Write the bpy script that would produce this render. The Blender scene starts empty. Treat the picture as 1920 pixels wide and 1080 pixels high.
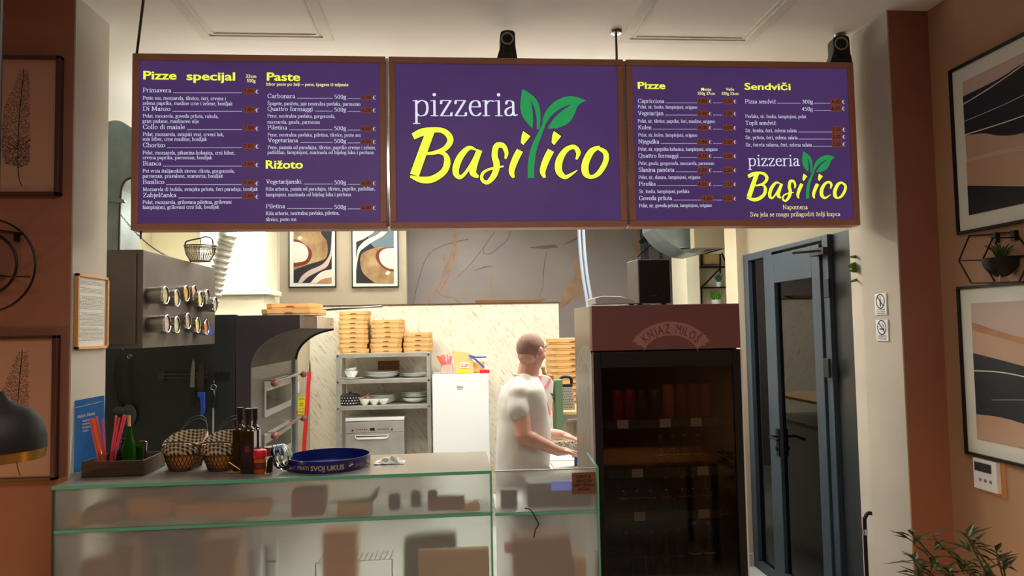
import bpy, bmesh, math, random
from mathutils import Vector, Matrix
from mathutils.geometry import tessellate_polygon
random.seed(7)
SC = bpy.context.scene
C = SC.collection
# ---------------------------------------------------------------- camera
F, YAW, PITCH, ROLL, EYE = 1377.25, .085, .0551, .0186, 1.75
_f = Vector((math.sin(YAW)*math.cos(PITCH), math.cos(YAW)*math.cos(PITCH), math.sin(PITCH)))
_r = Vector((math.cos(YAW), -math.sin(YAW), 0)); _u = _r.cross(_f)
RT = math.cos(ROLL)*_r - math.sin(ROLL)*_u
UP = math.sin(ROLL)*_r + math.cos(ROLL)*_u
cam_d = bpy.data.cameras.new('camera'); cam = bpy.data.objects.new('camera', cam_d); C.objects.link(cam)
cam_d.sensor_width = 36; cam_d.lens = F*36/1920; cam_d.clip_start = .05; cam_d.clip_end = 60
cam.matrix_world = Matrix(((RT.x, UP.x, -_f.x, 0), (RT.y, UP.y, -_f.y, 0), (RT.z, UP.z, -_f.z, EYE), (0, 0, 0, 1)))
SC.camera = cam
# ---------------------------------------------------------------- world, lights, exposure
w = bpy.data.worlds.new('world'); SC.world = w; w.use_nodes = True
w.node_tree.nodes['Background'].inputs[0].default_value = (.5, .52, .6, 1)
w.node_tree.nodes['Background'].inputs[1].default_value = .05
vs = SC.view_settings; vs.view_transform = 'Standard'; vs.look = 'None'; vs.exposure = 0; vs.gamma = 1; vs.use_curve_mapping = False
def area(name, loc, sx, sy, energy, col, rot=(0, 0, 0), spread=180):
    d = bpy.data.lights.new(name, 'AREA'); d.shape = 'RECTANGLE'; d.size = sx; d.size_y = sy; d.energy = energy; d.color = col
    d.spread = math.radians(spread)
    o = bpy.data.objects.new(name, d); o.location = loc; o.rotation_euler = rot; C.objects.link(o); return o
def point(name, loc, energy, col, r=.06):
    d = bpy.data.lights.new(name, 'POINT'); d.energy = energy; d.color = col; d.shadow_soft_size = r
    o = bpy.data.objects.new(name, d); o.location = loc; C.objects.link(o); return o
KC = (1, .97, .90)
KCEIL = [(-2.0, 6.3), (-.9, 4.7), (.9, 4.7), (-.9, 5.9), (.9, 5.9)]  # first is an unseen lamp added to brighten the left kitchen wall
for kx, ky in KCEIL:
    area('kitchen_ceiling_lamp', (kx, ky, 2.71), 1.15, .16, 17, KC)
    area('ceiling_fill_up', (kx, ky, 2.82), 1.15, .12, 26, KC, (math.pi, 0, 0))  # unseen uplights added to brighten the ceiling
area('hall_ceiling_lamp', (-.6, 8.1, 3.10), 3.0, .3, 34, (1, .95, .88))
area('hall_ceiling_lamp', (1.7, 6.9, 3.10), .5, .8, 20, (1, .95, .88))
area('corridor_fill', (3.3, 4.8, 2.6), .5, .5, 5, (.9, .95, 1))  # weak unseen fill, added for the grey light in the door glass
area('dining_ceiling_lamp', (-.2, .6, 3.12), 2.4, 1.2, 46, (1, .84, .76))
area('worktop_lamp', (1.3, 4.75, 2.6), .6, .1, 17, (1, .97, .92), (0, math.radians(12), 0))
point('side_lamp', (-2.25, 2.45, .95), 10, (1, .55, .18), .08)
point('side_lamp', (2.0, 2.3, .55), 5, (1, .55, .18), .08)
area('reflection_fill', (1.5, .75, 1.4), .16, .16, 9, (1, .6, .3))  # unseen warm light added so the fridge door reflects orange
# ---------------------------------------------------------------- helpers
def P(px, py, X=None, Y=None, Z=None):
    """the point of the place seen at a pixel, on the plane X=, Y= or Z="""
    d = RT*((px-960)/F) - UP*((py-540)/F) + _f
    t = X/d.x if X is not None else Y/d.y if Y is not None else (Z-EYE)/d.z
    return Vector((0, 0, EYE)) + d*t
def R4(x0, y0, x1, y1, Y):
    ym, xm = (y0+y1)/2, (x0+x1)/2
    return P(x0, ym, Y=Y).x, P(x1, ym, Y=Y).x, P(xm, y1, Y=Y).z, P(xm, y0, Y=Y).z
def lin(c): c /= 255; return c/12.92 if c <= .04045 else ((c+.055)/1.055)**2.4
def rgb(r, g, b): return (lin(r), lin(g), lin(b), 1)
MATS = {}
def mat(name, col, rough=.5, metal=0, col2=None, nscale=12, bump=0, emit=0, trans=0, alpha=1, ior=1.45, stretch=(1, 1, 1), coat=0, lo=.35, hi=.65, rot=(0, 0, 0), spec=.5):
    m = bpy.data.materials.new(name); m.use_nodes = True; MATS[name] = m
    nt = m.node_tree; b = nt.nodes['Principled BSDF']
    c = rgb(*col)
    b.inputs['Base Color'].default_value = c; b.inputs['Roughness'].default_value = rough; b.inputs['Metallic'].default_value = metal
    b.inputs['IOR'].default_value = ior; b.inputs['Transmission Weight'].default_value = trans; b.inputs['Alpha'].default_value = alpha
    b.inputs['Coat Weight'].default_value = coat; b.inputs['Specular IOR Level'].default_value = spec
    if emit:
        b.inputs['Emission Color'].default_value = c; b.inputs['Emission Strength'].default_value = emit
    if col2 or bump:
        tc = nt.nodes.new('ShaderNodeTexCoord'); mp = nt.nodes.new('ShaderNodeMapping'); n = nt.nodes.new('ShaderNodeTexNoise')
        mp.inputs['Scale'].default_value = stretch; mp.inputs['Rotation'].default_value = rot
        nt.links.new(tc.outputs['Object'], mp.inputs[0]); nt.links.new(mp.outputs[0], n.inputs['Vector'])
        n.inputs['Scale'].default_value = nscale; n.inputs['Detail'].default_value = 5
        if col2:
            r = nt.nodes.new('ShaderNodeValToRGB'); r.color_ramp.elements[0].position = lo; r.color_ramp.elements[1].position = hi
            r.color_ramp.elements[0].color = c; r.color_ramp.elements[1].color = rgb(*col2)
            nt.links.new(n.outputs['Fac'], r.inputs[0]); nt.links.new(r.outputs[0], b.inputs['Base Color'])
            if emit: nt.links.new(r.outputs[0], b.inputs['Emission Color'])
        if bump:
            bp = nt.nodes.new('ShaderNodeBump'); bp.inputs['Strength'].default_value = bump; bp.inputs['Distance'].default_value = .004
            nt.links.new(n.outputs['Fac'], bp.inputs['Height']); nt.links.new(bp.outputs[0], b.inputs['Normal'])
    return m
WL = {}
class B:
    def __init__(s): s.v = []; s.f = []; s.m = []
    def add(s, vs_, fs, mi=0):
        k = len(s.v); s.v += [tuple(p) for p in vs_]; s.f += [tuple(k+i for i in f) for f in fs]; s.m += [mi]*len(fs); return s
    def box(s, x0, x1, y0, y1, z0, z1, mi=0, M=None):
        p = [(x, y, z) for z in (z0, z1) for y in (y0, y1) for x in (x0, x1)]
        if M: p = [M @ Vector(q) for q in p]
        return s.add(p, [(0, 2, 3, 1), (4, 5, 7, 6), (0, 1, 5, 4), (2, 6, 7, 3), (0, 4, 6, 2), (1, 3, 7, 5)], mi)
    def bar(s, a, b, t, h=None, mi=0):
        a, b = Vector(a), Vector(b); d = (b-a); L = d.length; d.normalize(); h = h or t
        up = Vector((0, 0, 1)) if abs(d.z) < .95 else Vector((0, 1, 0))
        e = d.cross(up).normalized(); g = e.cross(d)
        M = Matrix(((d.x, e.x, g.x, a.x), (d.y, e.y, g.y, a.y), (d.z, e.z, g.z, a.z), (0, 0, 0, 1)))
        return s.box(0, L, -t/2, t/2, -h/2, h/2, mi, M)
    def tube(s, path, r, n=10, mi=0, cap=True, closed=False):
        P_ = [Vector(p) for p in path]; N = len(P_); rr = r if isinstance(r, (list, tuple)) else [r]*N
        prev = None; vs_ = []
        for i, p in enumerate(P_):
            a = P_[(i-1) % N] if (i or closed) else P_[0]; b = P_[(i+1) % N] if (i < N-1 or closed) else P_[-1]
            d = (b-a).normalized()
            if prev is None:
                prev = d.cross(Vector((0, 0, 1)) if abs(d.z) < .9 else Vector((1, 0, 0))).normalized()
            prev = (prev - d*prev.dot(d)).normalized(); q = d.cross(prev)
            for k in range(n):
                t = 2*math.pi*k/n; vs_.append(p+(prev*math.cos(t)+q*math.sin(t))*rr[i])
        fs = []
        for i in range(N if closed else N-1):
            j = (i+1) % N
            for k in range(n): l = (k+1) % n; fs.append((i*n+k, i*n+l, j*n+l, j*n+k))
        if cap and not closed: fs += [tuple(range(n))[::-1], tuple(range((N-1)*n, N*n))]
        return s.add(vs_, fs, mi)
    def cyl(s, a, b, r, r2=None, n=20, mi=0): return s.tube([a, b], [r, r if r2 is None else r2], n, mi)
    def lathe(s, prof, c, n=24, mi=0, M=None, sy=1, cap=True):
        vs_ = []; c = Vector(c)
        for r, z in prof:
            for k in range(n):
                t = 2*math.pi*k/n; q = Vector((r*math.cos(t), r*math.sin(t)*sy, z)); q = (M @ q if M else q); vs_.append(c+q)
        fs = []
        for i in range(len(prof)-1):
            for k in range(n): l = (k+1) % n; fs.append((i*n+k, i*n+l, (i+1)*n+l, (i+1)*n+k))
        if cap and prof[0][0] > 1e-5: fs.append(tuple(range(n))[::-1])
        if cap and prof[-1][0] > 1e-5: fs.append(tuple(range((len(prof)-1)*n, len(prof)*n)))
        return s.add(vs_, fs, mi)
    def ball(s, c, r, n=14, mi=0, M=None):
        rx, ry, rz = r if isinstance(r, (tuple, list)) else (r, r, r); c = Vector(c); vs_ = []; h = n//2+1
        for i in range(h+1):
            a = -math.pi/2+math.pi*i/h
            for k in range(n):
                t = 2*math.pi*k/n; q = Vector((rx*math.cos(a)*math.cos(t), ry*math.cos(a)*math.sin(t), rz*math.sin(a)))
                vs_.append(c+(M @ q if M else q))
        fs = [(i*n+k, i*n+(k+1) % n, (i+1)*n+(k+1) % n, (i+1)*n+k) for i in range(h) for k in range(n)]
        return s.add(vs_, fs, mi)
    def capsule(s, a, b, ra, rb, n=14, mi=0):
        a, b = Vector(a), Vector(b); d = (b-a).normalized(); pts, rr = [], []
        for i in range(5):
            t = math.pi/2*i/4+.001; pts.append(a-d*ra*math.cos(t)); rr.append(max(ra*math.sin(t), 1e-4))
        for i in range(5):
            t = math.pi/2*(4-i)/4+.001; pts.append(b+d*rb*math.cos(t)); rr.append(max(rb*math.sin(t), 1e-4))
        return s.tube(pts, rr, n, mi)
    def poly(s, pts, mi=0):
        pts = [Vector(p) for p in pts]; t = tessellate_polygon([pts]); return s.add(pts, [tuple(x) for x in t], mi)
    def slab(s, pts, off, mi=0):
        """polygon given thickness along the vector off"""
        pts = [Vector(p) for p in pts]; n = len(pts); off = Vector(off); t = tessellate_polygon([pts])
        fs = [tuple(x) for x in t]+[tuple(n+i for i in x)[::-1] for x in t]+[(i, (i+1) % n, n+(i+1) % n, n+i) for i in range(n)]
        return s.add(pts+[p+off for p in pts], fs, mi)
    def build(s, name, m, parent=None, smooth=False, bevel=0, seg=2):
        if parent is not None: L = WL[parent.name]
        else:
            xs, ys, zs = zip(*s.v); L = Vector(((min(xs)+max(xs))/2, (min(ys)+max(ys))/2, min(zs)))
        me = bpy.data.meshes.new(name); me.from_pydata([(x-L.x, y-L.y, z-L.z) for x, y, z in s.v], [], s.f)
        for q in (m if isinstance(m, (list, tuple)) else [m]): me.materials.append(MATS[q])
        me.polygons.foreach_set('material_index', s.m)
        bm = bmesh.new(); bm.from_mesh(me); bmesh.ops.recalc_face_normals(bm, faces=bm.faces); bm.to_mesh(me); bm.free()
        if smooth: me.shade_smooth()
        o = bpy.data.objects.new(name, me); C.objects.link(o)
        if smooth == 'auto':
            me.set_sharp_from_angle(angle=math.radians(38))
        if bevel:
            md = o.modifiers.new('b', 'BEVEL'); md.width = bevel; md.segments = seg; md.limit_method = 'ANGLE'; md.angle_limit = math.radians(40)
        if parent is not None: o.parent = parent
        else: o.location = L
        WL[o.name] = L.copy() if parent is None else L
        return o
def thing(name, label, cat, loc, group=None):
    o = bpy.data.objects.new(name, None); C.objects.link(o); o.location = loc; o.empty_display_size = .05
    o['label'] = label; o['category'] = cat
    if group: o['group'] = group
    WL[o.name] = Vector(loc); return o
def tag(o, label, cat, group=None):
    o['label'] = label; o['category'] = cat
    if group: o['group'] = group
    return o
def struct(name, b, m, **k): o = b.build(name, m, **k); o['kind'] = 'structure'; return o
def dup(root, off, label=None):
    r = root.copy(); C.objects.link(r); r.location = root.location+Vector(off); WL[r.name] = WL[root.name]+Vector(off)
    if label: r['label'] = label
    for ch in list(root.children):
        c = ch.copy(); C.objects.link(c); c.parent = r
        for g in ch.children:
            d = g.copy(); C.objects.link(d); d.parent = c
    return r
def cat(pts, n=6, closed=False):
    """Catmull-Rom through tuples of any length"""
    N = len(pts); out = []
    for i in range(N if closed else N-1):
        if closed: a, b, c, d = (pts[(i+j) % N] for j in (-1, 0, 1, 2))
        else: a, b, c, d = pts[max(i-1, 0)], pts[i], pts[i+1], pts[min(i+2, N-1)]
        for k in range(n):
            t = k/n; out.append(tuple(.5*(2*q+(r-p)*t+(2*p-5*q+4*r-s_)*t*t+(3*q-p-3*r+s_)*t**3) for p, q, r, s_ in zip(a, b, c, d)))
    if not closed: out.append(tuple(pts[-1]))
    return out
def hull(pts):
    pts = sorted(set(pts))
    def half(ps):
        h = []
        for p in ps:
            while len(h) > 1 and (h[-1][0]-h[-2][0])*(p[1]-h[-2][1])-(h[-1][1]-h[-2][1])*(p[0]-h[-2][0]) <= 0: h.pop()
            h.append(p)
        return h
    return half(pts)[:-1]+half(pts[::-1])[:-1]
def wstroke(pts, n=8):
    """polygon outline of a brush stroke through (x, y, width)"""
    q = cat(pts, n); L, R = [], []
    for i, (x, y, wd) in enumerate(q):
        a, b = q[max(i-1, 0)], q[min(i+1, len(q)-1)]; dx, dy = b[0]-a[0], b[1]-a[1]; l = math.hypot(dx, dy) or 1
        L.append((x-dy/l*wd/2, y+dx/l*wd/2)); R.append((x+dy/l*wd/2, y-dx/l*wd/2))
    return L, R
# -------- a small serif alphabet written with a broad pen (units of em/100)
G = {
'a': (39, "c9,34 12,43 19,44 27,40 28,30 28,8 31,1 37,3|c28,27 14,22 7,13 9,3 16,0 23,3 28,9"),
'b': (46, "l10,0 10,72|l3,71 10,72|c10,36 17,43 26,44 36,38 39,23 35,7 25,0 15,1 10,7"),
'c': (38, "c33,36 28,43 21,44 11,38 7,22 12,6 22,0 30,2 34,8"),
'd': (47, "l36,72 36,2 43,1|l29,71 36,72|c36,36 30,43 22,44 11,37 7,21 11,6 21,0 30,2 36,9"),
'e': (40, "l8,26 34,26|c34,26 31,40 21,44 11,38 7,22 12,6 22,0 30,2 35,8"),
'f': (27, "c29,66 25,72 18,70 14,62 14,50 14,0|l5,44 25,44|l6,0 23,0"),
'g': (42, "c20,44 29,42 32,30 29,19 20,16 11,19 8,30 11,41 20,44|l29,42 39,44|c14,17 8,11 12,5 28,3 36,-4 34,-14 20,-20 7,-16 5,-8 13,1"),
'h': (48, "l10,0 10,72|l3,71 10,72|l3,0 17,0|c10,34 18,42 27,44 35,39 37,30 37,0|l30,0 44,0"),
'i': (23, "l12,0 12,44|l4,43 12,44|l4,0 20,0|d12,61"),
'j': (22, "l13,44 13,-10|c13,-8 10,-18 3,-20|l5,43 13,44|d13,61"),
'k': (45, "l10,0 10,72|l3,71 10,72|l3,0 17,0|l11,20 33,43|l18,26 36,0|l27,44 41,44|l30,0 44,0"),
'l': (23, "l12,0 12,72|l4,71 12,72|l4,0 20,0"),
'm': (72, "l10,0 10,44|l3,43 10,44|l3,0 17,0|c10,34 18,42 26,44 34,39 36,30 36,0|l29,0 43,0|c36,34 44,42 52,44 60,39 62,30 62,0|l55,0 69,0"),
'n': (48, "l10,0 10,44|l3,43 10,44|l3,0 17,0|c10,34 18,42 27,44 35,39 37,30 37,0|l30,0 44,0"),
'o': (44, "c22,44 11,39 7,22 11,5 22,0 33,5 37,22 33,39 22,44"),
'p': (47, "l10,-22 10,44|l3,43 10,44|l3,-22 18,-22|c10,34 18,42 27,44 37,38 40,22 36,6 26,0 16,1 10,8"),
'r': (33, "l10,0 10,44|l3,43 10,44|l3,0 18,0|c10,32 16,41 24,44 30,42"),
's': (34, "c28,35 25,43 17,44 9,40 9,32 18,24 27,17 28,7 20,0 11,1 6,9"),
't': (27, "c14,56 14,40 14,10 18,1 26,4|l5,44 25,44"),
'u': (47, "c10,44 10,12 14,2 22,0 30,3 36,12|l36,44 36,1 43,1|l3,43 10,44|l29,43 36,44"),
'v': (44, "l8,44 22,1|l22,1 36,44|l2,44 15,44|l30,44 42,44"),
'x': (44, "l8,44 36,0|l35,44 8,0|l2,44 15,44|l29,44 42,44|l2,0 14,0|l29,0 43,0"),
'z': (39, "l7,35 8,44 33,44 7,0 34,0 35,9"),
'B': (56, "l12,0 12,66|l4,66 14,66|l4,0 14,0|c12,66 30,66 41,60 41,43 30,36 12,35|c28,35 44,31 47,14 38,2 25,0 12,0"),
'C': (60, "c51,52 44,64 32,67 14,60 7,34 14,8 32,0 46,4 53,16|l51,52 52,66"),
'D': (65, "l12,0 12,66|l4,66 14,66|l4,0 14,0|c12,66 34,66 52,56 58,33 52,10 34,0 12,0"),
'G': (64, "c52,52 45,64 33,67 14,60 7,34 14,8 33,0 46,3 53,8|l53,6 53,26|l44,26 60,26|l52,52 53,66"),
'K': (61, "l12,0 12,66|l4,66 20,66|l4,0 20,0|l13,30 44,64|l22,38 50,1|l36,66 54,66|l42,0 60,0"),
'M': (80, "l13,0 15,66|l15,66 39,6|l39,6 64,66|l64,66 67,0|l5,0 21,0|l7,66 17,66|l62,66 73,66|l59,0 75,0"),
'N': (68, "l14,0 14,66|l14,66 54,1|l54,1 54,66|l6,66 16,66|l6,0 22,0|l46,66 62,66"),
'P': (53, "l12,0 12,66|l4,66 14,66|l4,0 21,0|c12,66 32,66 45,60 46,46 42,33 30,30 12,31"),
'Q': (68, "c33,67 14,59 7,33 14,8 33,0 52,8 60,33 52,59 33,67|c33,1 44,-10 62,-13"),
'R': (60, "l12,0 12,66|l4,66 14,66|l4,0 21,0|c12,66 32,66 43,60 44,48 38,36 28,33 12,33|l28,33 50,1 58,0"),
'S': (48, "c39,54 35,64 24,67 11,61 9,50 20,38 36,28 40,14 32,2 21,0 8,4 6,15"),
'T': (60, "l30,0 30,66|l6,54 8,66 52,66 54,54|l21,0 39,0"),
'V': (63, "l11,66 32,1|l32,1 53,66|l4,66 20,66|l45,66 60,66"),
'Z': (56, "l9,54 10,66 48,66 8,0 50,0 51,13"),
'0': (46, "c23,62 12,56 8,31 12,6 23,0 34,6 38,31 34,56 23,62"),
'3': (46, "c10,54 16,61 24,62 34,56 33,42 18,34|c18,34 34,31 38,16 30,3 18,0 8,4"),
'4': (46, "l32,0 32,62|l32,62 6,19|l6,19 41,19"),
'5': (46, "l15,62 37,62|c14,62 12,37 26,38 37,30 37,12 28,1 16,-1 8,4"),
'6': (46, "c36,60 20,52 9,32 11,8 23,0 35,7 37,22 28,34 14,31"),
'7': (46, "l8,60 38,62 18,0"),
'8': (46, "c23,62 13,58 12,46 23,34 35,22 36,8 23,0 10,8 11,22 23,34 34,46 33,58 23,62"),
',': (20, "c11,4 12,-4 7,-11"), '.': (20, "d10,3"), ':': (22, "d11,4|d11,38"), '-': (30, "l6,20 24,20"),
'€': (50, "c45,56 36,62 26,60 16,50 13,31 16,12 26,2 36,0 45,6|l6,38 36,38|l6,25 34,25"), ' ': (24, ""),
}
for a, b_, acc in (('č', 'c', 'v'), ('š', 's', 'v'), ('ž', 'z', 'v'), ('ć', 'c', "'"), ('Š', 'S', 'V'), ('đ', 'd', '-')):
    dx = G[b_][0]/2
    G[a] = (G[b_][0], G[b_][1]+{'v': "|l%g,64 %g,54|l%g,54 %g,64" % (dx-9, dx, dx, dx+9), "'": "|l%g,54 %g,66" % (dx-2, dx+6),
            'V': "|l%g,84 %g,75|l%g,75 %g,84" % (dx-9, dx, dx, dx+9), '-': "|l25,60 45,60"}[acc])
def serif(txt, pen=3.9, thin=1.5, cs=3):
    """-> convex polygons in em units, and the advance width"""
    out = []; x = 0
    nib = [(pen*math.cos(t*math.pi/3+.5), thin*math.sin(t*math.pi/3+.5)) for t in range(6)]
    for ch in txt:
        adv, s = G.get(ch, G['o'])
        for st in s.split('|') if s else []:
            pts = [tuple(float(q) for q in t.split(',')) for t in st[1:].split()]
            if st[0] == 'd':
                cx, cy = pts[0]; out.append([((x+cx+5*math.cos(k*math.pi/4))/100, (cy+5*math.sin(k*math.pi/4))/100) for k in range(8)]); continue
            if st[0] == 'c': pts = cat(pts, cs)
            for p, q in zip(pts, pts[1:]):
                h = hull([(round(x+p[0]+a, 2), round(p[1]+b, 2)) for a, b in nib]+[(round(x+q[0]+a, 2), round(q[1]+b, 2)) for a, b in nib])
                out.append([(a/100, b/100) for a, b in h])
        x += adv
    return out, x/100
_sc = {}
def sans(txt, off=0.0):
    bold = off > .015; k = (txt, off)
    if k not in _sc:
        cu = bpy.data.curves.new('t', 'FONT'); cu.body = txt; cu.size = 1; cu.offset = 0 if bold else off; cu.resolution_u = 3
        o = bpy.data.objects.new('t', cu); C.objects.link(o)
        me = bpy.data.meshes.new_from_object(o.evaluated_get(bpy.context.evaluated_depsgraph_get()))
        v = [(q.co.x, q.co.y, 0) for q in me.vertices]; f = [tuple(p.vertices) for p in me.polygons]
        bpy.data.objects.remove(o); bpy.data.curves.remove(cu); bpy.data.meshes.remove(me)
        if bold:
            N = len(v); g = off*.75; sh_ = [(0, 0), (g, 0), (-g, 0), (0, g*.7), (0, -g*.7), (g*.7, g*.5), (-g*.7, g*.5), (g*.7, -g*.5), (-g*.7, -g*.5)]
            v2 = [(a+dx, b+dy, j) for j, (dx, dy) in enumerate(sh_) for a, b, _ in v]; f = [tuple(i+j*N for i in q) for j in range(len(sh_)) for q in f]; v = v2
        x0 = min(q[0] for q in v); x1 = max(q[0] for q in v)
        _sc[k] = ([(a-x0, b, j) for a, b, j in v], f, x1-x0)
    return _sc[k]
def put(bd, kind, txt, o, ex, ez, width, em, mi=0, **k):
    """write txt from origin o along unit ex, up ez, to fit width"""
    o, ex, ez = Vector(o), Vector(ex), Vector(ez)
    if kind == 'serif':
        polys, adv = serif(txt, **k); sx = width/adv
        nz = ex.cross(ez)*2.5e-5
        for j, p in enumerate(polys): bd.add([o+ex*(a*sx)+ez*(b*em)+nz*(j % 7) for a, b in p], [tuple(range(len(p)))], mi)
    else:
        v, f, adv = sans(txt, **k); sx = width/adv if width else em
        nz = ex.cross(ez)*2.5e-5; bd.add([o+ex*(a*sx)+ez*(b*em)+nz*j for a, b, j in v], f, mi)
ORD = ['topmost', 'second from the top', 'third from the top', 'fourth from the top', 'fifth from the top', 'sixth from the top', 'seventh from the top', 'eighth from the top', 'ninth from the top', 'tenth from the top', 'eleventh from the top', 'twelfth from the top']
# ---------------------------------------------------------------- materials
mat('terracotta_paint', (150, 100, 80), .75, col2=(144, 94, 74), nscale=3, bump=.05)
mat('tan_paint', (176, 140, 110), .75, col2=(170, 134, 104), nscale=3, bump=.05)
mat('cream_paint', (180, 172, 158), .8, col2=(174, 166, 152), nscale=4, bump=.04)
mat('warm_cream_paint', (232, 226, 200), .8, col2=(226, 220, 194), nscale=4)
mat('white_paint', (226, 224, 212), .8, col2=(221, 219, 207), nscale=4)
mat('beige_paint', (188, 176, 152), .8, col2=(182, 170, 146), nscale=4)
mat('floor_tile', (176, 180, 178), .3, col2=(164, 166, 162), nscale=3)
mat('ceiling_paint', (236, 234, 226), .85, col2=(232, 230, 222), nscale=3)
mat('charcoal', (34, 38, 38), .45, col2=(28, 32, 32), nscale=6)
mat('knob_brown', (130, 78, 72), .35)
mat('oven_side', (72, 66, 72), .38, metal=.55, col2=(60, 56, 64), nscale=2)
mat('steel', (150, 148, 140), .3, metal=.85, col2=(132, 130, 122), nscale=4, stretch=(1, 1, 30))
mat('steel_satin', (112, 105, 98), .42, metal=.6, col2=(98, 90, 84), nscale=3)
mat('steel_light', (190, 190, 182), .36, metal=.6, col2=(176, 176, 168), nscale=8)
mat('visor_metal', (66, 56, 48), .55, col2=(44, 38, 32), nscale=5, spec=.3)
mat('oven_glass', (44, 40, 38), .12)
mat('steel_dark', (92, 84, 76), .3, metal=.85, col2=(66, 58, 50), nscale=5)
mat('galvanized', (150, 166, 170), .34, metal=.75, col2=(132, 150, 156), nscale=8)
mat('chrome', (200, 200, 200), .12, metal=1)
mat('black_metal', (20, 19, 20), .45, metal=.3)
mat('black_plastic', (20, 19, 21), .4)
mat('black_matte', (9, 8, 9), .6)
mat('dark_grey_plastic', (56, 56, 60), .5)
mat('ring_grey', (150, 140, 146), .4)
mat('soffit_paint', (150, 142, 120), .8)
mat('frame_brown', (180, 130, 112), .4, col2=(174, 124, 106), nscale=9)
mat('gold_brass', (170, 130, 60), .3, metal=.8)
mat('white_plastic', (222, 226, 226), .4)
mat('porcelain', (226, 230, 226), .2, coat=.3)
mat('cardboard', (204, 162, 104), .8, col2=(194, 150, 92), nscale=10, bump=.05)
mat('cardboard_dark', (120, 78, 42), .8)
mat('cardboard_light', (214, 178, 118), .8)
mat('wood', (158, 112, 66), .55, col2=(128, 86, 46), nscale=6, stretch=(1, 12, 12))
mat('wood_light', (206, 172, 122), .55, col2=(190, 152, 100), nscale=6, stretch=(1, 12, 12))
mat('box_brown', (150, 96, 56), .8)
mat('box_orange', (214, 140, 64), .8)
mat('box_red', (150, 84, 58), .8)
mat('conduit_blue', (176, 190, 206), .4)
mat('speaker_grey', (96, 88, 80), .5)
mat('wood_dark', (74, 56, 40), .6, col2=(54, 40, 28), nscale=6, stretch=(1, 12, 12), bump=.1)
mat('blue_aluminium', (58, 70, 80), .42, metal=.2, col2=(54, 66, 76), nscale=5)
mat('dark_panel', (36, 40, 42), .35)
mat('paper', (214, 212, 200), .8)
mat('ink', (40, 40, 46), .8)
mat('grey_ink', (120, 120, 118), .8)
mat('green_glass_edge', (104, 186, 150), .2, coat=.5)
mat('olive_edge', (66, 72, 46), .3)
mat('laminate_top', (142, 142, 132), .2, col2=(134, 134, 124), nscale=2)
mat('grey_stone', (134, 126, 126), .5, col2=(150, 142, 134), nscale=1.4, lo=.3, hi=.7)
mat('gold_vein', (164, 134, 108), .5, col2=(146, 116, 90), nscale=8)
mat('vein_dark', (112, 102, 102), .6)
mat('skin', (214, 168, 148), .5, col2=(208, 158, 138), nscale=8)
mat('buzzed_hair', (158, 130, 118), .85, col2=(144, 116, 106), nscale=120)
mat('white_cotton', (222, 222, 214), .85, col2=(216, 216, 208), nscale=6, bump=.35)
mat('grey_denim', (92, 96, 100), .85, col2=(74, 78, 84), nscale=60)
mat('red_plastic', (206, 24, 40), .4)
mat('blue_plastic', (36, 74, 170), .4)
mat('tray_blue', (16, 34, 112), .28, coat=.3)
mat('brochure_blue', (52, 124, 196), .4, col2=(34, 90, 160), nscale=2)
mat('yellow_sheet', (232, 210, 20), .6)
mat('straw_pink', (236, 84, 110), .35)
mat('straw_orange', (240, 130, 50), .35)
mat('green_bottle', (40, 110, 30), .1, trans=.6, ior=1.2)
mat('oil_glass', (52, 44, 14), .12, coat=.4, col2=(40, 30, 12), nscale=3)
mat('dark_bottle', (30, 20, 14), .12, coat=.4)
mat('label_red', (112, 44, 28), .5)
mat('label_cream', (190, 170, 120), .6)
mat('clear_glass', (235, 240, 238), .04, trans=1, ior=1.25)
mat('wicker', (132, 88, 40), .7, col2=(92, 56, 22), nscale=40)
mat('leaf', (74, 120, 34), .5, col2=(60, 100, 28), nscale=9)
mat('leaf_bright', (96, 170, 30), .5, col2=(70, 140, 24), nscale=9)
mat('leaf_dark', (52, 66, 26), .5, col2=(66, 82, 30), nscale=9)
mat('leaf_blue', (74, 128, 100), .5)
mat('soil', (44, 34, 26), .9)
mat('granite', (196, 184, 156), .3, col2=(70, 62, 54), nscale=90, lo=.45, hi=.6)
mat('pink_cloth', (232, 120, 140), .8)
mat('green_tub', (92, 122, 92), .5)
mat('olive_fabric', (74, 82, 52), .9)
mat('plastic_film', (190, 190, 184), .35)
mat('orange_plastic', (232, 96, 50), .4)
mat('art_navy', (34, 38, 48), .6, col2=(26, 28, 34), nscale=2)
mat('art_sand', (196, 168, 146), .7, col2=(186, 150, 124), nscale=2)
mat('art_rose', (170, 116, 84), .7, col2=(196, 154, 110), nscale=4)
mat('basket_bronze', (104, 94, 74), .5, metal=.3)
mat('art_gold', (184, 158, 110), .6, col2=(132, 98, 60), nscale=5)
mat('art_cream', (222, 214, 196), .7)
mat('art_mat', (222, 226, 214), .7)
mat('art_grey_rose', (196, 176, 164), .7)
mat('art_black', (34, 32, 36), .6)
mat('art_blue_grey', (104, 122, 132), .6)
mat('feather_paper', (176, 136, 114), .75)
mat('feather_ink', (52, 34, 34), .8)
mat('brown_frame', (74, 42, 32), .5)
mat('oak_frame', (206, 156, 96), .5)
mat('outline', (44, 28, 60), .5)
mat('panel_purple', (66, 46, 92), .35, emit=.8, col2=(74, 52, 104), nscale=1.6, spec=.3)
mat('panel_yellow', (226, 242, 72), .5, emit=.95)
mat('panel_white', (214, 222, 240), .5, emit=.9)
mat('panel_cream', (238, 238, 160), .5, emit=.9)
mat('panel_green', (34, 150, 82), .5, emit=.8)
mat('sticker_brown', (112, 58, 46), .6, emit=.7)
mat('lamp_glow', (255, 240, 210), .5, emit=6)
mat('warm_glow', (255, 150, 60), .5, emit=2.2)
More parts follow.
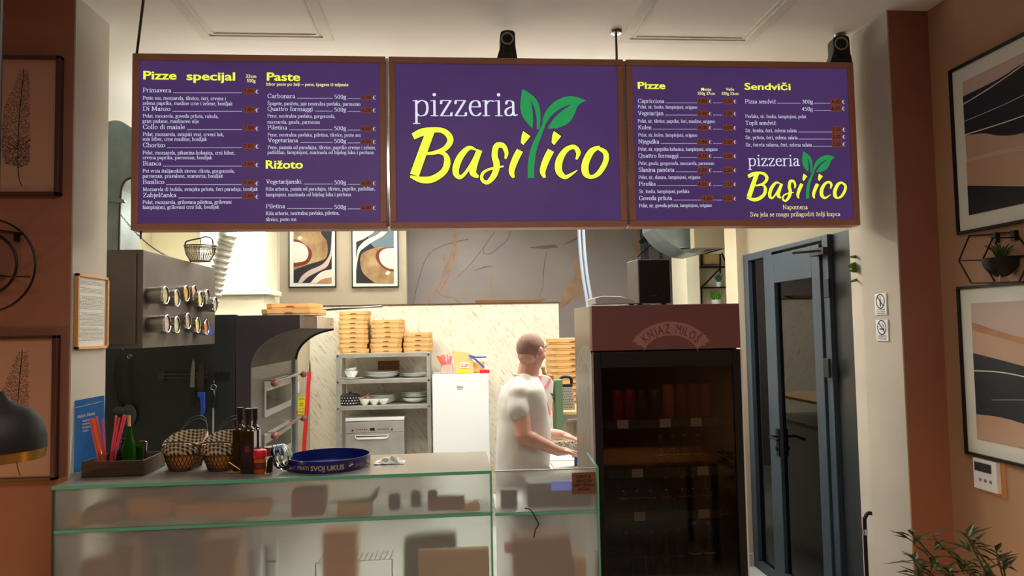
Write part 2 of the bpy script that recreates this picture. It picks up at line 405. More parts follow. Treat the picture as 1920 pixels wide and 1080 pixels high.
mat('lcd_blue', (70, 92, 170), .4, emit=.7)
mat('sky_grey', (120, 140, 150), .5)
mat('fridge_header', (120, 78, 76), .4)
mat('header_print', (164, 118, 112), .45)
mat('fridge_side', (150, 142, 128), .35, metal=.3)
mat('print_white', (196, 194, 186), .5)
mat('fridge_dark', (20, 17, 16), .5)
mat('shelf_wire', (96, 84, 60), .5)
mat('can_red', (150, 30, 24), .35)
mat('can_dark', (52, 30, 50), .35)
mat('juice_orange', (190, 90, 30), .4)
mat('cap_gold', (190, 160, 110), .4)
def node_marble():
    m = mat('marble_panel', (226, 220, 200), .3); nt = m.node_tree; b = nt.nodes['Principled BSDF']
    tc = nt.nodes.new('ShaderNodeTexCoord'); mp = nt.nodes.new('ShaderNodeMapping'); n = nt.nodes.new('ShaderNodeTexNoise'); r = nt.nodes.new('ShaderNodeValToRGB')
    m0 = nt.nodes.new('ShaderNodeMapping'); m0.inputs['Rotation'].default_value = (0, math.radians(-54), 0); mp.inputs['Scale'].default_value = (2.4, 1, 13)
    nt.links.new(tc.outputs['Object'], m0.inputs[0])
    n.inputs['Scale'].default_value = 4.6; n.inputs['Detail'].default_value = 8; n.inputs['Distortion'].default_value = .4
    e = r.color_ramp.elements; e[0].position = .42; e[0].color = rgb(222, 218, 202); e[1].position = .72; e[1].color = rgb(190, 158, 122)
    k = r.color_ramp.elements.new(.58); k.color = rgb(216, 208, 190)
    for a, c in ((m0.outputs[0], mp.inputs[0]), (mp.outputs[0], n.inputs['Vector']), (n.outputs['Fac'], r.inputs[0]), (r.outputs[0], b.inputs['Base Color'])): nt.links.new(a, c)
node_marble()
def node_check():
    m = mat('gingham', (220, 200, 160), .9); nt = m.node_tree; b = nt.nodes['Principled BSDF']
    tc = nt.nodes.new('ShaderNodeTexCoord'); sx = nt.nodes.new('ShaderNodeSeparateXYZ'); nt.links.new(tc.outputs['Object'], sx.inputs[0])
    outs = []
    ad = nt.nodes.new('ShaderNodeMath'); ad.operation = 'ADD'; nt.links.new(sx.outputs[1], ad.inputs[0]); nt.links.new(sx.outputs[2], ad.inputs[1])
    for src in (sx.outputs[0], ad.outputs[0]):
        a = nt.nodes.new('ShaderNodeMath'); a.operation = 'MULTIPLY'; a.inputs[1].default_value = 62; nt.links.new(src, a.inputs[0])
        c = nt.nodes.new('ShaderNodeMath'); c.operation = 'FRACT'; nt.links.new(a.outputs[0], c.inputs[0])
        d = nt.nodes.new('ShaderNodeMath'); d.operation = 'GREATER_THAN'; d.inputs[1].default_value = .5; nt.links.new(c.outputs[0], d.inputs[0]); outs.append(d)
    s = nt.nodes.new('ShaderNodeMath'); s.operation = 'ADD'; nt.links.new(outs[0].outputs[0], s.inputs[0]); nt.links.new(outs[1].outputs[0], s.inputs[1])
    h = nt.nodes.new('ShaderNodeMath'); h.operation = 'MULTIPLY'; h.inputs[1].default_value = .5; nt.links.new(s.outputs[0], h.inputs[0])
    r = nt.nodes.new('ShaderNodeValToRGB'); r.color_ramp.elements[0].color = rgb(214, 196, 160); r.color_ramp.elements[1].color = rgb(44, 30, 22)
    nt.links.new(h.outputs[0], r.inputs[0]); nt.links.new(r.outputs[0], b.inputs['Base Color'])
node_check()
def node_frost():
    """satin-etched glass: a blurred view of what stands behind it, a little milk of its own"""
    m = mat('frosted_glass', (220, 230, 226), .4); nt = m.node_tree; nt.nodes.remove(nt.nodes['Principled BSDF']); out = nt.nodes['Material Output']
    rf = nt.nodes.new('ShaderNodeBsdfRefraction'); rf.inputs['Roughness'].default_value = .42; rf.inputs['IOR'].default_value = 1.22; rf.inputs['Color'].default_value = (.97, 1, .98, 1)
    df = nt.nodes.new('ShaderNodeBsdfDiffuse'); df.inputs['Color'].default_value = (.78, .78, .74, 1)
    gl = nt.nodes.new('ShaderNodeBsdfGlossy'); gl.inputs['Roughness'].default_value = .25
    a = nt.nodes.new('ShaderNodeMixShader'); a.inputs[0].default_value = .2; nt.links.new(rf.outputs[0], a.inputs[1]); nt.links.new(df.outputs[0], a.inputs[2])
    b = nt.nodes.new('ShaderNodeMixShader'); b.inputs[0].default_value = .03; nt.links.new(a.outputs[0], b.inputs[1]); nt.links.new(gl.outputs[0], b.inputs[2])
    tp = nt.nodes.new('ShaderNodeBsdfTransparent'); tp.inputs[0].default_value = (.95, .95, .92, 1); c = nt.nodes.new('ShaderNodeMixShader'); c.inputs[0].default_value = .13; nt.links.new(b.outputs[0], c.inputs[1]); nt.links.new(tp.outputs[0], c.inputs[2])
    nt.links.new(c.outputs[0], out.inputs[0])
    m = mat('tinted_glass', (30, 28, 28), .05); nt = m.node_tree; nt.nodes.remove(nt.nodes['Principled BSDF']); out = nt.nodes['Material Output']
    t = nt.nodes.new('ShaderNodeBsdfTransparent'); t.inputs[0].default_value = (.72, .68, .64, 1)
    g = nt.nodes.new('ShaderNodeBsdfGlossy'); g.inputs['Roughness'].default_value = .04; fr = nt.nodes.new('ShaderNodeFresnel'); fr.inputs[0].default_value = 1.5
    x = nt.nodes.new('ShaderNodeMixShader'); nt.links.new(fr.outputs[0], x.inputs[0]); nt.links.new(t.outputs[0], x.inputs[1]); nt.links.new(g.outputs[0], x.inputs[2]); nt.links.new(x.outputs[0], out.inputs[0])
    m = mat('door_glass', (30, 28, 28), .05); nt = m.node_tree; nt.nodes.remove(nt.nodes['Principled BSDF']); out = nt.nodes['Material Output']
    t = nt.nodes.new('ShaderNodeBsdfTransparent'); t.inputs[0].default_value = (.35, .35, .33, 1)
    g = nt.nodes.new('ShaderNodeBsdfGlossy'); g.inputs['Roughness'].default_value = .03; fr = nt.nodes.new('ShaderNodeFresnel'); fr.inputs[0].default_value = 1.45
    x = nt.nodes.new('ShaderNodeMixShader'); nt.links.new(fr.outputs[0], x.inputs[0]); nt.links.new(t.outputs[0], x.inputs[1]); nt.links.new(g.outputs[0], x.inputs[2]); nt.links.new(x.outputs[0], out.inputs[0])
node_frost()
# ---------------------------------------------------------------- the room
XL, XR, XW, ZC, YF, YJ = -1.573, 2.061, 2.257, 3.204, 3.2, 3.5
struct('floor', B().box(-4.3, 4.3, -3.2, 9.6, -.1, 0), 'floor_tile')
struct('ceiling', B().box(-4.3, 4.3, -3.2, 9.6, ZC, ZC+.1), 'ceiling_paint')
struct('wall_front_left', B().box(-4.0, XL, YF, YJ, 0, ZC), 'terracotta_paint')
struct('trim_1', B().box(XL, XL+.006, YF, YJ+.006, 0, ZC).box(-4.0, XL, YJ, YJ+.006, 0, ZC), 'cream_paint')
struct('wall_front_right', B().box(XR, 4.2, YF, YJ, 0, ZC), 'terracotta_paint')
struct('trim_2', B().box(XR-.006, XR, YF, YJ+.006, 0, ZC).box(XR, 2.2, YJ, YJ+.006, 0, ZC), 'cream_paint')
struct('wall_right', B().box(XW, XW+.1, -3.2, YF, 0, ZC), 'tan_paint')
struct('wall_left', B().box(-4.1, -4.0, -3.2, 9.6, 0, ZC), 'terracotta_paint')
struct('wall_back', B().box(-4.1, 2.3, -3.2, -3.1, 0, ZC), 'terracotta_paint')
# kitchen and hall shell
XK = -2.85
struct('wall_kitchen_left', B().box(XK-.1, XK, YJ+.006, 7.3, 0, ZC), 'warm_cream_paint')
struct('wall_kitchen_back', B().box(XK, P(520, 500, Y=7.3).x, 7.3, 7.4, 0, ZC), 'warm_cream_paint')
x0 = P(553, 700, Y=7.2).x
struct('wall_partition_end', B().box(XK, x0+.17, 7.2, 7.28, 0, P(600, 573, Y=7.2).z), 'beige_paint')
px0, px1 = P(581, 700, Y=7.15).x, P(1050, 700, Y=7.15).x
zp = P(800, 572, Y=7.15).z
struct('wall_partition', B().box(px0, px1, 7.15, 7.27, 0, zp), 'marble_panel')
struct('trim_3', B().box(px0-.02, px1+.01, 7.14, 7.28, zp, zp+.012), 'wood_dark')
xb0, xb1 = P(500, 500, Y=8.6).x, P(762, 500, Y=8.6).x
struct('wall_hall_beige', B().box(-4.0, xb1, 8.6, 8.9, 0, ZC), 'beige_paint')
xg1 = P(1288, 500, Y=8.9).x
xe = P(1050, 500, Y=8.9).x
struct('wall_hall_stone', B().box(xb1, xg1+.3, 8.9, 9.0, 0, ZC), 'grey_stone')
c0, c1 = P(1287, 500, Y=7.4).x, P(1311, 500, Y=7.4).x
struct('wall_column', B().box(c0, c1, 7.4, 7.9, 0, ZC), 'warm_cream_paint')
struct('wall_shelf_niche', B().box(c1, 4.2, 7.55, 7.65, 0, ZC), 'warm_cream_paint')
q0, q1 = P(1389, 700, Y=5.27).x, 2.2
struct('wall_pier', B().box(q0, q1, 5.27, 5.5, .0, ZC), 'beige_paint')
struct('baseboard_pier', B().box(q0-.006, q1, 5.255, 5.27, 0, .09), 'floor_tile')
struct('wall_right_rear', B().box(2.2, 4.2, 5.5, 5.56, 0, ZC), 'beige_paint')
struct('wall_outer_right', B().box(4.2, 4.3, 3.2, 9.6, 0, ZC), 'white_paint')
# gilt veins and cracks on the stone coloured wall
wallv = B()
def vein(bd, pts, Y, mi=0, n=6):
    L, R = wstroke(pts, n)
    for i in range(len(L)-1):
        bd.add([P(x, y, Y=Y) for x, y in (L[i], L[i+1], R[i+1], R[i])], [(0, 1, 2, 3)], mi)
k = 360/1920
def c4(pts): return [(740+x*k, 420+y*k, wd*k) for x, y, wd in pts]
vein(wallv, c4([(610, 60, 26), (600, 170, 40), (585, 300, 44), (540, 440, 36), (510, 560, 30), (430, 660, 28), (350, 740, 26), (335, 830, 22)]), 8.896)
vein(wallv, c4([(575, 200, 8), (560, 330, 8), (500, 450, 8), (450, 600, 10), (425, 650, 6)]), 8.894)
vein(wallv, c4([(430, 665, 8), (500, 720, 18), (570, 725, 14), (640, 780, 16), (700, 815, 8)]), 8.895)
vein(wallv, c4([(1790, 320, 10), (1815, 430, 50), (1840, 500, 60), (1820, 620, 190), (1740, 700, 110), (1690, 780, 60), (1640, 830, 30)]), 8.896)
vein(wallv, c4([(1770, 560, 10), (1750, 640, 40), (1700, 700, 30)]), 8.894)
vein(wallv, [(1200, 430, 8), (1197, 450, 12), (1192, 465, 9), (1202, 480, 6)], 8.896)
vein(wallv, [(1135, 443, 3), (1108, 450, 7), (1090, 455, 3)], 8.896)
vein(wallv, c4([(970, 490, 8), (968, 600, 14), (985, 700, 16), (1000, 740, 8)]), 8.895)
for i in range(40):
    a = random.choice([(1000+random.random()*10, 0), (1190, 0)])
    if i < 14: x, y = 834+random.gauss(0, 4), 455+random.random()*55
    elif i < 28: x, y = 1062+random.gauss(0, 9), 560+random.gauss(0, 10)
    else: x, y = 1195+random.gauss(0, 9), 455+random.random()*32
    r = random.uniform(.8, 1.9); wallv.add([P(x+r*math.cos(t), y+r*math.sin(t), Y=8.893) for t in (0, 1, 2, 3, 4, 5)], [(0, 1, 2, 3, 4, 5)])
o = wallv.build('gilt_vein', 'gold_vein'); o['kind'] = 'structure'
dv = B()
for s in ([(180, 820, 6), (240, 560, 10), (330, 320, 8), (500, 210, 8), (740, 150, 10)], [(890, 290, 6), (900, 220, 6), (1000, 80, 8)], [(890, 295, 7), (960, 295, 7), (1060, 220, 8), (1140, 140, 10), (1150, 70, 6)],
          [(790, 470, 4), (900, 430, 12), (990, 420, 4)], [(1350, 235, 8), (1500, 232, 34), (1600, 222, 30), (1630, 240, 6)], [(1690, 205, 6), (1780, 165, 20), (1850, 125, 14)], [(1520, 270, 5), (1490, 450, 8), (1480, 620, 5), (1440, 740, 4)], [(600, 560, 3), (760, 400, 6), (900, 220, 4)]):
    vein(dv, c4(s), 8.897)
o = dv.build('dark_crack', 'vein_dark'); o['kind'] = 'structure'
# ceiling hatches
for n_, (a, b_, dd) in enumerate((((381, 72), (626, 76), 0), ((1160, 78), (1406, 82), 0))):
    A, D = P(*a, Z=ZC), P(*b_, Z=ZC); y1 = (A.y+D.y)/2; y0 = y1-1.0; X0, X1 = A.x, D.x; bd = B()
    for t, z in ((0, .006), (.06, .004)):
        wd = .045 if t == 0 else .012
        bd.box(X0+t, X1-t, y1-t-wd, y1-t, ZC-z, ZC).box(X0+t, X1-t, y0+t, y0+t+wd, ZC-z, ZC).box(X0+t, X0+t+wd, y0+t+wd, y1-t-wd, ZC-z, ZC).box(X1-t-wd, X1-t, y0+t+wd, y1-t-wd, ZC-z, ZC)
    struct('trim_%d' % (4+n_), bd, 'white_paint')
# ceiling lamps of the kitchen; the far left one is added fill
for (kx, ky) in KCEIL:
    t = thing('ceiling_light', 'white batten light hanging in the kitchen behind the boards, %s' % ('far left, added as fill' if kx < -1.5 else ('left ' if kx < 0 else 'right ')+('near' if ky < 5 else 'far')), 'ceiling light', (kx, ky, 2.74), 'kitchen ceiling lights')
    B().box(kx-.6, kx+.6, ky-.09, ky+.09, 2.74, 2.80).bar((kx-.4, ky, 2.80), (kx-.4, ky, ZC), .01).bar((kx+.4, ky, 2.80), (kx+.4, ky, ZC), .01).build('housing', 'white_plastic', t, bevel=.006)
    B().box(kx-.57, kx+.57, ky-.07, ky+.07, 2.73, 2.74).build('diffuser', 'lamp_glow', t)
# ---------------------------------------------------------------- door wall on the right
DX = 2.2
def dy(px): return P(px, 760, X=DX).y
dz = P(1405, 478, Y=5.27).z
ys = dict(a=dy(1413), b=dy(1419), c=dy(1449), d=dy(1465), e=dy(1545), f=dy(1556), g=dy(1562), h=dy(1573), i=dy(1577), j=dy(1606))
ztop = 2.26
struct('wall_above_door', B().box(DX, DX+.1, YJ+.006, 5.27, ztop, ZC), 'soffit_paint')
struct('wall_soffit', B().box(P(1302, 450, Y=5.8).x, 4.2, 5.8, 5.9, P(1350, 464, Y=5.8).z, ZC), 'soffit_paint')
bd = B()
def post(b, ya, yb, z0, z1, x0=DX-.03, x1=DX+.05): return b.box(x0, x1, min(ya, yb), max(ya, yb), z0, z1)
post(bd, ys['b'], 5.265, 0, ztop); post(bd, ys['d'], ys['c'], 0, ztop); post(bd, ys['h'], ys['g'], 0, ztop)
post(bd, ys['c'], ys['b'], 0, .06); post(bd, ys['c'], ys['b'], ztop-.05, ztop); post(bd, ys['g'], ys['d'], ztop-.03, ztop)
d1 = struct('door_1', bd, 'blue_aluminium', bevel=.004)
lf = B(); fy0, fy1 = ys['g']+.006, ys['d']-.006
post(lf, ys['e'], fy0, .01, ztop-.05, DX-.045, DX+.01); post(lf, fy1, fy1-.05, .01, ztop-.05, DX-.045, DX+.01)
post(lf, fy1-.05, ys['e'], .01, .12, DX-.045, DX+.01); post(lf, fy1-.05, ys['e'], ztop-.24, ztop-.05, DX-.045, DX+.01)
leaf = lf.build('door_leaf', 'blue_aluminium', d1, bevel=.004)
post(B(), ys['e'], fy1-.05, .12, ztop-.24, DX-.02, DX-.012).build('pane', 'door_glass', leaf)
post(B(), ys['c'], ys['b'], .06, ztop-.05, DX, DX+.008).build('pane', 'door_glass', d1)
hh = P(1458, 818, X=DX-.05); hb = B()
hb.box(DX-.053, DX-.045, hh.y-.02, hh.y+.02, hh.z-.13, hh.z+.05).tube([(DX-.05, hh.y, hh.z), (DX-.1, hh.y, hh.z), (DX-.11, hh.y-.02, hh.z), (DX-.11, hh.y-.13, hh.z-.005)], .009, 8)
hb.cyl((DX-.05, hh.y, hh.z-.08), (DX-.065, hh.y, hh.z-.08), .012)
hb.build('door_handle', 'black_metal', d1, smooth='auto')
hn = B()
for py in (540, 690): q = P(1552, py, X=DX-.05); hn.box(DX-.062, DX-.046, q.y-.03, q.y+.03, q.z-.055, q.z+.055)
hn.build('hinge', 'black_matte', d1, bevel=.004)
cl = P(1549, 470, X=DX-.06); clb = B().box(DX-.09, DX-.046, cl.y-.02, cl.y+.14, cl.z-.02, cl.z+.02).bar((DX-.08, cl.y, cl.z), (DX-.2, cl.y+.12, cl.z+.0), .012)
clb.build('door_closer', 'black_plastic', d1)
post(B(), ys['j'], ys['h'], 0, ztop, DX, DX+.05).build('side_panel', 'dark_panel', d1)
struct('trim_6', B().box(DX, DX+.1, YJ+.006, ys['j'], 0, ztop), 'cream_paint')
struct('wall_corridor_stair', B().box(3.6, 4.19, 3.6, 5.4, 0, .5).box(3.0, 3.6, 3.6, 5.4, 0, .25), 'floor_tile')
# light switch strip on left jamb etc. come later
# ---------------------------------------------------------------- menu boards
YB = 3.40
S2 = lambda x, y: (240+x/3.0857, 90+y/3.0857)
S3 = lambda x, y: (720+x/3.085, 90+y/3.085)
S4 = lambda x, y: (1170+x/3.0867, 90+y/3.0867)
ZT, ZB = 3.030, 2.221
def bx(px): return P(px, 270, Y=YB).x
edges = [(bx(246), bx(724)), (bx(730), bx(1172.5)), (bx(1178), bx(1607))]
names = ['left lightbox menu board listing special pizzas, pasta and risotto', 'middle lightbox board with the large yellow script logo and basil leaves', 'right lightbox menu board listing pizzas and sandwiches above a small logo']
boards = []
for (a, b_), lb in zip(edges, names):
    t = thing('menu_board', lb, 'sign', ((a+b_)/2, YB+.04, ZB), 'hanging lightbox menu boards')
    fr = B(); fw = .03
    fr.box(a, b_, YB, YB+.09, ZB, ZB+fw).box(a, b_, YB, YB+.09, ZT-fw, ZT).box(a, a+fw, YB, YB+.09, ZB+fw, ZT-fw).box(b_-fw, b_, YB, YB+.09, ZB+fw, ZT-fw)
    fr.box(a+.003, b_-.003, YB+.085, YB+.095, ZB+.003, ZT-.003)
    fr.build('frame', 'frame_brown', t, bevel=.003)
    B().box(a+fw, b_-fw, YB+.012, YB+.02, ZB+fw, ZT-fw).build('panel', 'panel_purple', t)
    boards.append(t)
B().box(bx(725), bx(729), YB+.01, YB+.05, ZB+.01, ZT-.005).build('edge_strip', 'chrome', boards[0])
B().box(bx(1173.5), bx(1177), YB+.01, YB+.05, ZB+.01, ZT-.005).build('edge_strip', 'steel', boards[1])
YT = YB+.0115; EX, EZ = (1, 0, 0), (0, 0, 1)
PX = 3.4/F
def line(bd, S, kind, txt, x0, y, x1, em, dy=0, **k):
    a, b_ = P(*S(x0, y), Y=YT-dy), P(*S(x1, y), Y=YT-dy)
    put(bd, kind, txt, a, EX, EZ, b_.x-a.x, em*PX*1.0, **k)
def dots(bd, S, x0, x1, y):
    n = max(2, int((x1-x0)/6.2))
    for i in range(n):
        p = P(*S(x0+(i+.5)*(x1-x0)/n, y-2), Y=YT); r = .0013
        bd.add([(p.x-r, p.y, p.z-r), (p.x+r, p.y, p.z-r), (p.x+r, p.y, p.z+r), (p.x-r, p.y, p.z+r)], [(0, 1, 2, 3)])
def sticker(par, S, x0, y0, x1, y1, txt):
    a, b_ = P(*S(x0, y1), Y=YT), P(*S(x1, y0), Y=YT)
    o = B().box(a.x, b_.x, YT-.001, YT-.0002, a.z, b_.z).build('price_sticker', 'sticker_brown', par)
    tb = B(); put(tb, 'sans', txt, (a.x+.004, YT-.0015, a.z+.008), EX, EZ, b_.x-a.x-.012, (b_.z-a.z)*.8)
    tb.build('price', 'ink', o)
ITEM, DESC = 11.6, 9.6
def stf(o): o['kind'] = 'stuff'; return o
# left board
it, wt, hd = B(), B(), B()
t0 = boards[0]
for txt, x0, y, x1, em in (('Pizze', 88, 180, 281, 22), ('specijal', 338, 185, 620, 22), ('Paste', 803, 188, 996, 22), ('Rižoto', 797, 697, 1012, 22)):
    hd = B(); line(hd, S2, 'sans', txt, x0, y, x1, em, off=.035); hd.build('heading_lettering', 'panel_yellow', t0)
for txt, x0, y, x1 in (('33cm', 682, 172, 742), ('550g', 688, 198, 738)): line(wt, S2, 'sans', txt, x0, y, x1, 9, off=.012)
line(wt, S2, 'sans', 'Izbor paste po želji – pene, špagete ili taljatele', 800, 217, 1275, 8.6, off=.01)
for nm, x1, y, pr in (('Primavera', 250, 255, 250), ('Di Manzo', 246, 362, 358), ('Collo di maiale', 331, 468, 463), ('Chorizo', 216, 573, 570), ('Bianca', 192, 679, 674), ('Basilico', 211, 786, 781), ('Zabjelčanka', 280, 863, 858)):
    line(it, S2, 'serif', nm, 85, y, x1, ITEM); dots(it, S2, x1+10, 659, y+6)
    sticker(t0, S2, 666, pr-18, 736, pr+17, '7,00'); line(it, S2, 'serif', '€', 736, y+9, 755, ITEM)
for x0, y, x1, s in ((85, 298, 567, 'Pesto sos, mozzarela, tikvice, čeri, crvena i'), (84, 328, 605, 'zelena paprika, masline crne i zelene, bosiljak'), (85, 402, 524, 'Pelat, mocarela, goveđa pršuta, rukola,'), (84, 432, 411, 'gran padano, maslinovo ulje'), (85, 508, 556, 'Pelat, mozzarela, svinjski vrat, crveni luk,'), (84, 536, 457, 'mix biber, crne masline, bosiljak'), (84, 615, 620, 'Pelat, mozzarela, pikantna kobasica, crni biber,'), (84, 643, 487, 'crvena paprika, parmezan, bosiljak'), (84, 721, 618, 'Pet vrsta italijanskih sireva: rikota, gorgonzola,'), (84, 750, 550, 'parmezan, pravalone, scamorza, bosiljak'), (85, 827, 752, 'Mozzarela di bufala, svinjska pršuta, čeri paradajz, bosiljak'), (84, 902, 600, 'Pelat, mozzarela, grilovana piletina, grilovani'), (84, 931, 528, 'šampinjoni, grilovani crni luk, bosiljak'),
                    (806, 330, 1346, 'Špagete, pančeta, jaje neutralna pavlaka, parmezan'), (806, 402, 1199, 'Pene, neutralna pavlaka, gorgonzola,'), (806, 437, 1111, 'mozzarela, gauda, parmezan'), (807, 511, 1347, 'Pene, neutralna pavlaka, piletina, tikvice, pesto sos'), (807, 584, 1435, 'Pene, passata od paradajza, tikvice, paprike crvene i zelene,'), (806, 613, 1422, 'patlidžan, šampinjoni, marinada od bijelog luka i peršuna'), (796, 825, 1431, 'Riža arborio, pasata od paradajza, tikvice, paprike, patlidžan,'), (796, 858, 1291, 'šampinjoni, marinada od bijelog luka i peršuna'), (796, 966, 1224, 'Riža arborio, neutralna pavlaka, piletina,'), (796, 1001, 974, 'tikvice, pesto sos')):
    line(it, S2, 'serif', s, x0, y, x1, DESC, cs=2)
for nm, x0, x1, y, pr in (('Carbonara', 806, 967, 289, '6,00'), ('Quattro formaggi', 806, 1070, 363, '6,50'), ('Piletina', 806, 921, 471, '6,50'), ('Vegetariana', 808, 984, 545, '6,00'), ('Vegetarijanski', 797, 1004, 785, '6,00'), ('Piletina', 797, 909, 927, '6,50')):
    line(it, S2, 'serif', nm, x0, y, x1, ITEM); dots(it, S2, x1+12, 1184, y+4); line(it, S2, 'serif', '500g', 1192, y+4, 1263, ITEM); dots(it, S2, 1270, 1344, y+6)
    sticker(t0, S2, 1349, y-20, 1414, y+15, pr); line(it, S2, 'serif', '€', 1415, y+9, 1433, ITEM)
stf(wt.build('note_lettering', 'panel_cream', t0)); stf(it.build('menu_lettering', 'panel_white', t0))
# right board
it, wt, hd = B(), B(), B()
t2 = boards[2]
for txt, x0, y, x1 in (('Pizze', 80, 235, 240), ('Sendviči', 698, 241, 965)): hd = B(); line(hd, S4, 'sans', txt, x0, y, x1, 19, off=.035); hd.build('heading_lettering', 'panel_yellow', t2)
for txt, x0, y, x1 in (('Manje', 447, 246, 505), ('350g 27cm', 427, 270, 526), ('Veće', 590, 246, 637), ('550g 33cm', 565, 271, 663)): line(wt, S4, 'sans', txt, x0, y, x1, 8, off=.012)
for nm, x0, x1, y, p1, p2, ds, dyy, dx1 in (('Capricciosa', 80, 234, 317, '3,80', '5,50', 'Pelat, sir, šunka, šampinjoni, origano', 349, 425), ('Vegetarijan', 80, 229, 388, '3,90', '5,50', 'Pelat, sir, tikvice, paprike, čeri, masline, origano', 431, 527), ('Kulen', 82, 160, 470, '4,00', '6,00', 'Pelat, sir, kulen, šampinjoni, origano', 512, 425), ('Njeguška', 82, 204, 552, '3,80', '5,50', 'Pelat, sir, njeguška kobasica, šampinjoni, origano', 594, 542), ('Quattro formaggi', 83, 316, 634, '4,20', '6,00', 'Pelat, gauda, gorgonzola, mozzarela, parmezan', 676, 523), ('Slanina pančeta', 84, 292, 716, '3,80', '5,50', 'Pelat, sir, slanina, šampinjoni, origano', 757, 442), ('Piroška', 86, 184, 797, '4,20', '5,50', 'Sir, šunka, šampinjoni, pavlaka', 839, 378), ('Goveđa pršuta', 87, 278, 880, '4,20', '6,50', 'Pelat, sir, goveđa pršuta, šampinjoni, origano', 921, 509)):
    line(it, S4, 'serif', nm, x0, y, x1, ITEM); k1 = 450 if nm[0:2] == 'Go' else 425; dots(it, S4, x1+8, k1-2, y+2)
    sticker(t2, S4, k1, y-27, k1+65, y+10, p1)
    if k1 == 425: line(it, S4, 'serif', '€', 491, y+2, 506, ITEM-1)
    dots(it, S4, 515, 570, y+2); sticker(t2, S4, 574, y-27, 632, y+10, p2); line(it, S4, 'serif', '€', 634, y+2, 650, ITEM-1)
    line(it, S4, 'serif', ds, x0, dyy, dx1, DESC, cs=2)
for s, x0, y, x1, em in (('Pizza sendvič', 700, 320, 880, ITEM), ('300g', 1030, 321, 1095, ITEM), ('450g', 1028, 363, 1093, ITEM), ('Pavlaka, sir, šunka, šampinjoni, pelat', 702, 404, 1054, DESC), ('Topli sendvič', 702, 444, 880, ITEM), ('Sir, šunka, čeri, zelena salata', 702, 486, 1000, DESC+.4), ('Sir, pršuta, čeri, zelena salata', 702, 527, 1005, DESC+.4), ('Sir, ćureća salama, čeri, zelena salata', 703, 569, 1088, DESC+.4)):
    line(it, S4, 'serif', s, x0, y, x1, em)
dots(it, S4, 886, 1022, 322); dots(it, S4, 1098, 1195, 322); dots(it, S4, 1098, 1197, 364); dots(it, S4, 1008, 1203, 488); dots(it, S4, 1010, 1203, 529); dots(it, S4, 1094, 1203, 571)
for y, p_ in ((312, '4,00'), (352, '6,00')): sticker(t2, S4, 1197, y-20, 1260, y+18, p_); line(it, S4, 'serif', '€', 1261, y+10, 1278, ITEM)
for y, p_ in ((473, '2,50'), (515, '3,00'), (558, '3,00')): sticker(t2, S4, 1203, y-20, 1263, y+18, p_); line(it, S4, 'serif', '€', 1264, y+10, 1281, ITEM)
for s, x0, y, x1 in (('Napomena', 918, 933, 1064), ('Sva jela se mogu prilagoditi želji kupca', 730, 975, 1252)): line(wt, S4, 'serif', s, x0, y, x1, 12.4)
stf(wt.build('note_lettering', 'panel_cream', t2)); stf(it.build('menu_lettering', 'panel_white', t2))
# the logo: brush strokes (x, y, width) and leaf outlines
YEL = [[(168, 512, 38), (225, 486, 44), (310, 473, 30), (362, 492, 34), (384, 535, 36), (352, 582, 30), (290, 606, 22), (232, 612, 12)], [(268, 482, 50), (228, 590, 52), (176, 735, 54)], [(285, 602, 12), (348, 612, 24), (366, 658, 38), (345, 715, 38), (280, 758, 40), (215, 762, 36), (152, 742, 14)],
       [(534, 590, 10), (492, 578, 26), (446, 622, 38), (418, 684, 40), (418, 730, 34), (446, 746, 22), (490, 696, 18), (538, 606, 14)], [(553, 590, 34), (525, 665, 38), (514, 720, 40), (546, 746, 16)],
       [(702, 640, 14), (708, 606, 24), (690, 566, 30), (652, 566, 34), (640, 620, 36), (652, 680, 38), (634, 740, 34), (596, 778, 24), (566, 758, 20), (574, 722, 18), (618, 698, 14), (692, 684, 10)],
       [(786, 592, 40), (757, 650, 40), (738, 712, 34), (750, 750, 16)], [(966, 592, 40), (937, 650, 40), (918, 712, 34), (930, 750, 16)],
       [(1112, 645, 12), (1124, 604, 28), (1098, 572, 26), (1050, 592, 32), (1014, 652, 42), (1012, 712, 40), (1046, 746, 26), (1084, 730, 16), (1118, 706, 6)],
       [(1248, 572, 18), (1200, 598, 36), (1166, 664, 42), (1166, 722, 40), (1198, 746, 22), (1244, 722, 30), (1282, 656, 32), (1280, 606, 30), (1238, 578, 18)]]
DOT = [[(805, 480), (848, 510), (806, 562), (791, 548), (796, 505)], [(983, 480), (1026, 510), (984, 562), (969, 548), (973, 505)]]
LEAF = [cat([(800, 237), (791, 300), (790, 360), (812, 412), (858, 467)], 5)+cat([(863, 420), (856, 340), (840, 290)], 4)+cat([(868, 340), (882, 400), (884, 470)], 4)+cat([(900, 470), (905, 400), (898, 335), (866, 280), (800, 237)], 4)[:-1],
        cat([(1168, 303), (1100, 281), (1035, 286), (970, 325), (925, 390), (912, 470)], 5)+cat([(926, 455), (965, 395), (1025, 348), (1090, 322)], 4)+cat([(1040, 356), (985, 405), (945, 466)], 4)+cat([(1000, 465), (1065, 435), (1100, 385), (1125, 330), (1168, 303)], 4)[:-1]]
STEM = [(922, 450, 18), (898, 505, 26), (868, 580, 34), (852, 665, 38), (850, 752, 36)]
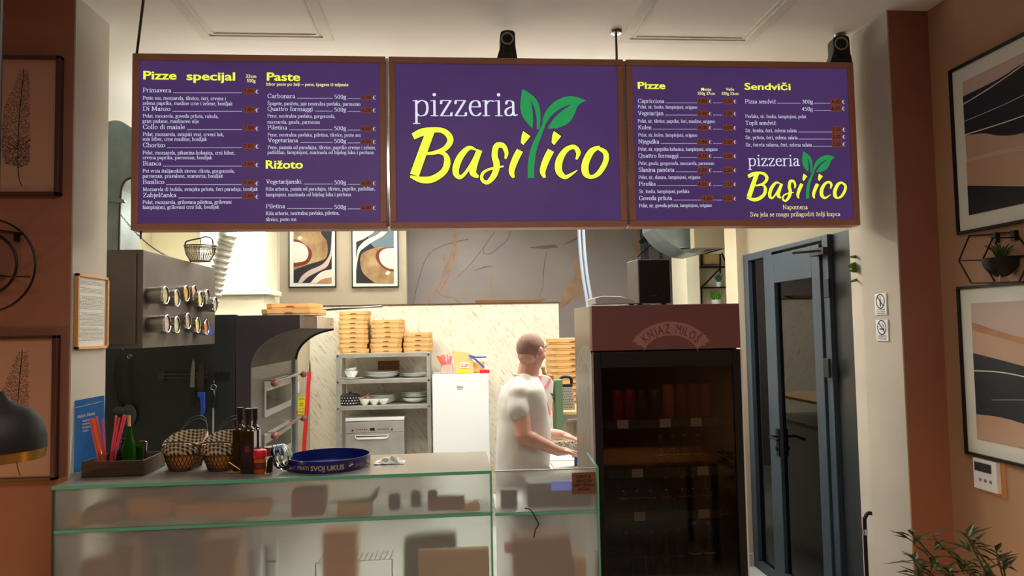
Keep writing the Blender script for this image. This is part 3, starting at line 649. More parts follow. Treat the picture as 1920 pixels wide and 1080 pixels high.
def logo(par, S, sx, grow=1):
    gb = B()
    def pl(bd, pts, dy): bd.poly([P(*S(x, y), Y=YT-dy) for x, y in pts])
    for ss, ds in (((0, 1, 2), ()), ((3, 4), ()), ((5,), ()), ((6,), (0,)), ((7,), (1,)), ((8,), ()), ((9,), ())):
        yb, ob = B(), B()
        for ki, s in enumerate([YEL[k] for k in ss]):
            for bd, g, dy in ((yb, 0, .0012+ki*5e-5), (ob, 8, .0004+ki*5e-5)):
                L, R = wstroke([(x, y, wd+g) for x, y, wd in s])
                for i in range(len(L)-1): bd.add([P(*S(*q), Y=YT-dy) for q in (L[i], L[i+1], R[i+1], R[i])], [(0, 1, 2, 3)])
        for d in [DOT[k] for k in ds]:
            pl(yb, d, .0012); cx, cy = sum(q[0] for q in d)/5, sum(q[1] for q in d)/5; pl(ob, [(cx+(x-cx)*1.2, cy+(y-cy)*1.12) for x, y in d], .0004)
        lt = yb.build('script_letter', 'panel_yellow', par); ob.build('letter_outline', 'outline', lt)
    L, R = wstroke(STEM)
    for i in range(len(L)-1): gb.add([P(*S(*q), Y=YT-.002) for q in (L[i], L[i+1], R[i+1], R[i])], [(0, 1, 2, 3)])
    for l in LEAF: pl(gb, l, .002)
    gb.build('basil_leaves', 'panel_green', par)
logo(boards[1], S3, 1)
logo(boards[2], lambda x, y: S4(706+(x-143)*.504, 715+(y-458)*.531), .5)
def word(par, S, x0, y, x1, em, **k):
    tot = sum(G[c][0] for c in 'pizzeria'); x = x0
    for c in 'pizzeria': wd = (x1-x0)*G[c][0]/tot; pb = B(); line(pb, S, 'serif', c, x, y, x+wd, em, **k); pb.build('serif_letter', 'panel_white', par); x += wd
word(boards[1], S3, 166, 392, 772, 67, cs=8, pen=3.6, thin=1.3)
word(t2, S4, 718, 682, 1018, 33.5, cs=6)
# hanging rods
for px, lb in ((268, 'thin steel rod holding the left end of the left menu board'), (1155, 'steel hanging rod with ceiling rose beside the right ceiling hatch'), (1574, 'short steel hanging rod above the right corner speaker')):
    q = P(px, 60, Y=YB+.084); b = B(); lf_ = px == 268; b.cyl((q.x, YB+(.02 if lf_ else .084), ZT), (P(270, 5, Y=YF-.02).x if lf_ else q.x, YF-.02 if lf_ else YB+.084, ZC-.001), .006, n=8)
    t = thing('hanging_rod', lb, 'rod', (q.x, YB+.084, ZT), 'steel rods the boards hang from'); b.build('rod', 'steel_dark', t)
    if px != 268: B().lathe([(.0, 0), (.026, .002), (.03, .012), (.012, .018)], (q.x, YB+.084, ZC-.016), 16).build('ceiling_rose', 'steel', t, smooth='auto')
q = P(265, 441, Y=YB+.05); tag(B().cyl((q.x, YB+.05, ZB-.035), (q.x, YB+.05, ZB+.01), .005, n=8).build('rod_end', 'steel_dark', boards[0]), '', '') if 0 else B().cyl((q.x, YB+.045, ZB-.035), (q.x, YB+.045, ZB+.004), .005, n=8).build('rod_end', 'steel_dark', boards[0])
# small speakers on the boards
def small_speaker(px0, px1, lb, rz):
    Y = YB+.033; a = P(px0, 112, Y=Y).x; b_ = P(px1, 112, Y=Y).x; cx = (a+b_)/2; hw = (b_-a)/2; h = .136
    t = thing('computer_speaker', lb, 'speaker', (cx, Y, ZT), 'small black speakers on the menu boards')
    M = Matrix.Translation((cx, Y, ZT)) @ Matrix.Rotation(rz, 4, 'Z')
    prof = cat([(-hw*1.0, 0), (-hw*.82, .03), (-hw*.66, .06), (-hw*.66, .11), (-hw*.5, .13), (0, h), (hw*.55, .132), (hw*.72, .115), (hw*.74, .06), (hw*.9, 0)], 3)
    b = B(); b.slab([M @ Vector((x, -.03, z)) for x, z in prof], M.to_3x3() @ Vector((0, .07, 0))); b.build('body', 'black_plastic', t, bevel=.004)
    pts = [M @ Vector((.0+hw*.52*math.cos(k*math.pi/12), -.033, .093+hw*.52*math.sin(k*math.pi/12))) for k in range(24)]
    B().tube(pts, .0045, 6, closed=True).build('driver_ring', 'ring_grey', t, smooth=True)
    b = B()
    c = M @ Vector((0, -.0305, .093)); e = M @ Vector((0, -.034, .093)); b.cyl(c, e, hw*.42, n=20)
    c = M @ Vector((-.002, -.0305, .044)); e = M @ Vector((-.002, -.034, .044)); b.cyl(c, e, hw*.22, n=14); b.build('driver_cone', 'black_matte', t)
small_speaker(931, 971, 'small black speaker with round driver standing on the middle menu board', 0)
small_speaker(1553, 1594, 'small black speaker standing on the right end of the right menu board', -.12)
# ---------------------------------------------------------------- pictures on the walls
def art_poly(bd, S, K, pts, mi=0): bd.poly([P(*S(x, y), **K) for x, y in pts], mi)
def picture_X(lb, X, corners, frame_m, mat_m, fw_, matw, shapes, S, cat_='picture', group=None, sgn=-1, depth=.02, name='framed_picture'):
    """picture hanging on a wall X = const; corners: far-top, far-bottom pixels and near Y"""
    (ax, ay), (bx_, by), yn = corners
    A, D = P(ax, ay, X=X), P(bx_, by, X=X); yf = (A.y+D.y)/2; z1, z0 = A.z, D.z
    t = thing(name, lb, cat_, (X, (yf+yn)/2, z0), group)
    lo, hi = min(X, X+sgn*depth), max(X, X+sgn*depth)
    f = B(); f.box(lo, hi, yf-fw_, yf, z0, z1).box(lo, hi, yn, yn+fw_, z0, z1).box(lo, hi, yn+fw_, yf-fw_, z0, z0+fw_).box(lo, hi, yn+fw_, yf-fw_, z1-fw_, z1)
    f.build('frame', frame_m, t, bevel=.001)
    xm = X+sgn*depth*.45; B().box(min(X, xm), max(X, xm), yn+fw_, yf-fw_, z0+fw_, z1-fw_).build('mount', mat_m, t)
    return t, yf, yn, z0, z1
# right wall pictures: drawn in their own (u = 0 far .. 1 near, v = 0 bottom .. 1 top)
def abstract(t, X, yf, yn, z0, z1, mw, layers, mats):
    ya, yb, za, zb = yf-mw, yn+mw, z0+mw, z1-mw; bd = B()
    for i, (mi, pts) in enumerate(layers):
        q = [(X-.0095-.0006*i, ya+(yb-ya)*min(max(u, 0), 1), za+(zb-za)*min(max(v, 0), 1)) for u, v in pts]
        bd.poly(q, mi)
    bd.build('print', mats, t)
AM = ['art_grey_rose', 'art_navy', 'art_sand', 'art_rose', 'art_cream']
def thinline(pts, wd=.006): L, R = wstroke([(x, y, wd) for x, y in pts], 6); return L+R[::-1]
t, yf, yn, z0, z1 = picture_X('large black-framed abstract print on the right wall, upper of two', XW, ((1784, 134), (1802, 440), 1.95), 'black_metal', 'art_mat', .012, .05, None, None)
full = [(0, 0), (1, 0), (1, 1), (0, 1)]
abstract(t, XW, yf, yn, z0, z1, .075, [(0, full), (2, [(0, .42), (.25, .40), (1, .25), (1, .75), (0, .75)]), (3, cat([(.3, .5), (.4, .42), (.7, .3), (1, .22)], 4)+[(1, .6), (.4, .6)]),
    (1, cat([(0, .89), (.22, .9), (.38, .93), (.7, .93), (1, .96)], 4)+cat([(1, .52), (.6, .5), (.35, .47), (.22, .5), (.12, .56), (0, .6)], 4)), (2, [(0, .40), (.3, .36), (1, .12), (1, 0), (0, 0)]), (1, [(0, .22), (.66, 0), (0, 0)]),
    (4, thinline([(0, .83), (.2, .87), (.4, .93)], .008)), (4, thinline([(0, .7), (.3, .71), (.6, .76)], .004)), (4, thinline([(0, .6), (.3, .58), (.6, .59), (1, .64)], .008))], AM)
t, yf, yn, z0, z1 = picture_X('large black-framed abstract print on the right wall, lower of two', XW, ((1800, 538), (1816, 850), 1.95), 'black_metal', 'art_mat', .012, .05, None, None)
abstract(t, XW, yf, yn, z0, z1, .075, [(0, full), (3, cat([(0, .86), (.25, .76), (.6, .66), (1, .6)], 4)+[(1, .3), (0, .3)]), (2, cat([(0, .8), (.3, .7), (.6, .6), (1, .55)], 4)+[(1, .3), (0, .3)]),
    (1, cat([(0, .63), (.2, .58), (.5, .5), (.75, .47), (1, .46)], 4)+cat([(1, .02), (.7, .06), (.5, .1), (.2, .18), (0, .18)], 4)), (1, [(.45, 1), (1, 1), (1, .78)]), (2, cat([(0, .18), (.2, .18), (.5, .11), (.7, .1), (1, .1)], 4)+[(1, 0), (0, 0)]),
    (4, thinline([(0, .5), (.2, .5), (.5, .44), (1, .34)], .008)), (4, thinline([(.1, .3), (.4, .34), (.7, .32), (1, .26)], .003)), (4, thinline([(.5, .1), (.7, .09), (1, .1)], .008))], AM)
# hexagon wire shelf with a plant
hs = thing('hexagon_wall_shelf', 'black wire double-hexagon wall shelf between the two right wall pictures', 'shelf', (XW-.06, 2.7, 1.8))
def W(px, py, X=XW-.008): return P(px, py, X=X)
b = B()
def HX(Xp, off):
    g = lambda x, y: P(1740+x/6.75, 400+y/6.75, X=Xp)
    p = [(515, 285), (790, 275), (970, 545), (880, 870), (550, 885), (390, 600)]
    return [g(*q) for q in p]
g = lambda x, y, X=XW-.01: P(1740+x/6.75, 400+y/6.75, X=X)
XN = XW-.10
segs = [((1105, 240), (1250, 440), 0), ((880, 250), (1105, 240), 0), ((970, 545), (1260, 538), 0), ((805, 300), (970, 545), 0), ((515, 285), (880, 262), 0)]
for a, c, o_ in segs: b.tube([g(*a), g(*c)], .0035, 6)
segs = [((520, 290), (390, 600)), ((390, 600), (550, 885)), ((390, 600), (690, 592)), ((820, 310), (690, 592)), ((690, 592), (845, 865)), ((550, 885), (1155, 868)), ((1155, 868), (1260, 640))]
for a, c in segs: b.tube([g(*a, XN), g(*c, XN)], .0035, 6)
for a in ((550, 885), (1155, 868)): q = g(*a, XN); b.tube([q, Vector((XW-.004, q.y, q.z))], .0035, 6)
for a in ((390, 600), (820, 310)): q = g(*a, XN); b.tube([q, Vector((XW-.004, q.y, q.z))], .003, 6)
b.build('wire_frame', 'black_metal', hs, smooth='auto')
b = B()
for a in ((860, 305), (1095, 280)): q = g(*a); b.box(XW-.02, XW-.001, q.y-.011, q.y+.011, q.z-.02, q.z+.02)
b.build('bracket', 'black_plastic', hs)
pz = g(880, 830, XN+.03); pt = thing('potted_succulent', 'spiky succulent in a black bowl pot on small wooden legs in the hexagon shelf', 'plant', (XN+.045, pz.y, pz.z-.004))
pc = Vector((XN+.047, pz.y, pz.z+.006))
B().lathe([(0, 0), (.022, .004), (.05, .028), (.062, .05), (.064, .078), (.058, .078), (.05, .066)], pc, 20).build('pot', 'black_matte', pt, smooth='auto')
b = B()
for k in range(4): t_ = k*math.pi/2+.7; b.tube([pc+Vector((.02*math.cos(t_), .02*math.sin(t_), .012)), pc+Vector((.038*math.cos(t_), .038*math.sin(t_), -.018))], .003, 5)
b.build('stand', 'wood_light', pt)
b = B()
for k in range(22):
    t_ = random.random()*6.28; r = random.uniform(.01, .05); h = random.uniform(.05, .085)
    b.tube([pc+Vector((0, 0, .06)), pc+Vector((r*.5*math.cos(t_), r*.5*math.sin(t_), .06+h*.6)), pc+Vector((r*1.2*math.cos(t_), r*1.2*math.sin(t_), .06+h*.9))], [.005, .006, .0008], 5)
b.build('leaves', 'leaf_dark', pt, smooth=True)
# intercom
ic = thing('door_intercom', 'white door intercom with small dark screen below the right wall pictures', 'intercom', (XW-.012, 2.8, 1.2))
A = [P(*q, X=XW-.01) for q in ((1829, 858), (1876, 868), (1874, 924), (1832, 915))]
y0_, y1_ = (A[1].y+A[2].y)/2, (A[0].y+A[3].y)/2; z0_, z1_ = (A[2].z+A[3].z)/2, (A[0].z+A[1].z)/2
B().box(XW-.024, XW-.004, y0_, y1_, z0_, z1_).build('body', 'white_plastic', ic, bevel=.003)
B().box(XW-.004, XW, y0_-.02, y1_+.01, z0_-.012, z1_+.012).build('back_plate', 'oak_frame', ic)
B().box(XW-.026, XW-.022, y0_+.03, y1_-.012, z0_+.6*(z1_-z0_), z1_-.014).build('screen', 'dark_panel', ic)
b = B()
for i in range(3): b.box(XW-.026, XW-.022, y0_+.03+.03*i, y0_+.042+.03*i, z0_+.035, z0_+.047)
b.build('button', 'grey_ink', ic)
# left wall: feather pictures, round wire shelf
YW = YF
def feather_picture(lb, px1, py0, py1, fe):
    X0, X1, Z0, Z1 = R4(-160, py0, px1, py1, YW-.03)
    t = thing('feather_picture', lb, 'picture', ((X0+X1)/2, YW-.02, Z0), 'feather prints on the left wall')
    d = .02; f = B(); f.box(X0, X0+.016, YW-.035, YW, Z0, Z1).box(X1-.018, X1, YW-.035, YW, Z0, Z1).box(X0, X1, YW-.035, YW, Z0, Z0+.014).box(X0, X1, YW-.035, YW, Z1-.014, Z1); f.build('frame', 'brown_frame', t, bevel=.002)
    B().box(X0+.01, X1-.01, YW-.02, YW-.004, Z0+.01, Z1-.01).build('mount', 'feather_paper', t)
    b = B(); Yp = YW-.0206
    cx, top, bot, hw = fe
    qu = cat([(cx+8, bot), (cx+1, bot-30), (cx+2, (top+bot)/2), (cx+12, top)], 6)
    for (x, y), (x2, y2) in zip(qu, qu[1:]): b.add([P(x-1, y, Y=Yp), P(x+1, y, Y=Yp), P(x2+.7, y2, Y=Yp), P(x2-.7, y2, Y=Yp)], [(0, 1, 2, 3)])
    n = int((bot-top-30)/2.4)
    rnd = random.Random(3)
    for i in range(n):
        v = i/n; y = top+6+v*(bot-top-40); cc = cx+12-11*min(1, v*1.5); wl = hw*(.25+1.0*min(1, v*2.2))*(1 if v < .85 else 1-(v-.85)*1.5); wr = hw*(.35+.5*min(1, v*1.6))
        for side, wd in ((-1, wl), (1, wr)):
            x = rnd.uniform(0, 1.5)
            while x < wd:
                l = rnd.uniform(.8, 3.2); th = rnd.uniform(.5, 1.4) if v < .7 else rnd.uniform(.9, 2.2); yy = y-x*.35+rnd.uniform(-.5, .5)
                if rnd.random() < .82: b.add([P(cc+side*x, yy, Y=Yp), P(cc+side*(x+l), yy-l*.4, Y=Yp), P(cc+side*(x+l), yy-l*.4+th, Y=Yp), P(cc+side*x, yy+th, Y=Yp)], [(0, 1, 2, 3)])
                x += l+rnd.uniform(.2, 1.0)
    b.build('print', 'feather_ink', t)
feather_picture('framed feather print on the left wall, above the round wire shelf', 112, 103, 366, (33, 128, 350, 24))
feather_picture('framed feather print on the left wall, behind the pendant lamp', 105, 631, 905, (30, 656, 892, 26))
rs = thing('round_wire_shelf', 'black round wire wall shelf with two rings on the left wall', 'shelf', (P(-20, 585, Y=YW-.06).x, YW-.06, P(-20, 585, Y=YW-.06).z))
b = B()
for Yr, cx, cy, r in ((YW-.12, -26, 498, 87), (YW-.012, -33, 495, 60)):
    cc = P(cx, cy, Y=Yr); rr = r/F*(Yr-.12); b.tube([cc+Vector((rr*math.cos(k*math.pi/24), 0, rr*math.sin(k*math.pi/24))) for k in range(48)], .0045, 6, closed=True)
a1, a2 = P(55, 519, Y=YW-.12), P(-105, 519, Y=YW-.12); b.tube([a1, a2], .004, 6)
b.tube([P(0, 432, Y=YW-.01), P(36, 437, Y=YW-.01)], .004, 6); b.tube([P(55, 519, Y=YW-.12), P(24, 519, Y=YW-.01)], .004, 6)
for a in ((20, 447), (30, 441)): b.tube([P(36, 437, Y=YW-.01), P(40, 440, Y=YW-.12)], .004, 6)
b.build('wire_frame', 'black_metal', rs, smooth='auto')
q = P(32, 444, Y=YW-.01); B().box(q.x-.008, q.x+.008, YW-.02, YW-.001, q.z-.018, q.z+.018).build('bracket', 'black_plastic', rs)
q1_, q2_ = P(24, 435, Y=YW-.01), P(-100, 519, Y=YW-.01)
B().box(q2_.x, q1_.x-.02, YW-.11, YW-.002, q2_.z-.002, q2_.z+.002).build('shelf_plate', 'black_metal', rs)
# framed notice on the left jamb
XJ = XL+.006
nt_ = thing('framed_notice', 'printed notice in a light oak frame on the left jamb', 'notice', (XJ, 3.3, 1.7))
A = [P(*q, X=XJ+.008) for q in ((144, 513), (203, 520), (200, 652), (142, 656))]
ya, yb = (A[0].y+A[3].y)/2, (A[1].y+A[2].y)/2; yb = min(yb, YJ+.0); za, zb = (A[2].z+A[3].z)/2, (A[0].z+A[1].z)/2
f = B(); fw_ = .012
f.box(XJ, XJ+.016, ya, ya+fw_, za, zb).box(XJ, XJ+.016, yb-fw_, yb, za, zb).box(XJ, XJ+.016, ya, yb, za, za+fw_).box(XJ, XJ+.016, ya, yb, zb-fw_, zb); f.build('frame', 'oak_frame', nt_, bevel=.001)
B().box(XJ, XJ+.006, ya+.01, yb-.01, za+.01, zb-.01).build('sheet', 'paper', nt_)
b = B(); rnd = random.Random(5)
for i in range(44):
    if i in (3, 4, 9, 10, 21, 22, 33): continue
    z = zb-.03-i*(zb-za-.06)/44; s_ = ya+.03+(0 if i % 6 else .02); e_ = yb-.03-(rnd.random()*.06 if i % 5 == 4 else rnd.random()*.01); y = s_
    while y < e_:
        l = min(rnd.uniform(.006, .022), e_-y); b.add([(XJ+.0065, y, z), (XJ+.0065, y+l, z), (XJ+.0065, y+l, z+.0022), (XJ+.0065, y, z+.0022)], [(0, 1, 2, 3)]); y += l+.004
b.build('print', 'grey_ink', nt_)
# two safety signs on the right jamb
XS = XR-.006
def jamb_sign(lb, cs, texts, kind):
    A = [P(*q, X=XS-.004) for q in cs]; yf_ = (A[0].y+A[3].y)/2; yn_ = (A[1].y+A[2].y)/2; z0, z1 = (A[2].z+A[3].z)/2, (A[0].z+A[1].z)/2; wd = yf_-yn_; h = z1-z0
    t = thing('safety_sign', lb, 'sign', (XS, (yf_+yn_)/2, z0), 'small white signs on the right jamb')
    B().box(XS-.006, XS, yn_, yf_, z0, z1).build('plate', 'white_plastic', t)
    b = B(); X = XS-.0066; cy, cz, r = (yf_+yn_)/2, z0+h*.63, wd*.38
    at = lambda u, v: Vector((X, cy-u*r, cz+v*r))   # u grows to the right as seen
    ring = [(math.cos(k*math.pi/16), math.sin(k*math.pi/16)) for k in range(32)]
    for k in range(32): p, q = ring[k], ring[(k+1) % 32]; b.add([at(*p), at(*q), at(q[0]*.84, q[1]*.84), at(p[0]*.84, p[1]*.84)], [(0, 1, 2, 3)])
    b.poly([at(-.68, .56), at(-.56, .68), at(.68, -.56), at(.56, -.68)])
    if kind == 'smoke':
        b.poly([at(-.5, -.28), at(.6, -.28), at(.6, -.12), at(-.5, -.12)]); L, R = wstroke([(.3, 0, .1), (.45, .2, .1), (.2, .35, .1), (.3, .6, .1)], 4); b.poly([at(*q) for q in L+R[::-1]])
    else: b.poly([at(-.12, -.7), at(.12, -.7), at(.14, .1), at(.06, .3), at(.05, .7), at(-.08, .7), at(-.05, .3), at(-.16, .1)])
    for i, s in enumerate(texts):
        n = len(texts); put(b, 'sans', s, (X, yf_-wd*.12, z0+h*(.22-.09*i) if n > 2 else z0+h*(.19-.12*i)), (0, -1, 0), (0, 0, 1), wd*.76, h*(.075 if n > 2 else .1), off=.01)
    b.build('print', 'ink', t)
jamb_sign('white no-bottles safety sign on the right jamb, upper of two', ((1640, 551), (1661, 550), (1664, 590), (1642, 590)), ['UNOŠENJE', 'PIĆA I HRANE', 'ZABRANJENO'], 'drink')
jamb_sign('white no-smoking sign on the right jamb, lower of two', ((1642, 600), (1664, 599), (1667, 639), (1645, 639)), ['ZABRANJENO', 'PUŠENJE'], 'smoke')
# pendant lamp close to the camera, lower left
pl = P(-14, 885, Y=1.75); pc = P(-14, 862, Y=1.75)
lamp = thing('pendant_lamp', 'black dome pendant lamp with brass rim hanging at the left edge', 'pendant lamp', pc)
tl = Matrix.Rotation(math.radians(0), 3, 'Y')
R_ = 82/F*1.75
B().lathe([(R_, .022), (R_*.99, .05), (R_*.9, .085), (R_*.7, .108), (R_*.4, .122), (.03, .13), (.02, .15), (0, .152)], pc, 40, cap=False).build('shade', 'black_matte', lamp, smooth='auto')
B().lathe([(R_*.97, 0), (R_*.99, .022), (R_*.95, .02), (R_*.92, .002)], pc, 40, cap=False).build('rim', 'gold_brass', lamp, smooth='auto')
B().tube([pc+Vector((0, 0, .15)), Vector((pc.x, pc.y, ZC))], .004, 6).build('cord', 'black_plastic', lamp)
B().ball(pc+Vector((0, 0, .06)), .03).build('bulb', 'warm_glow', lamp, smooth=True)
# bamboo-like plant lower right
bp_c = P(1800, 1078, Y=2.75)
bpz = thing('bamboo_plant', 'leafy bamboo-like plant in a pot in the lower right corner', 'plant', (1.88, 2.38, 0))
B().lathe([(0, 0), (.13, .0), (.15, .05), (.17, .5), (.16, .5), (.15, .46), (0, .46)], (1.88, 2.38, 0), 24).build('pot', 'dark_grey_plastic', bpz, smooth='auto')
rnd = random.Random(11)
stems, tips = B(), []
def leaf_quad(b, base, d, L, wd, up):
    d = d.normalized(); s = d.cross(up).normalized()*wd; n_ = s.cross(d).normalized()*wd*.35
    pts = [base, base+d*L*.35+s+n_, base+d*L*.35-n_*.2, base+d*L*.35-s+n_, base+d*L-Vector((0, 0, L*.18))]
    b.add(pts, [(0, 1, 2), (0, 2, 3), (1, 4, 2), (2, 4, 3)])
heads = [(1712, 1003), (1750, 1008), (1812, 1003), (1820, 1020), (1868, 1035), (1880, 1044), (1745, 1048), (1775, 1060), (1806, 1050), (1730, 1070), (1845, 1068), (1790, 1085), (1760, 1088), (1870, 1080), (1715, 1050)]
for hx, hy in heads:
    tp = P(hx, hy, Y=2.4+rnd.uniform(-.14, .12)); tp.x = min(tp.x, 2.2); b0 = Vector((1.88+rnd.uniform(-.08, .08), 2.38+rnd.uniform(-.08, .08), .46)); mid = (tp+b0)/2+Vector((rnd.uniform(-.03, .03), 0, .08))
    stems.tube(cat([tuple(b0), tuple(mid), tuple(tp)], 4), .003, 5)
    lb_ = B()
    for k in range(8):
        a = rnd.uniform(0, 6.28); d = Vector((math.cos(a), math.sin(a)*.8, rnd.uniform(-.1, .9))); leaf_quad(lb_, tp+Vector((0, 0, -rnd.random()*.05)), d, rnd.uniform(.07, .11), .0105, Vector((0, 0, 1)))
    lb_.build('leaf_cluster', 'leaf_dark', bpz)
stems.build('stems', 'leaf_dark', bpz, smooth=True)
# black chair arm at the right jamb
q = P(1622, 1000, Y=3.75); zz = P(1634, 962, Y=3.75).z; qx = q.x
ch = thing('curved_metal_stand', 'black metal pole with a hooked top and chrome sleeve behind the right jamb foot', 'stand', (qx, 3.75, 0))
B().tube(cat([(qx, 3.75, .02), (qx, 3.75, zz-.1), (qx+.006, 3.75, zz-.02), (qx+.03, 3.75, zz), (qx+.07, 3.75, zz-.02), (qx+.085, 3.75, zz-.06)], 6), .010, 10).build('pole', 'black_metal', ch, smooth='auto')
B().lathe([(.013, 0), (.014, .02), (.013, .03)], (qx, 3.75, zz-.11), 14).build('joint_sleeve', 'chrome', ch, smooth='auto')
B().lathe([(0, 0), (.06, 0), (.06, .012), (.012, .02)], (qx, 3.75, 0), 20).build('base', 'black_metal', ch, smooth='auto')
# ---------------------------------------------------------------- kitchen, left side
CY = 3.78
cab_x = P(268, 560, Y=CY).x
z1 = P(268, 468, Y=CY).z; z0 = P(266, 653, Y=CY).z
yc2 = P(403, 570, X=cab_x).y
hc = thing('steel_wall_cabinet', 'brushed steel wall cabinet on the left with round spice jars on its side', 'cabinet', (cab_x-.15, (CY+yc2)/2, z0))
B().box(cab_x-.36, cab_x, CY, yc2, z0, z1).build('body', 'steel_satin', hc, bevel=.002)
B().box(cab_x-.33, cab_x-.03, CY-.012, CY, z0+.02, z1-.02).build('door', 'steel_satin', hc, bevel=.004)
q = P(393, 620, X=cab_x); B().box(cab_x, cab_x+.001, q.y-.045, q.y+.045, q.z-.022, q.z+.022).build('blue_sticker', 'blue_plastic', hc)
q = P(392, 598, X=cab_x)
q = P(234, 656, Y=CY+.1); b = B()
for px, py in ((234, 656), (244, 672)): q = P(px, py, Y=CY+.3); b.tube([q+Vector((.012*math.cos(k*.7), 0, .012*math.sin(k*.7)+.01)) for k in range(7)], .0025, 6)
b.build('hook', 'chrome', hc)
# spice jars stuck on the side
RJ = .046
fill = [(210, 190, 150), (214, 196, 158), (206, 150, 40), (190, 150, 130), (196, 190, 110), (150, 140, 120), (160, 150, 136), (200, 180, 176), (190, 186, 150), (176, 150, 120), (196, 186, 100), (196, 110, 60)]
desc = ['beige spice', 'half-full pale spice', 'golden curry powder', 'pinkish flakes', 'olive green herb', 'clear almost empty lid', 'grey-brown spice', 'pale pink salt', 'pale green herb', 'brown spice', 'yellow-green spice', 'orange-red paprika']
jx = [(311, 553.5), (332, 559), (350, 550), (365, 550), (376, 561), (389, 557), (404, 571), (314, 607), (332, 609), (353, 602), (371, 610), (387, 614)]
ln = [.085, .06, .045, .04, .06, .06, .09, .09, .06, .06, .06, .06]
for i, ((px, py), L) in enumerate(zip(jx, ln)):
    X1 = cab_x+L; c = P(px, py, X=X1); mat('spice_%d' % i, fill[i], .7, col2=tuple(int(q*.82) for q in fill[i]), nscale=60)
    row = 'upper' if i < 7 else 'lower'; k = i if i < 7 else i-7
    t = thing('spice_jar', '%s jar of %s on the cabinet side, %s in %s row' % ('steel', desc[i], ['nearest', 'second', 'third', 'fourth', 'fifth', 'sixth', 'farthest'][k], row), 'jar', (cab_x, c.y, c.z-RJ), 'round spice jars on the steel cabinet')
    M = Matrix.Rotation(math.pi/2, 3, 'Y'); o_ = (cab_x, c.y, c.z)
    B().lathe([(RJ*.9, 0), (RJ*.93, .004), (RJ*.93, L*.62), (RJ, L*.64), (RJ, L-.006)], o_, 24, M=M, cap=False).build('body', 'steel', t, smooth='auto')
    B().lathe([(0, L-.008), (RJ*.88, L-.008), (RJ*.88, L-.006)], o_, 24, M=M).build('spice', 'spice_%d' % i, t)
    B().lathe([(RJ*.88, L-.008), (RJ*1.02, L-.008), (RJ*1.02, L), (RJ*.96, L+.003), (RJ*.88, L+.001)], o_, 24, M=M, cap=False).build('lid_rim', 'chrome', t, smooth='auto')
# chain from the ceiling duct to the cabinet
a, c = P(224, 400, Y=4.1), P(316, 482, Y=4.35); hq_=0; ch = thing('steel_chain', 'thin steel chain running down to the top of the steel cabinet', 'chain', c)
n = 34
for i in range(n):
    p = a.lerp(c, (i+.5)/n); p.z -= .03*math.sin(math.pi*(i+.5)/n); d = (c-a).normalized(); s = Vector((0, 1, 0)) if i % 2 else d.cross(Vector((0, 1, 0)))
    if i == 0: lk0 = []
    b = B(); b.tube([p+d*.0095*math.cos(k*math.pi/5)+s*.005*math.sin(k*math.pi/5) for k in range(10)], .0013, 4, closed=True)
    b.build('link', 'steel_dark', ch)
# wire basket on the cabinet
by = 4.45; bc = P(375, 492, Y=by); hw = .5*(P(405, 470, Y=by).x-P(346, 470, Y=by).x)
bs = thing('wire_basket', 'empty bronze wire basket with a loop handle on top of the steel cabinet', 'basket', (bc.x, by, z1))
bc = Vector((P(375.5, 470, Y=by).x, by, z1)); zt = P(375, 461, Y=by).z
b = B(); ring = lambda r, z, sy=.7: [(bc.x+r*math.cos(k*math.pi/18), by+r*sy*math.sin(k*math.pi/18), z) for k in range(36)]
b.tube(ring(hw, zt), .004, 6, closed=True); b.tube(ring(hw*.98, zt-.012), .003, 6, closed=True); b.tube(ring(hw*.9, (zt+z1)/2), .002, 5, closed=True); b.tube(ring(hw*.62, z1+.004), .004, 6, closed=True)
for k in range(36):
    t_ = k*math.pi/18; b.tube([(bc.x+hw*.99*math.cos(t_), by+hw*.69*math.sin(t_), zt), (bc.x+hw*.9*math.cos(t_), by+hw*.63*math.sin(t_), (zt+z1)/2), (bc.x+hw*.62*math.cos(t_), by+hw*.44*math.sin(t_), z1+.004)], .002, 4)
b.build('wire_bowl', 'basket_bronze', bs, smooth='auto')
Hn = lambda x, y: P(200+x/3.725, 430+y/3.725, Y=by)
B().tube(cat([tuple(Hn(*p)) for p in ((552, 135), (550, 98), (570, 80), (655, 62), (690, 52), (730, 62), (742, 90), (742, 130))], 4), .0045, 6).tube([Hn(655, 62), Hn(660, 130)], .003, 6).build('handle', 'wood_dark', bs, smooth=True)
# flexible duct
fy = 5.6; pts = cat([tuple(P(x, y, Y=fy)) for x, y in ((436, 300), (428, 430), (420, 465), (411, 505), (404, 540), (396, 575))], 14)
fd = B(); rr = [.068-.024*(i/len(pts)) + (.007 if i % 4 < 2 else -.005) for i in range(len(pts))]; pts[0] = (pts[0][0], pts[0][1], ZC)
fd.tube(pts, rr, 20); tag(fd.build('flexible_duct', 'steel_light', smooth='auto'), 'silver corrugated flexible duct hanging behind the steel cabinet', 'duct')
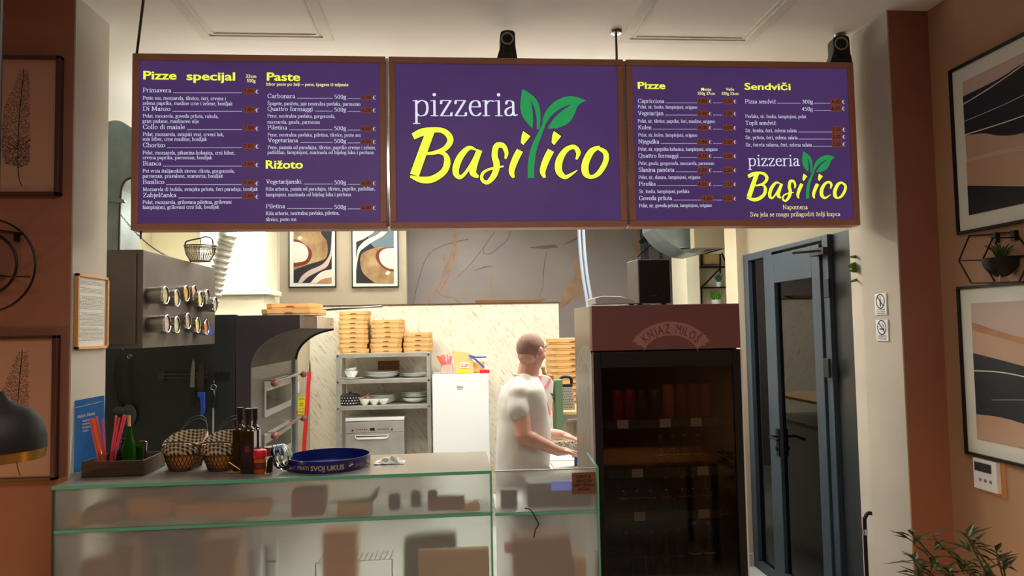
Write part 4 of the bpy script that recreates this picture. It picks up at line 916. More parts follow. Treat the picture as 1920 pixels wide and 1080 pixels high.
# grey duct and arch at top left
gy = 4.75; g2 = lambda x, y: P(x, y, Y=gy)
gd = thing('grey_duct', 'blue-grey metal exhaust duct with a rounded top behind the left end of the menu board', 'duct', g2(205, 470))
out = cat([(180, 470), (180, 262), (196, 232), (222, 226), (248, 240), (290, 262), (340, 300)], 5)+cat([(340, 380), (290, 350), (262, 336), (243, 333), (229, 350), (225, 390), (222, 470)], 5)
b = B(); b.slab([g2(*p) for p in out], (0, .32, 0)); b.build('body', 'galvanized', gd, bevel=.006)
b = B(); b.box(XK, g2(190, 300).x, gy+.1, gy+.16, 2.6, 2.66); b.build('wall_bracket', 'galvanized', gd)
b = B(); b.slab([g2(*p)+Vector((0, -.03, 0)) for p in ((180, 360), (222, 372), (236, 376), (238, 381), (222, 381), (180, 371))], (0, .03, 0)); b.build('moulding', 'galvanized', gd)
L, R = wstroke([(224, 470, 3), (226, 395, 3), (230, 350, 3), (244, 335, 3), (262, 338, 3)], 5)
b = B(); b.slab([g2(*p)+Vector((0, -.012, 0)) for p in L+R[::-1]], (0, .012, 0)); b.build('seam', 'steel_dark', gd)
# extractor chimney
ey = 6.5; e0, e1 = P(375, 500, Y=ey).x, P(498, 500, Y=ey).x; zl, zu = P(450, 553, Y=ey).z, P(450, 543, Y=ey).z
cm = thing('extractor_chimney', 'cream boxed extractor chimney with a ledge standing behind the pizza oven hood', 'chimney', ((e0+e1)/2, ey+.2, 1.9))
B().box(e0, e1, ey, ey+.42, zu, ZC).build('upper_box', 'warm_cream_paint', cm)
B().box(e0-.03, e1+.035, ey-.035, ey+.45, zl, zu).build('ledge', 'white_paint', cm, bevel=.006)
B().box(e0, e1-.02, ey+.01, ey+.42, 1.86, zl).build('lower_box', 'warm_cream_paint', cm)
# charcoal board with knives and ladles
OY = 5.0
X0c, X1c = XK, P(441, 700, Y=OY).x; zc1 = P(420, 590, Y=OY).z
cb = tag(B().box(X0c, X1c, OY, OY+.06, 0, zc1).build('charcoal_splashback', 'charcoal'), 'tall charcoal splashback board left of the pizza oven', 'splashback')
sp = lambda x, y, dy=.0: P(180+x/3.857, 640+y/3.857, Y=OY-.03-dy)
ks = thing('magnetic_knife_strip', 'double steel knife strip on the charcoal splashback', 'knife strip', (sp(630, 250).x, OY-.02, sp(630, 250).z))
B().bar(sp(452, 240), sp(815, 233), .012).bar(sp(452, 266), sp(812, 259), .012).build('rail', 'steel_dark', ks)
a_, c_ = sp(470, 253), sp(800, 246); B().box(a_.x, a_.x+.02, OY-.03, OY, a_.z-.03, a_.z+.03).box(c_.x-.02, c_.x, OY-.03, OY, c_.z-.03, c_.z+.03).build('mount', 'steel_dark', ks)
def flat(pts, th, dy=.012): b = B(); b.slab([sp(*p, dy) for p in pts], (0, th, 0)); return b
kn = thing('kitchen_knife', 'narrow pale-bladed knife with dark handle, left of the two on the strip', 'knife', sp(700, 330, .01))
flat([(705, 125), (715, 160), (712, 335), (680, 335), (684, 230), (695, 150)], .003).build('blade', 'steel', kn); flat([(683, 335), (711, 335), (712, 460), (700, 475), (686, 460)], .014, .018).build('handle', 'black_plastic', kn, bevel=.003)
kn = thing('kitchen_knife', 'broad knife with bright blue handle, right of the two on the strip', 'knife', sp(760, 330, .01))
flat([(770, 148), (780, 200), (782, 368), (733, 368), (735, 230), (748, 170)], .003).build('blade', 'steel_dark', kn); flat([(733, 368), (784, 368), (786, 500), (775, 535), (755, 542), (748, 530), (758, 490), (752, 410), (733, 400)], .016, .02).build('handle', 'blue_plastic', kn, bevel=.003)
st = thing('sharpening_steel', 'sharpening steel with ring hanging on the charcoal splashback', 'sharpening steel', sp(850, 500))
B().tube([sp(850+20*math.cos(k*.63), 333+20*math.sin(k*.63)) for k in range(10)], .004, 6, closed=True).tube([sp(853, 282), sp(853, 315)], .0025, 6).build('ring', 'steel', st, smooth=True)
B().tube([sp(852, 352), sp(853, 400), sp(852, 480)], [.009, .013, .012], 10).build('handle', 'black_plastic', st, smooth=True); B().cyl(sp(848, 480), sp(845, 800), .006, n=8).build('rod', 'steel_light', st)
la = thing('serving_spoon', 'black kitchen spoon hanging from a hook, right of two', 'spoon', sp(235, 400))
B().tube(cat([tuple(sp(*p)) for p in ((240, 120), (228, 200), (232, 290), (236, 400), (243, 470))], 4), [.006+.004*math.sin(min(i, 8)*.4) for i in range(17)], 8).build('handle', 'black_plastic', la, smooth=True)
B().ball(sp(236, 535), (.048, .016, .072), 18).build('bowl', 'dark_grey_plastic', la, smooth=True)
B().tube([sp(247, 118), sp(252, 100), sp(243, 92)], .003, 6).build('hook', 'chrome', la)
la = thing('serving_ladle', 'black kitchen ladle hanging by the left jamb, left of two', 'ladle', sp(140, 400))
B().tube(cat([tuple(sp(*p)) for p in ((135, 120), (128, 250), (132, 360), (140, 430), (165, 475))], 4), .008, 8).build('handle', 'black_plastic', la, smooth=True)
B().ball(sp(168, 500), (.04, .03, .028), 16).build('bowl', 'dark_grey_plastic', la, smooth=True)
b = B()
for k in range(8): a = sp(852+k*15, 222, .0); c = sp(852+k*15, 278, .0); b.bar((a.x, OY-.004, a.z), (c.x, OY-.004, c.z), .006)
b.build('vent_slit', 'black_matte', cb)
# ---------------------------------------------------------------- pizza oven
ox = P(470, 760, Y=OY).x; oyf = P(554, 740, X=ox).y
hx_ = P(562, 602, Y=OY).x; zt0, zt1 = P(562, 616, Y=OY).z, P(562, 590, Y=OY).z
ov = thing('pizza_oven', 'large double-deck pizza oven with dark side panel and curved steel hood', 'oven', ((X1c+ox)/2, (OY+oyf)/2, 0))
prof = [(X1c+.004, .0), (ox, 0), (ox, P(470, 690, Y=OY).z)]
arc = [(470, 690), (474, 672), (484, 655), (500, 640), (520, 628), (540, 621), (562, 616)]
side = [(X1c+.004, 0), (ox, 0)]+[(P(*p, Y=OY).x, P(*p, Y=OY).z) for p in cat(arc, 3)]+[(hx_, zt1), (X1c+.004, zt1)]
B().slab([(x, OY, z) for x, z in side], (0, .02, 0)).build('side_panel', 'oven_side', ov)
B().box(X1c+.004, ox-.02, OY+.02, oyf, .1, P(470, 690, Y=OY).z).build('body', 'steel_dark', ov)
ap = [(P(*p, Y=OY).x, P(*p, Y=OY).z) for p in cat(arc, 4)]; b = B(); n = len(ap)
b.add([(x, OY+.02, z) for x, z in ap]+[(x, oyf, z) for x, z in ap]+[(x-.006, OY+.02, z+.006) for x, z in ap]+[(x-.006, oyf, z+.006) for x, z in ap], [(i, i+1, n+i+1, n+i) for i in range(n-1)]+[(2*n+i, 3*n+i, 3*n+i+1, 2*n+i+1) for i in range(n-1)])
b.build('curved_visor', 'visor_metal', ov, smooth=True)
b = B(); b.tube([(x+.004, oyf, z-.002) for x, z in ap], .011, 8); b.build('visor_edge', 'black_metal', ov, smooth=True)
b = B(); b.box(X1c+.05, hx_, OY+.02, oyf, zt0, zt1); b.build('hood_box', 'oven_side', ov, bevel=.003)
ym = P(593, 603, X=hx_).y
B().box(hx_, hx_+.004, ym, oyf, zt0+.002, zt1-.002).build('fascia_plate', 'steel_light', ov)
b = B()
for py in (598, 603, 608): q = P(620, py, X=hx_+.004); b.tube([Vector((hx_+.008, q.y+.02*math.cos(k*.8), q.z+.006*math.sin(k*.8))) for k in range(8)], .003, 5, closed=True)
b.build('fascia_clip', 'chrome', ov)
zf1 = P(470, 690, Y=OY).z
B().box(ox-.02, ox, OY+.02, oyf, .1, zf1).build('front_panel', 'steel', ov, bevel=.002)
fo = lambda x, y, dx=0: P(460+x/6, 680+y/6, X=ox+dx)
def oven_door(top):
    zs = fo(200, 215 if top else 800).z; A = fo(200, 0); Bq = fo(505, 0)
    return zs
for (yt, yb_, lo) in ((215, 620, 0), (805, 1180, 1)):
    za = fo(200, yt).z; zb_ = fo(203, yb_).z; y0o, y1o = fo(200, 400).y, fo(500, 400).y
    d = B().box(ox, ox+.014, y0o, y1o, zb_, za).build('oven_door', 'steel_light', ov, bevel=.003)
    B().box(ox+.014, ox+.018, y0o+.04, y1o-.04, zb_+.05, za-.07).build('door_window', 'oven_glass', d)
    hb_ = B(); zh = za+.0; hb_.tube([(ox+.07, y0o+.02, zh), (ox+.07, y1o+.12, zh)], .011, 8)
    for yy in (y0o+.06, y1o-.1): hb_.tube([(ox, yy, zh), (ox+.07, yy, zh)], .008, 6)
    hb_.build('handle_bar', 'chrome', d, smooth='auto')
    b = B()
    for yy in (y0o-.02, y1o+.14): b.ball((ox+.085, yy, zh-.01), (.028, .045, .028), 12)
    b.build('handle_knob', 'knob_brown', d, smooth=True)
B().box(ox, ox+.02, oyf-.09, oyf, .1, zf1+.0).build('control_strip', 'galvanized', ov, bevel=.002)
q = fo(522, 572); B().box(ox+.02, ox+.026, oyf-.07, oyf-.03, q.z-.012, q.z+.012).build('red_switch', 'red_plastic', ov)
B().box(X1c+.02, ox-.02, OY+.05, oyf-.05, 0, .1).build('plinth', 'black_metal', ov)
def pizza_box(lb, cx, cy, z, wd, dp, h, rz=0, group=None, mi='cardboard'):
    M = Matrix.Translation((cx, cy, z)) @ Matrix.Rotation(rz, 4, 'Z'); c = wd*.13
    def oc(w2, d2, c2): return [(-w2+c2, -d2), (w2-c2, -d2), (w2, -d2+c2), (w2, d2-c2), (w2-c2, d2), (-w2+c2, d2), (-w2, d2-c2), (-w2, -d2+c2)]
    b = B(); b.slab([M @ Vector((x, y, 0)) for x, y in oc(wd/2-.003, dp/2-.003, c)], (0, 0, h*.9))
    b.slab([M @ Vector((x, y, h*.30)) for x, y in oc(wd/2, dp/2, c)], (0, 0, h*.68))
    # closing tongue on the front
    b.slab([M @ Vector((.03*math.cos(k*math.pi/6), -dp/2-.0015, h*.30+.010*math.sin(k*math.pi/6))) for k in range(7)], M.to_3x3() @ Vector((0, .002, 0)), 1)
    o = b.build('pizza_box', [mi, 'cardboard_dark']); tag(o, lb, 'pizza box', group); return o
zb0 = zt1; qy = OY+.45
a1, a2 = P(486, 581, Y=OY+.18).x, P(605, 581, Y=OY+.3).x
pizza_box('large kraft pizza box lying on the oven hood, lower of two', (a1+a2)/2, OY+.36, zt1+.001, a2-a1-.02, .42, .045, 0, 'pizza boxes on the oven hood')
pizza_box('kraft pizza box on the oven hood, upper of two', (a1+a2)/2+.0, OY+.38, zt1+.048, (a2-a1)*.82, .38, .036, 0, 'pizza boxes on the oven hood')
pe = thing('pizza_peel', 'long metal pizza peel lying on the oven hood and sticking out to the right', 'pizza peel', P(660, 578, Y=6.2))
pa, pbb = P(560, 589, Y=5.9), P(715, 574, Y=6.4); B().tube([pa+Vector((-.2, -.2, .0)), pbb], .009, 8).build('handle', 'steel', pe, smooth='auto')
B().bar(P(602, 580, Y=6.02), P(714, 575.5, Y=6.4), .05, .006).build('blade', 'black_metal', pe)
# wall bits right of the oven
q = P(556, 727, Y=7.2); tag(B().box(q.x-.03, q.x+.03, 7.18, 7.2, q.z-.05, q.z+.05).build('light_switch', 'white_plastic', bevel=.003), 'white wall switch beside the oven front', 'switch')
X0, X1, Z0, Z1 = R4(553, 745, 575, 777, 7.19); py_ = thing('yellow_poster', 'small yellow notice on the wall behind the red broom handle', 'notice', ((X0+X1)/2, 7.195, Z0))
B().box(X0, X1, 7.192, 7.198, Z0, Z1).build('sheet', 'yellow_sheet', py_)
b = B(); w_ = X1-X0; h_ = Z1-Z0
for i, (u, v, l) in enumerate(((.35, .88, .5), (.4, .62, .3), (.35, .5, .35), (.15, .28, .1), (.35, .28, .1), (.6, .3, .12), (.8, .28, .1), (.1, .12, .8))): b.box(X0+u*w_, X0+(u+l)*w_ if u+l < 1 else X1-.005, 7.190, 7.192, Z0+v*h_, Z0+v*h_+.008)
b.build('print', 'grey_ink', py_)
br = thing('broom', 'broom with bright red stick leaning by the marble wall', 'broom', P(568, 900, Y=7.05))
a_, c_ = P(580, 697, Y=7.05), P(570, 840, Y=6.9); d_ = (c_-a_).normalized(); fl = a_+d_*((a_.z-.06)/-d_.z)
B().cyl(a_, fl, .018, n=10).build('stick', 'red_plastic', br); B().tube([a_, P(580.5, 684, Y=7.05), P(580.5, 676, Y=7.05)], [.016, .013, .006], 10, 0).build('tip', 'chrome', br, smooth='auto')
B().box(fl.x-.16, fl.x+.16, fl.y-.04, fl.y+.04, 0, .06).build('brush_head', 'black_plastic', br, bevel=.01)
# ---------------------------------------------------------------- steel shelf unit with boxes and crockery
SYf, SYb = 6.72, 7.1
sx0, sx1 = P(630, 760, Y=SYf).x, P(808, 760, Y=SYf).x
su = thing('steel_shelf_unit', 'steel kitchen shelf unit against the marble wall holding crockery', 'shelf', ((sx0+sx1)/2, SYf, 0))
zs = [P(720, y, Y=SYf).z for y in (662, 710.5, 760)]
for xx in (sx0, sx1-.034):
    for yy in (SYf, SYb-.03): B().box(xx, xx+.034, yy, yy+.03, 0, zs[0]).build('post', 'steel_light', su, bevel=.002)
for z in zs: B().box(sx0+.004, sx1-.004, SYf+.004, SYb-.004, z-.028, z-.0).box(sx0+.034, sx1-.034, SYf-.001, SYf+.004, z-.036, z).build('shelf', 'steel_light', su, bevel=.001)
b = B()
for z in zs:
    for xx in (sx0+.017, sx1-.017): b.cyl((xx, SYf-.005, z-.02), (xx, SYf, z-.02), .009, n=8)
b.build('bolt', 'chrome', su)
dwx0, dwx1 = P(638, 830, Y=SYf-.03).x, P(757, 830, Y=SYf-.03).x
ztop_ = P(700, 784, Y=SYf-.02).z; YD = SYf-.0
# dishwasher stands inside the unit, below the shelves
dw = thing('dishwasher', 'silver-grey dishwasher under the steel shelf unit', 'dishwasher', ((dwx0+dwx1)/2, YD+.2, 0))
dwx0, dwx1 = dwx0+.036, dwx1
B().box(dwx0, dwx1, YD+.06, SYb-.035, .02, ztop_-.035).build('body', 'steel_light', dw, bevel=.003)
B().box(dwx0-.0, dwx1+.004, YD+.03, SYb-.035, ztop_-.03, ztop_).build('lid', 'white_plastic', dw, bevel=.003)
zc_ = P(700, 812, Y=YD).z
B().box(dwx0, dwx1, YD+.04, YD+.06, .12, zc_-.004).build('door', 'steel_light', dw, bevel=.003)
B().box(dwx0, dwx1, YD+.035, YD+.06, zc_, ztop_-.037).build('control_panel', 'steel_light', dw, bevel=.002)
q = P(698, 805, Y=YD+.03); B().box(q.x-.02, q.x+.02, YD+.031, YD+.036, q.z-.012, q.z+.012).build('display', 'black_matte', dw)
b = B()
for k in range(6):
    for s_ in (-1, 1): x = q.x+s_*(.05+k*.018); b.box(x-.004, x+.004, YD+.031, YD+.036, q.z-.004, q.z+.004)
for x in (q.x-.175, q.x+.175): b.cyl((x, YD+.028, q.z-.006), (x, YD+.036, q.z-.006), .008, n=10)
b.build('button', 'steel_dark', dw)
q = P(697, 819, Y=YD+.03); B().slab([(q.x-.15, YD+.025, q.z+.012), (q.x+.15, YD+.025, q.z+.012), (q.x+.145, YD+.025, q.z-.012), (q.x+.12, YD+.025, q.z-.022), (q.x-.12, YD+.025, q.z-.022), (q.x-.145, YD+.025, q.z-.012)], (0, .014, 0)).build('handle', 'white_plastic', dw, bevel=.003)
B().box(q.x-.14, q.x+.14, YD+.0241, YD+.0249, q.z+.0, q.z+.01).build('handle_recess', 'steel_dark', dw)
# stacks of pizza boxes on the unit
rnd = random.Random(2)
for si, (xa, xb, n, nm, hh_) in enumerate(((632, 690, 9, 'tallest left', 8.75), (693, 755, 7, 'middle', 8.8), (754, 811, 4, 'lowest right', 9.2))):
    Yc = SYf+.165; xs0, xs1 = P(xa, 640, Y=SYf+.01).x, P(xb, 640, Y=SYf+.01).x; h = hh_/F*SYf
    for k in range(n):
        sh = rnd.uniform(-.006, .006) + (.012 if (si == 1 and k > 2) else 0)
        pizza_box('kraft pizza box, %s of the %s stack on the steel shelves' % (ORD[n-1-k].replace('the top', 'the top')+('' if k < n-1 else ' one'), nm), (xs0+xs1)/2+sh, Yc+.01, zs[0]+.001+k*h, xs1-xs0-.012, .31, h*.97, rnd.uniform(-.03, .03), 'pizza boxes on the steel shelf unit', 'cardboard')
def plate(lb, px, r, z, h=.02, cat_='plate', name='plate', deep=.0, Y=SYf+.19, group='white crockery on the steel shelves', m_='porcelain'):
    x = P(px, 740, Y=Y).x; prof = [(0, 0), (r*.6, 0), (r*.65, .004), (r*.97, h), (r, h+.002), (r*.96, h+.003), (r*.62, .008), (0, .007)]
    o = B().lathe(prof, (x, Y, z), 32).build(name, m_, smooth='auto'); return tag(o, lb, cat_, group)
def bowl(lb, px, r, h, z, Y=SYf+.13, name='bowl', M=None):
    x = P(px, 740, Y=Y).x; prof = cat([(0, 0), (r*.45, 0), (r*.5, .005), (r*.85, h*.5), (r, h), (r*.96, h), (r*.8, h*.52), (r*.4, .012), (0, .01)], 2)
    o = B().lathe([(max(a, 0), c) for a, c in prof], (x, Y, z), 28, M=M).build(name, 'porcelain', smooth='auto'); return tag(o, lb, 'bowl', 'white crockery on the steel shelves')
z1s, z2s = zs[1]+.001, zs[2]+.001
plate('small white saucer under the bowls on the upper steel shelf', 663, .095, z1s, .008, Y=SYf+.11)
bowl('white bowl standing on the saucer, lower of two', 659, .062, .058, z1s+.012, Y=SYf+.11)
bowl('tilted white bowl stacked in the left bowl of the upper shelf', 660, .055, .05, z1s+.045, Y=SYf+.11, M=Matrix.Rotation(-.2, 3, 'Y'))
for k in range(3): plate('large white plate in the wide stack on the upper shelf, %s' % ORD[2-k], 717, .16, z1s+k*.014, .03)
for k in range(2): plate('white plate at the right end of the upper shelf, %s' % ORD[1-k].replace('second from the top', 'below the top one'), 778, .13, z1s+k*.012, .022)
tag(B().box(P(708, 700, Y=SYf+.3).x, P(748, 700, Y=SYf+.3).x, SYf+.345, SYf+.38-.01, z1s, P(728, 677, Y=SYf+.3).z).build('cardboard_box', 'cardboard_dark', bevel=.002), 'brown cardboard box behind the plates on the upper shelf', 'box')
for k in range(5): plate('large white plate in the middle stack on the lower shelf, %s' % ORD[4-k], 715, .15-.004*(4-k), z2s+k*.014, .026, Y=SYf+.2)
for k in range(3): plate('white plate on top of the footed bowl at the right, %s' % ORD[2-k], 778, .13, z2s+.048+k*.014, .022)
bowl('white footed bowl under the plates at the right of the lower shelf', 776, .11, .045, z2s, Y=SYf+.19)
for px, lb in ((684, 'left'), (702, 'middle'), (719, 'right')): bowl('small white conical bowl on the lower shelf edge, %s of three' % lb, px, .047, .052, z2s, Y=SYf+.075)
pt_ = thing('polka_dot_pot', 'black enamel pot with white dots on the lower steel shelf', 'pot', (P(657, 750, Y=SYf+.13).x, SYf+.13, z2s))
pc_ = Vector((P(657, 750, Y=SYf+.13).x, SYf+.12, z2s)); B().lathe([(0, 0), (.083, 0), (.088, .01), (.09, .085), (.086, .085), (.084, .012), (0, .01)], pc_, 28).build('body', 'black_plastic', pt_, smooth='auto')
b = B()
for k in range(30):
    t_ = -math.pi/2+(k % 10-4.5)*.3; z = .02+.024*(k//10); M = Matrix.Rotation(t_+math.pi/2, 3, 'Z'); b.ball(pc_+Vector((.0885*math.cos(t_+.15*(k//10 % 2)), .0885*math.sin(t_+.15*(k//10 % 2)), z)), (.006, .003, .006), 8, M=M)
b.build('white_dots', 'porcelain', pt_); B().lathe([(.092, .085), (.06, .1), (.012, .104), (.014, .12), (0, .122)], pc_, 24).build('lid', 'dark_grey_plastic', pt_, smooth='auto')
B().tube([pc_+Vector((-.085, 0, .06)), pc_+Vector((-.115, 0, .065)), pc_+Vector((-.115, .03, .065)), pc_+Vector((-.08, .03, .06))], .006, 6).build('handle', 'black_plastic', pt_)
sn = tag(B().tube([P(673, 748, Y=SYf+.05), P(688, 742, Y=SYf+.1), P(696, 733, Y=SYf+.2)], [.004, .004, .006], 6).ball(P(690, 745, Y=SYf+.08), (.02, .01, .008), 10).build('wooden_spoon', 'wood_light', smooth='auto'), 'wooden spoon resting on the black dotted pot', 'spoon')
# ---------------------------------------------------------------- small white fridge and the boxes on it
wf0, wf1 = P(811, 770, Y=6.62).x, P(917, 770, Y=6.62).x; wz = P(864, 702, Y=6.62).z
wf = thing('small_white_fridge', 'small white fridge between the steel shelves and the cook', 'fridge', ((wf0+wf1)/2, 6.8, 0))
B().box(wf0+.004, wf1-.004, 6.66, 7.1, .04, wz).build('body', 'white_plastic', wf, bevel=.006)
B().box(wf0, wf1, 6.62, 6.655, .06, wz-.004).build('door', 'white_plastic', wf, bevel=.008)
q = P(857, 728, Y=6.62); b = B(); put(b, 'sans', 'beko', (q.x, 6.6190, q.z), EX, EZ, .055, .036, off=.02); b.box(q.x, q.x+.055, 6.6188, 6.6195, q.z-.012, q.z-.009); b.build('lettering', 'dark_grey_plastic', wf)
b = B()
for x in (wf0+.04, wf1-.04): b.cyl((x, 6.7, 0), (x, 6.7, .04), .02, n=10); b.cyl((x, 7.04, 0), (x, 7.04, .04), .02, n=10)
b.build('foot', 'black_plastic', wf)
zz = wz+.001; FX = lambda px: P(px, 690, Y=6.78).x
def crate(lb, px0, px1, h, mt, Y=6.78, nm='plastic_tub', dp=.12):
    x0, x1 = FX(px0), FX(px1); t = .004; b = B()
    b.box(x0, x1, Y-dp/2, Y+dp/2, zz, zz+t).box(x0, x0+t, Y-dp/2, Y+dp/2, zz, zz+h).box(x1-t, x1, Y-dp/2, Y+dp/2, zz, zz+h).box(x0, x1, Y-dp/2, Y-dp/2+t, zz, zz+h).box(x0, x1, Y+dp/2-t, Y+dp/2, zz, zz+h)
    return tag(b.build(nm, mt, bevel=.001), lb, 'tub')
mat('tub_film', (206, 176, 164), .4, alpha=.8); mat('tub_amber', (214, 176, 110), .4)
crate('pinkish clear plastic tub at the left on the small white fridge', 826, 849, .085, 'tub_film')
crate('amber plastic tub at the right on the small white fridge', 886, 908, .10, 'tub_amber', Y=6.84)
b = B()
for k in range(14): a = Vector((FX(827+rnd.random()*16), 6.76+rnd.random()*.05, zz+.03)); d = Vector((rnd.uniform(-.5, .25), 0, 1)).normalized(); b.bar(a, a+d*rnd.uniform(.08, .15), .012, .004)
tag(b.build('candy_wrappers', 'pink_cloth'), 'red and pink wrappers sticking out of the pinkish tub', 'wrapper')['kind'] = 'stuff'
tag(B().slab([(FX(818), 6.7, zz+.17), (FX(828), 6.7, zz+.16), (FX(832), 6.7, zz+.1), (FX(826), 6.7, zz+.09)], (0, .02, 0)).build('red_packet', 'orange_plastic', bevel=.002), 'orange-red packet tip at the left on the white fridge', 'packet')
pbg = thing('paper_bag', 'crumpled brown paper bag with a yellow label on the white fridge', 'bag', (FX(867), 6.8, zz))
B().slab([(FX(x), 6.74, zz+h_) for x, h_ in ((853, 0), (888, 0), (887, .11), (880, .19), (862, .20), (850, .215), (847, .2), (852, .12))], (0, .09, 0)).build('bag_body', 'cardboard_light', pbg, bevel=.008)
B().box(FX(857), FX(877), 6.732, 6.739, zz+.005, zz+.04).build('yellow_label', 'yellow_sheet', pbg)
l_ = B().box(FX(863), FX(880), 6.733, 6.739, zz+.05, zz+.1).build('white_label', 'paper', pbg); b = B(); put(b, 'sans', '2,20', (FX(864), 6.7325, zz+.06), EX, EZ, .07, .04, off=.03); b.build('print', 'red_plastic', l_)
tag(B().box(FX(899), FX(917), 6.70, 6.76, zz, zz+.03).build('red_packet', 'red_plastic', bevel=.003), 'small red packet at the right edge of the white fridge', 'packet')
tag(B().tube([(FX(880), 6.72, zz+.165), (FX(893), 6.72, zz+.12), (FX(905), 6.72, zz+.06), (FX(907), 6.72, zz+.05)], .009, 8).tube([(FX(880), 6.72, zz+.165), (FX(893), 6.72, zz+.145), (FX(912), 6.74, zz+.145)], .007, 8).build('blue_clip', 'blue_plastic', smooth='auto'), 'blue plastic bag clip leaning over the amber tub', 'clip')
# slab on top of the partition
a_ = P(892, 570, Y=7.2).x; c_ = P(1022, 570, Y=7.2).x
tag(B().slab([(a_, 7.17, zp+.013), (c_-.05, 7.17, zp+.013), (c_+.02, 7.17, zp+.04), (c_-.03, 7.17, zp+.044), (c_-.12, 7.17, zp+.036), (a_, 7.17, zp+.043)], (0, .09, 0)).build('folded_cardboard', 'cardboard_dark', bevel=.002), 'folded brown cardboard lying on top of the marble partition', 'cardboard')
# ---------------------------------------------------------------- hall pictures
def hall_picture(lb, x0, x1, y1, layers, mats):
    Y = 8.6; X0, X1, Z0, Z1 = R4(x0, 405, x1, y1, Y-.02); t = thing('framed_print', lb, 'picture', ((X0+X1)/2, Y-.02, Z0), 'abstract prints on the beige wall')
    B().box(X0, X1, Y-.03, Y, Z0, Z0+.012).box(X0, X0+.01, Y-.03, Y, Z0, Z1).box(X1-.01, X1, Y-.03, Y, Z0, Z1).box(X0, X1, Y-.03, Y, Z1-.012, Z1).build('frame', 'black_metal', t)
    B().box(X0+.008, X1-.008, Y-.022, Y-.004, Z0+.01, Z1-.01).build('mount', 'art_mat', t)
    b = B()
    for i, (mi, pts) in enumerate(layers): b.poly([P(530+x/8.348, 430+y/8.35, Y=Y-.0225-.0008*i) for x, y in pts], mi)
    b.build('print', mats, t)
HM = ['art_black', 'art_gold', 'art_cream', 'art_rose', 'art_blue_grey', 'art_grey_rose', 'label_red']
T0 = -190
hall_picture('abstract print with cream disc at its left, left of two on the beige wall', 541.5, 630, 539,
    [(0, [(170, T0), (768, T0), (768, 840), (170, 840)]), (1, cat([(170, T0), (540, T0), (600, 60), (680, 170), (705, 320), (680, 440), (600, 490), (400, 550), (170, 640)], 4)), (6, cat([(170, 150), (270, 180), (350, 240), (440, 320), (455, 400), (420, 500), (330, 560), (170, 585)], 4)), (2, cat([(170, 192), (260, 205), (350, 250), (400, 340), (395, 430), (350, 490), (260, 515), (170, 525)], 4)),
     (2, cat([(235, 130), (270, 105), (308, 130), (270, 165), (238, 145)], 4)), (5, cat([(768, 60), (750, 330), (700, 460), (600, 560), (420, 640), (300, 730), (240, 840)], 4)+cat([(300, 840), (400, 745), (560, 660), (690, 590), (745, 480), (768, 400)], 4)), (2, cat([(430, 840), (560, 700), (650, 650), (768, 625)], 4)+[(768, 750)]+cat([(768, 750), (620, 780), (530, 840)], 3)), (3, cat([(530, 840), (620, 780), (768, 752)], 4)+[(768, 840)])], HM)
hall_picture('abstract print with cream disc at its right, right of two on the beige wall', 659.5, 747, 539,
    [(0, [(1150, T0), (1740, T0), (1740, 845), (1150, 845)]), (4, [(1300, T0), (1740, T0), (1740, 300), (1450, 300), (1350, 200)]), (2, cat([(1150, 195), (1270, 150), (1360, 90), (1430, 35), (1500, T0)], 4)+[(1150, T0)]), (2, cat([(1640, 35), (1560, 110), (1400, 200), (1290, 280), (1210, 350), (1170, 500), (1155, 640)], 4)+cat([(1150, 500), (1165, 380), (1190, 280), (1300, 170), (1450, 100), (1540, 35)], 4)),
     (1, cat([(1740, 280), (1500, 280), (1280, 350), (1215, 440), (1225, 600), (1290, 720), (1450, 845)], 4)+[(1740, 845)]), (6, cat([(1740, 280), (1540, 300), (1460, 380), (1470, 480), (1560, 590), (1650, 640), (1740, 660)], 4)), (2, cat([(1740, 295), (1600, 305), (1520, 370), (1515, 460), (1560, 550), (1650, 610), (1740, 625)], 4)), (2, cat([(1605, 690), (1645, 650), (1685, 680), (1645, 718), (1608, 700)], 4))], HM)
# conduits in front of the stone wall
pp = thing('white_conduit', 'pair of thin white-blue conduits hanging in front of the stone-coloured wall', 'pipe', P(1098, 560, Y=7.6))
for o_ in (0, 8): B().tube(cat([tuple(P(x+o_, y, Y=7.6)) for x, y in ((1084, 330), (1086, 440), (1092, 510), (1100, 560), (1103, 590))], 4), .018, 8)  .build('pipe', 'conduit_blue', pp, smooth=True)
gt = thing('metal_grille', 'dark bluish metal posts with diagonal brace behind the black loudspeaker', 'grille', P(1240, 570, Y=8.5))
b = B()
for x, wd in ((1212, .05), (1240, .04), (1272, .10), (1204, .02)): q = P(x, 500, Y=8.5); b.bar((q.x, 8.5, 0), (q.x, 8.5, 2.9), wd, .04)
b.build('post', 'blue_aluminium', gt)
B().bar(P(1200, 455, Y=8.5), P(1236, 432, Y=8.5), .05).bar(P(1195, 482, Y=8.45), P(1235, 445, Y=8.45), .012).build('brace', 'black_metal', gt)
# ceiling beams of the hall
q0_, q1_ = P(1120, 440, Y=7.9), P(1228, 440, Y=7.9)
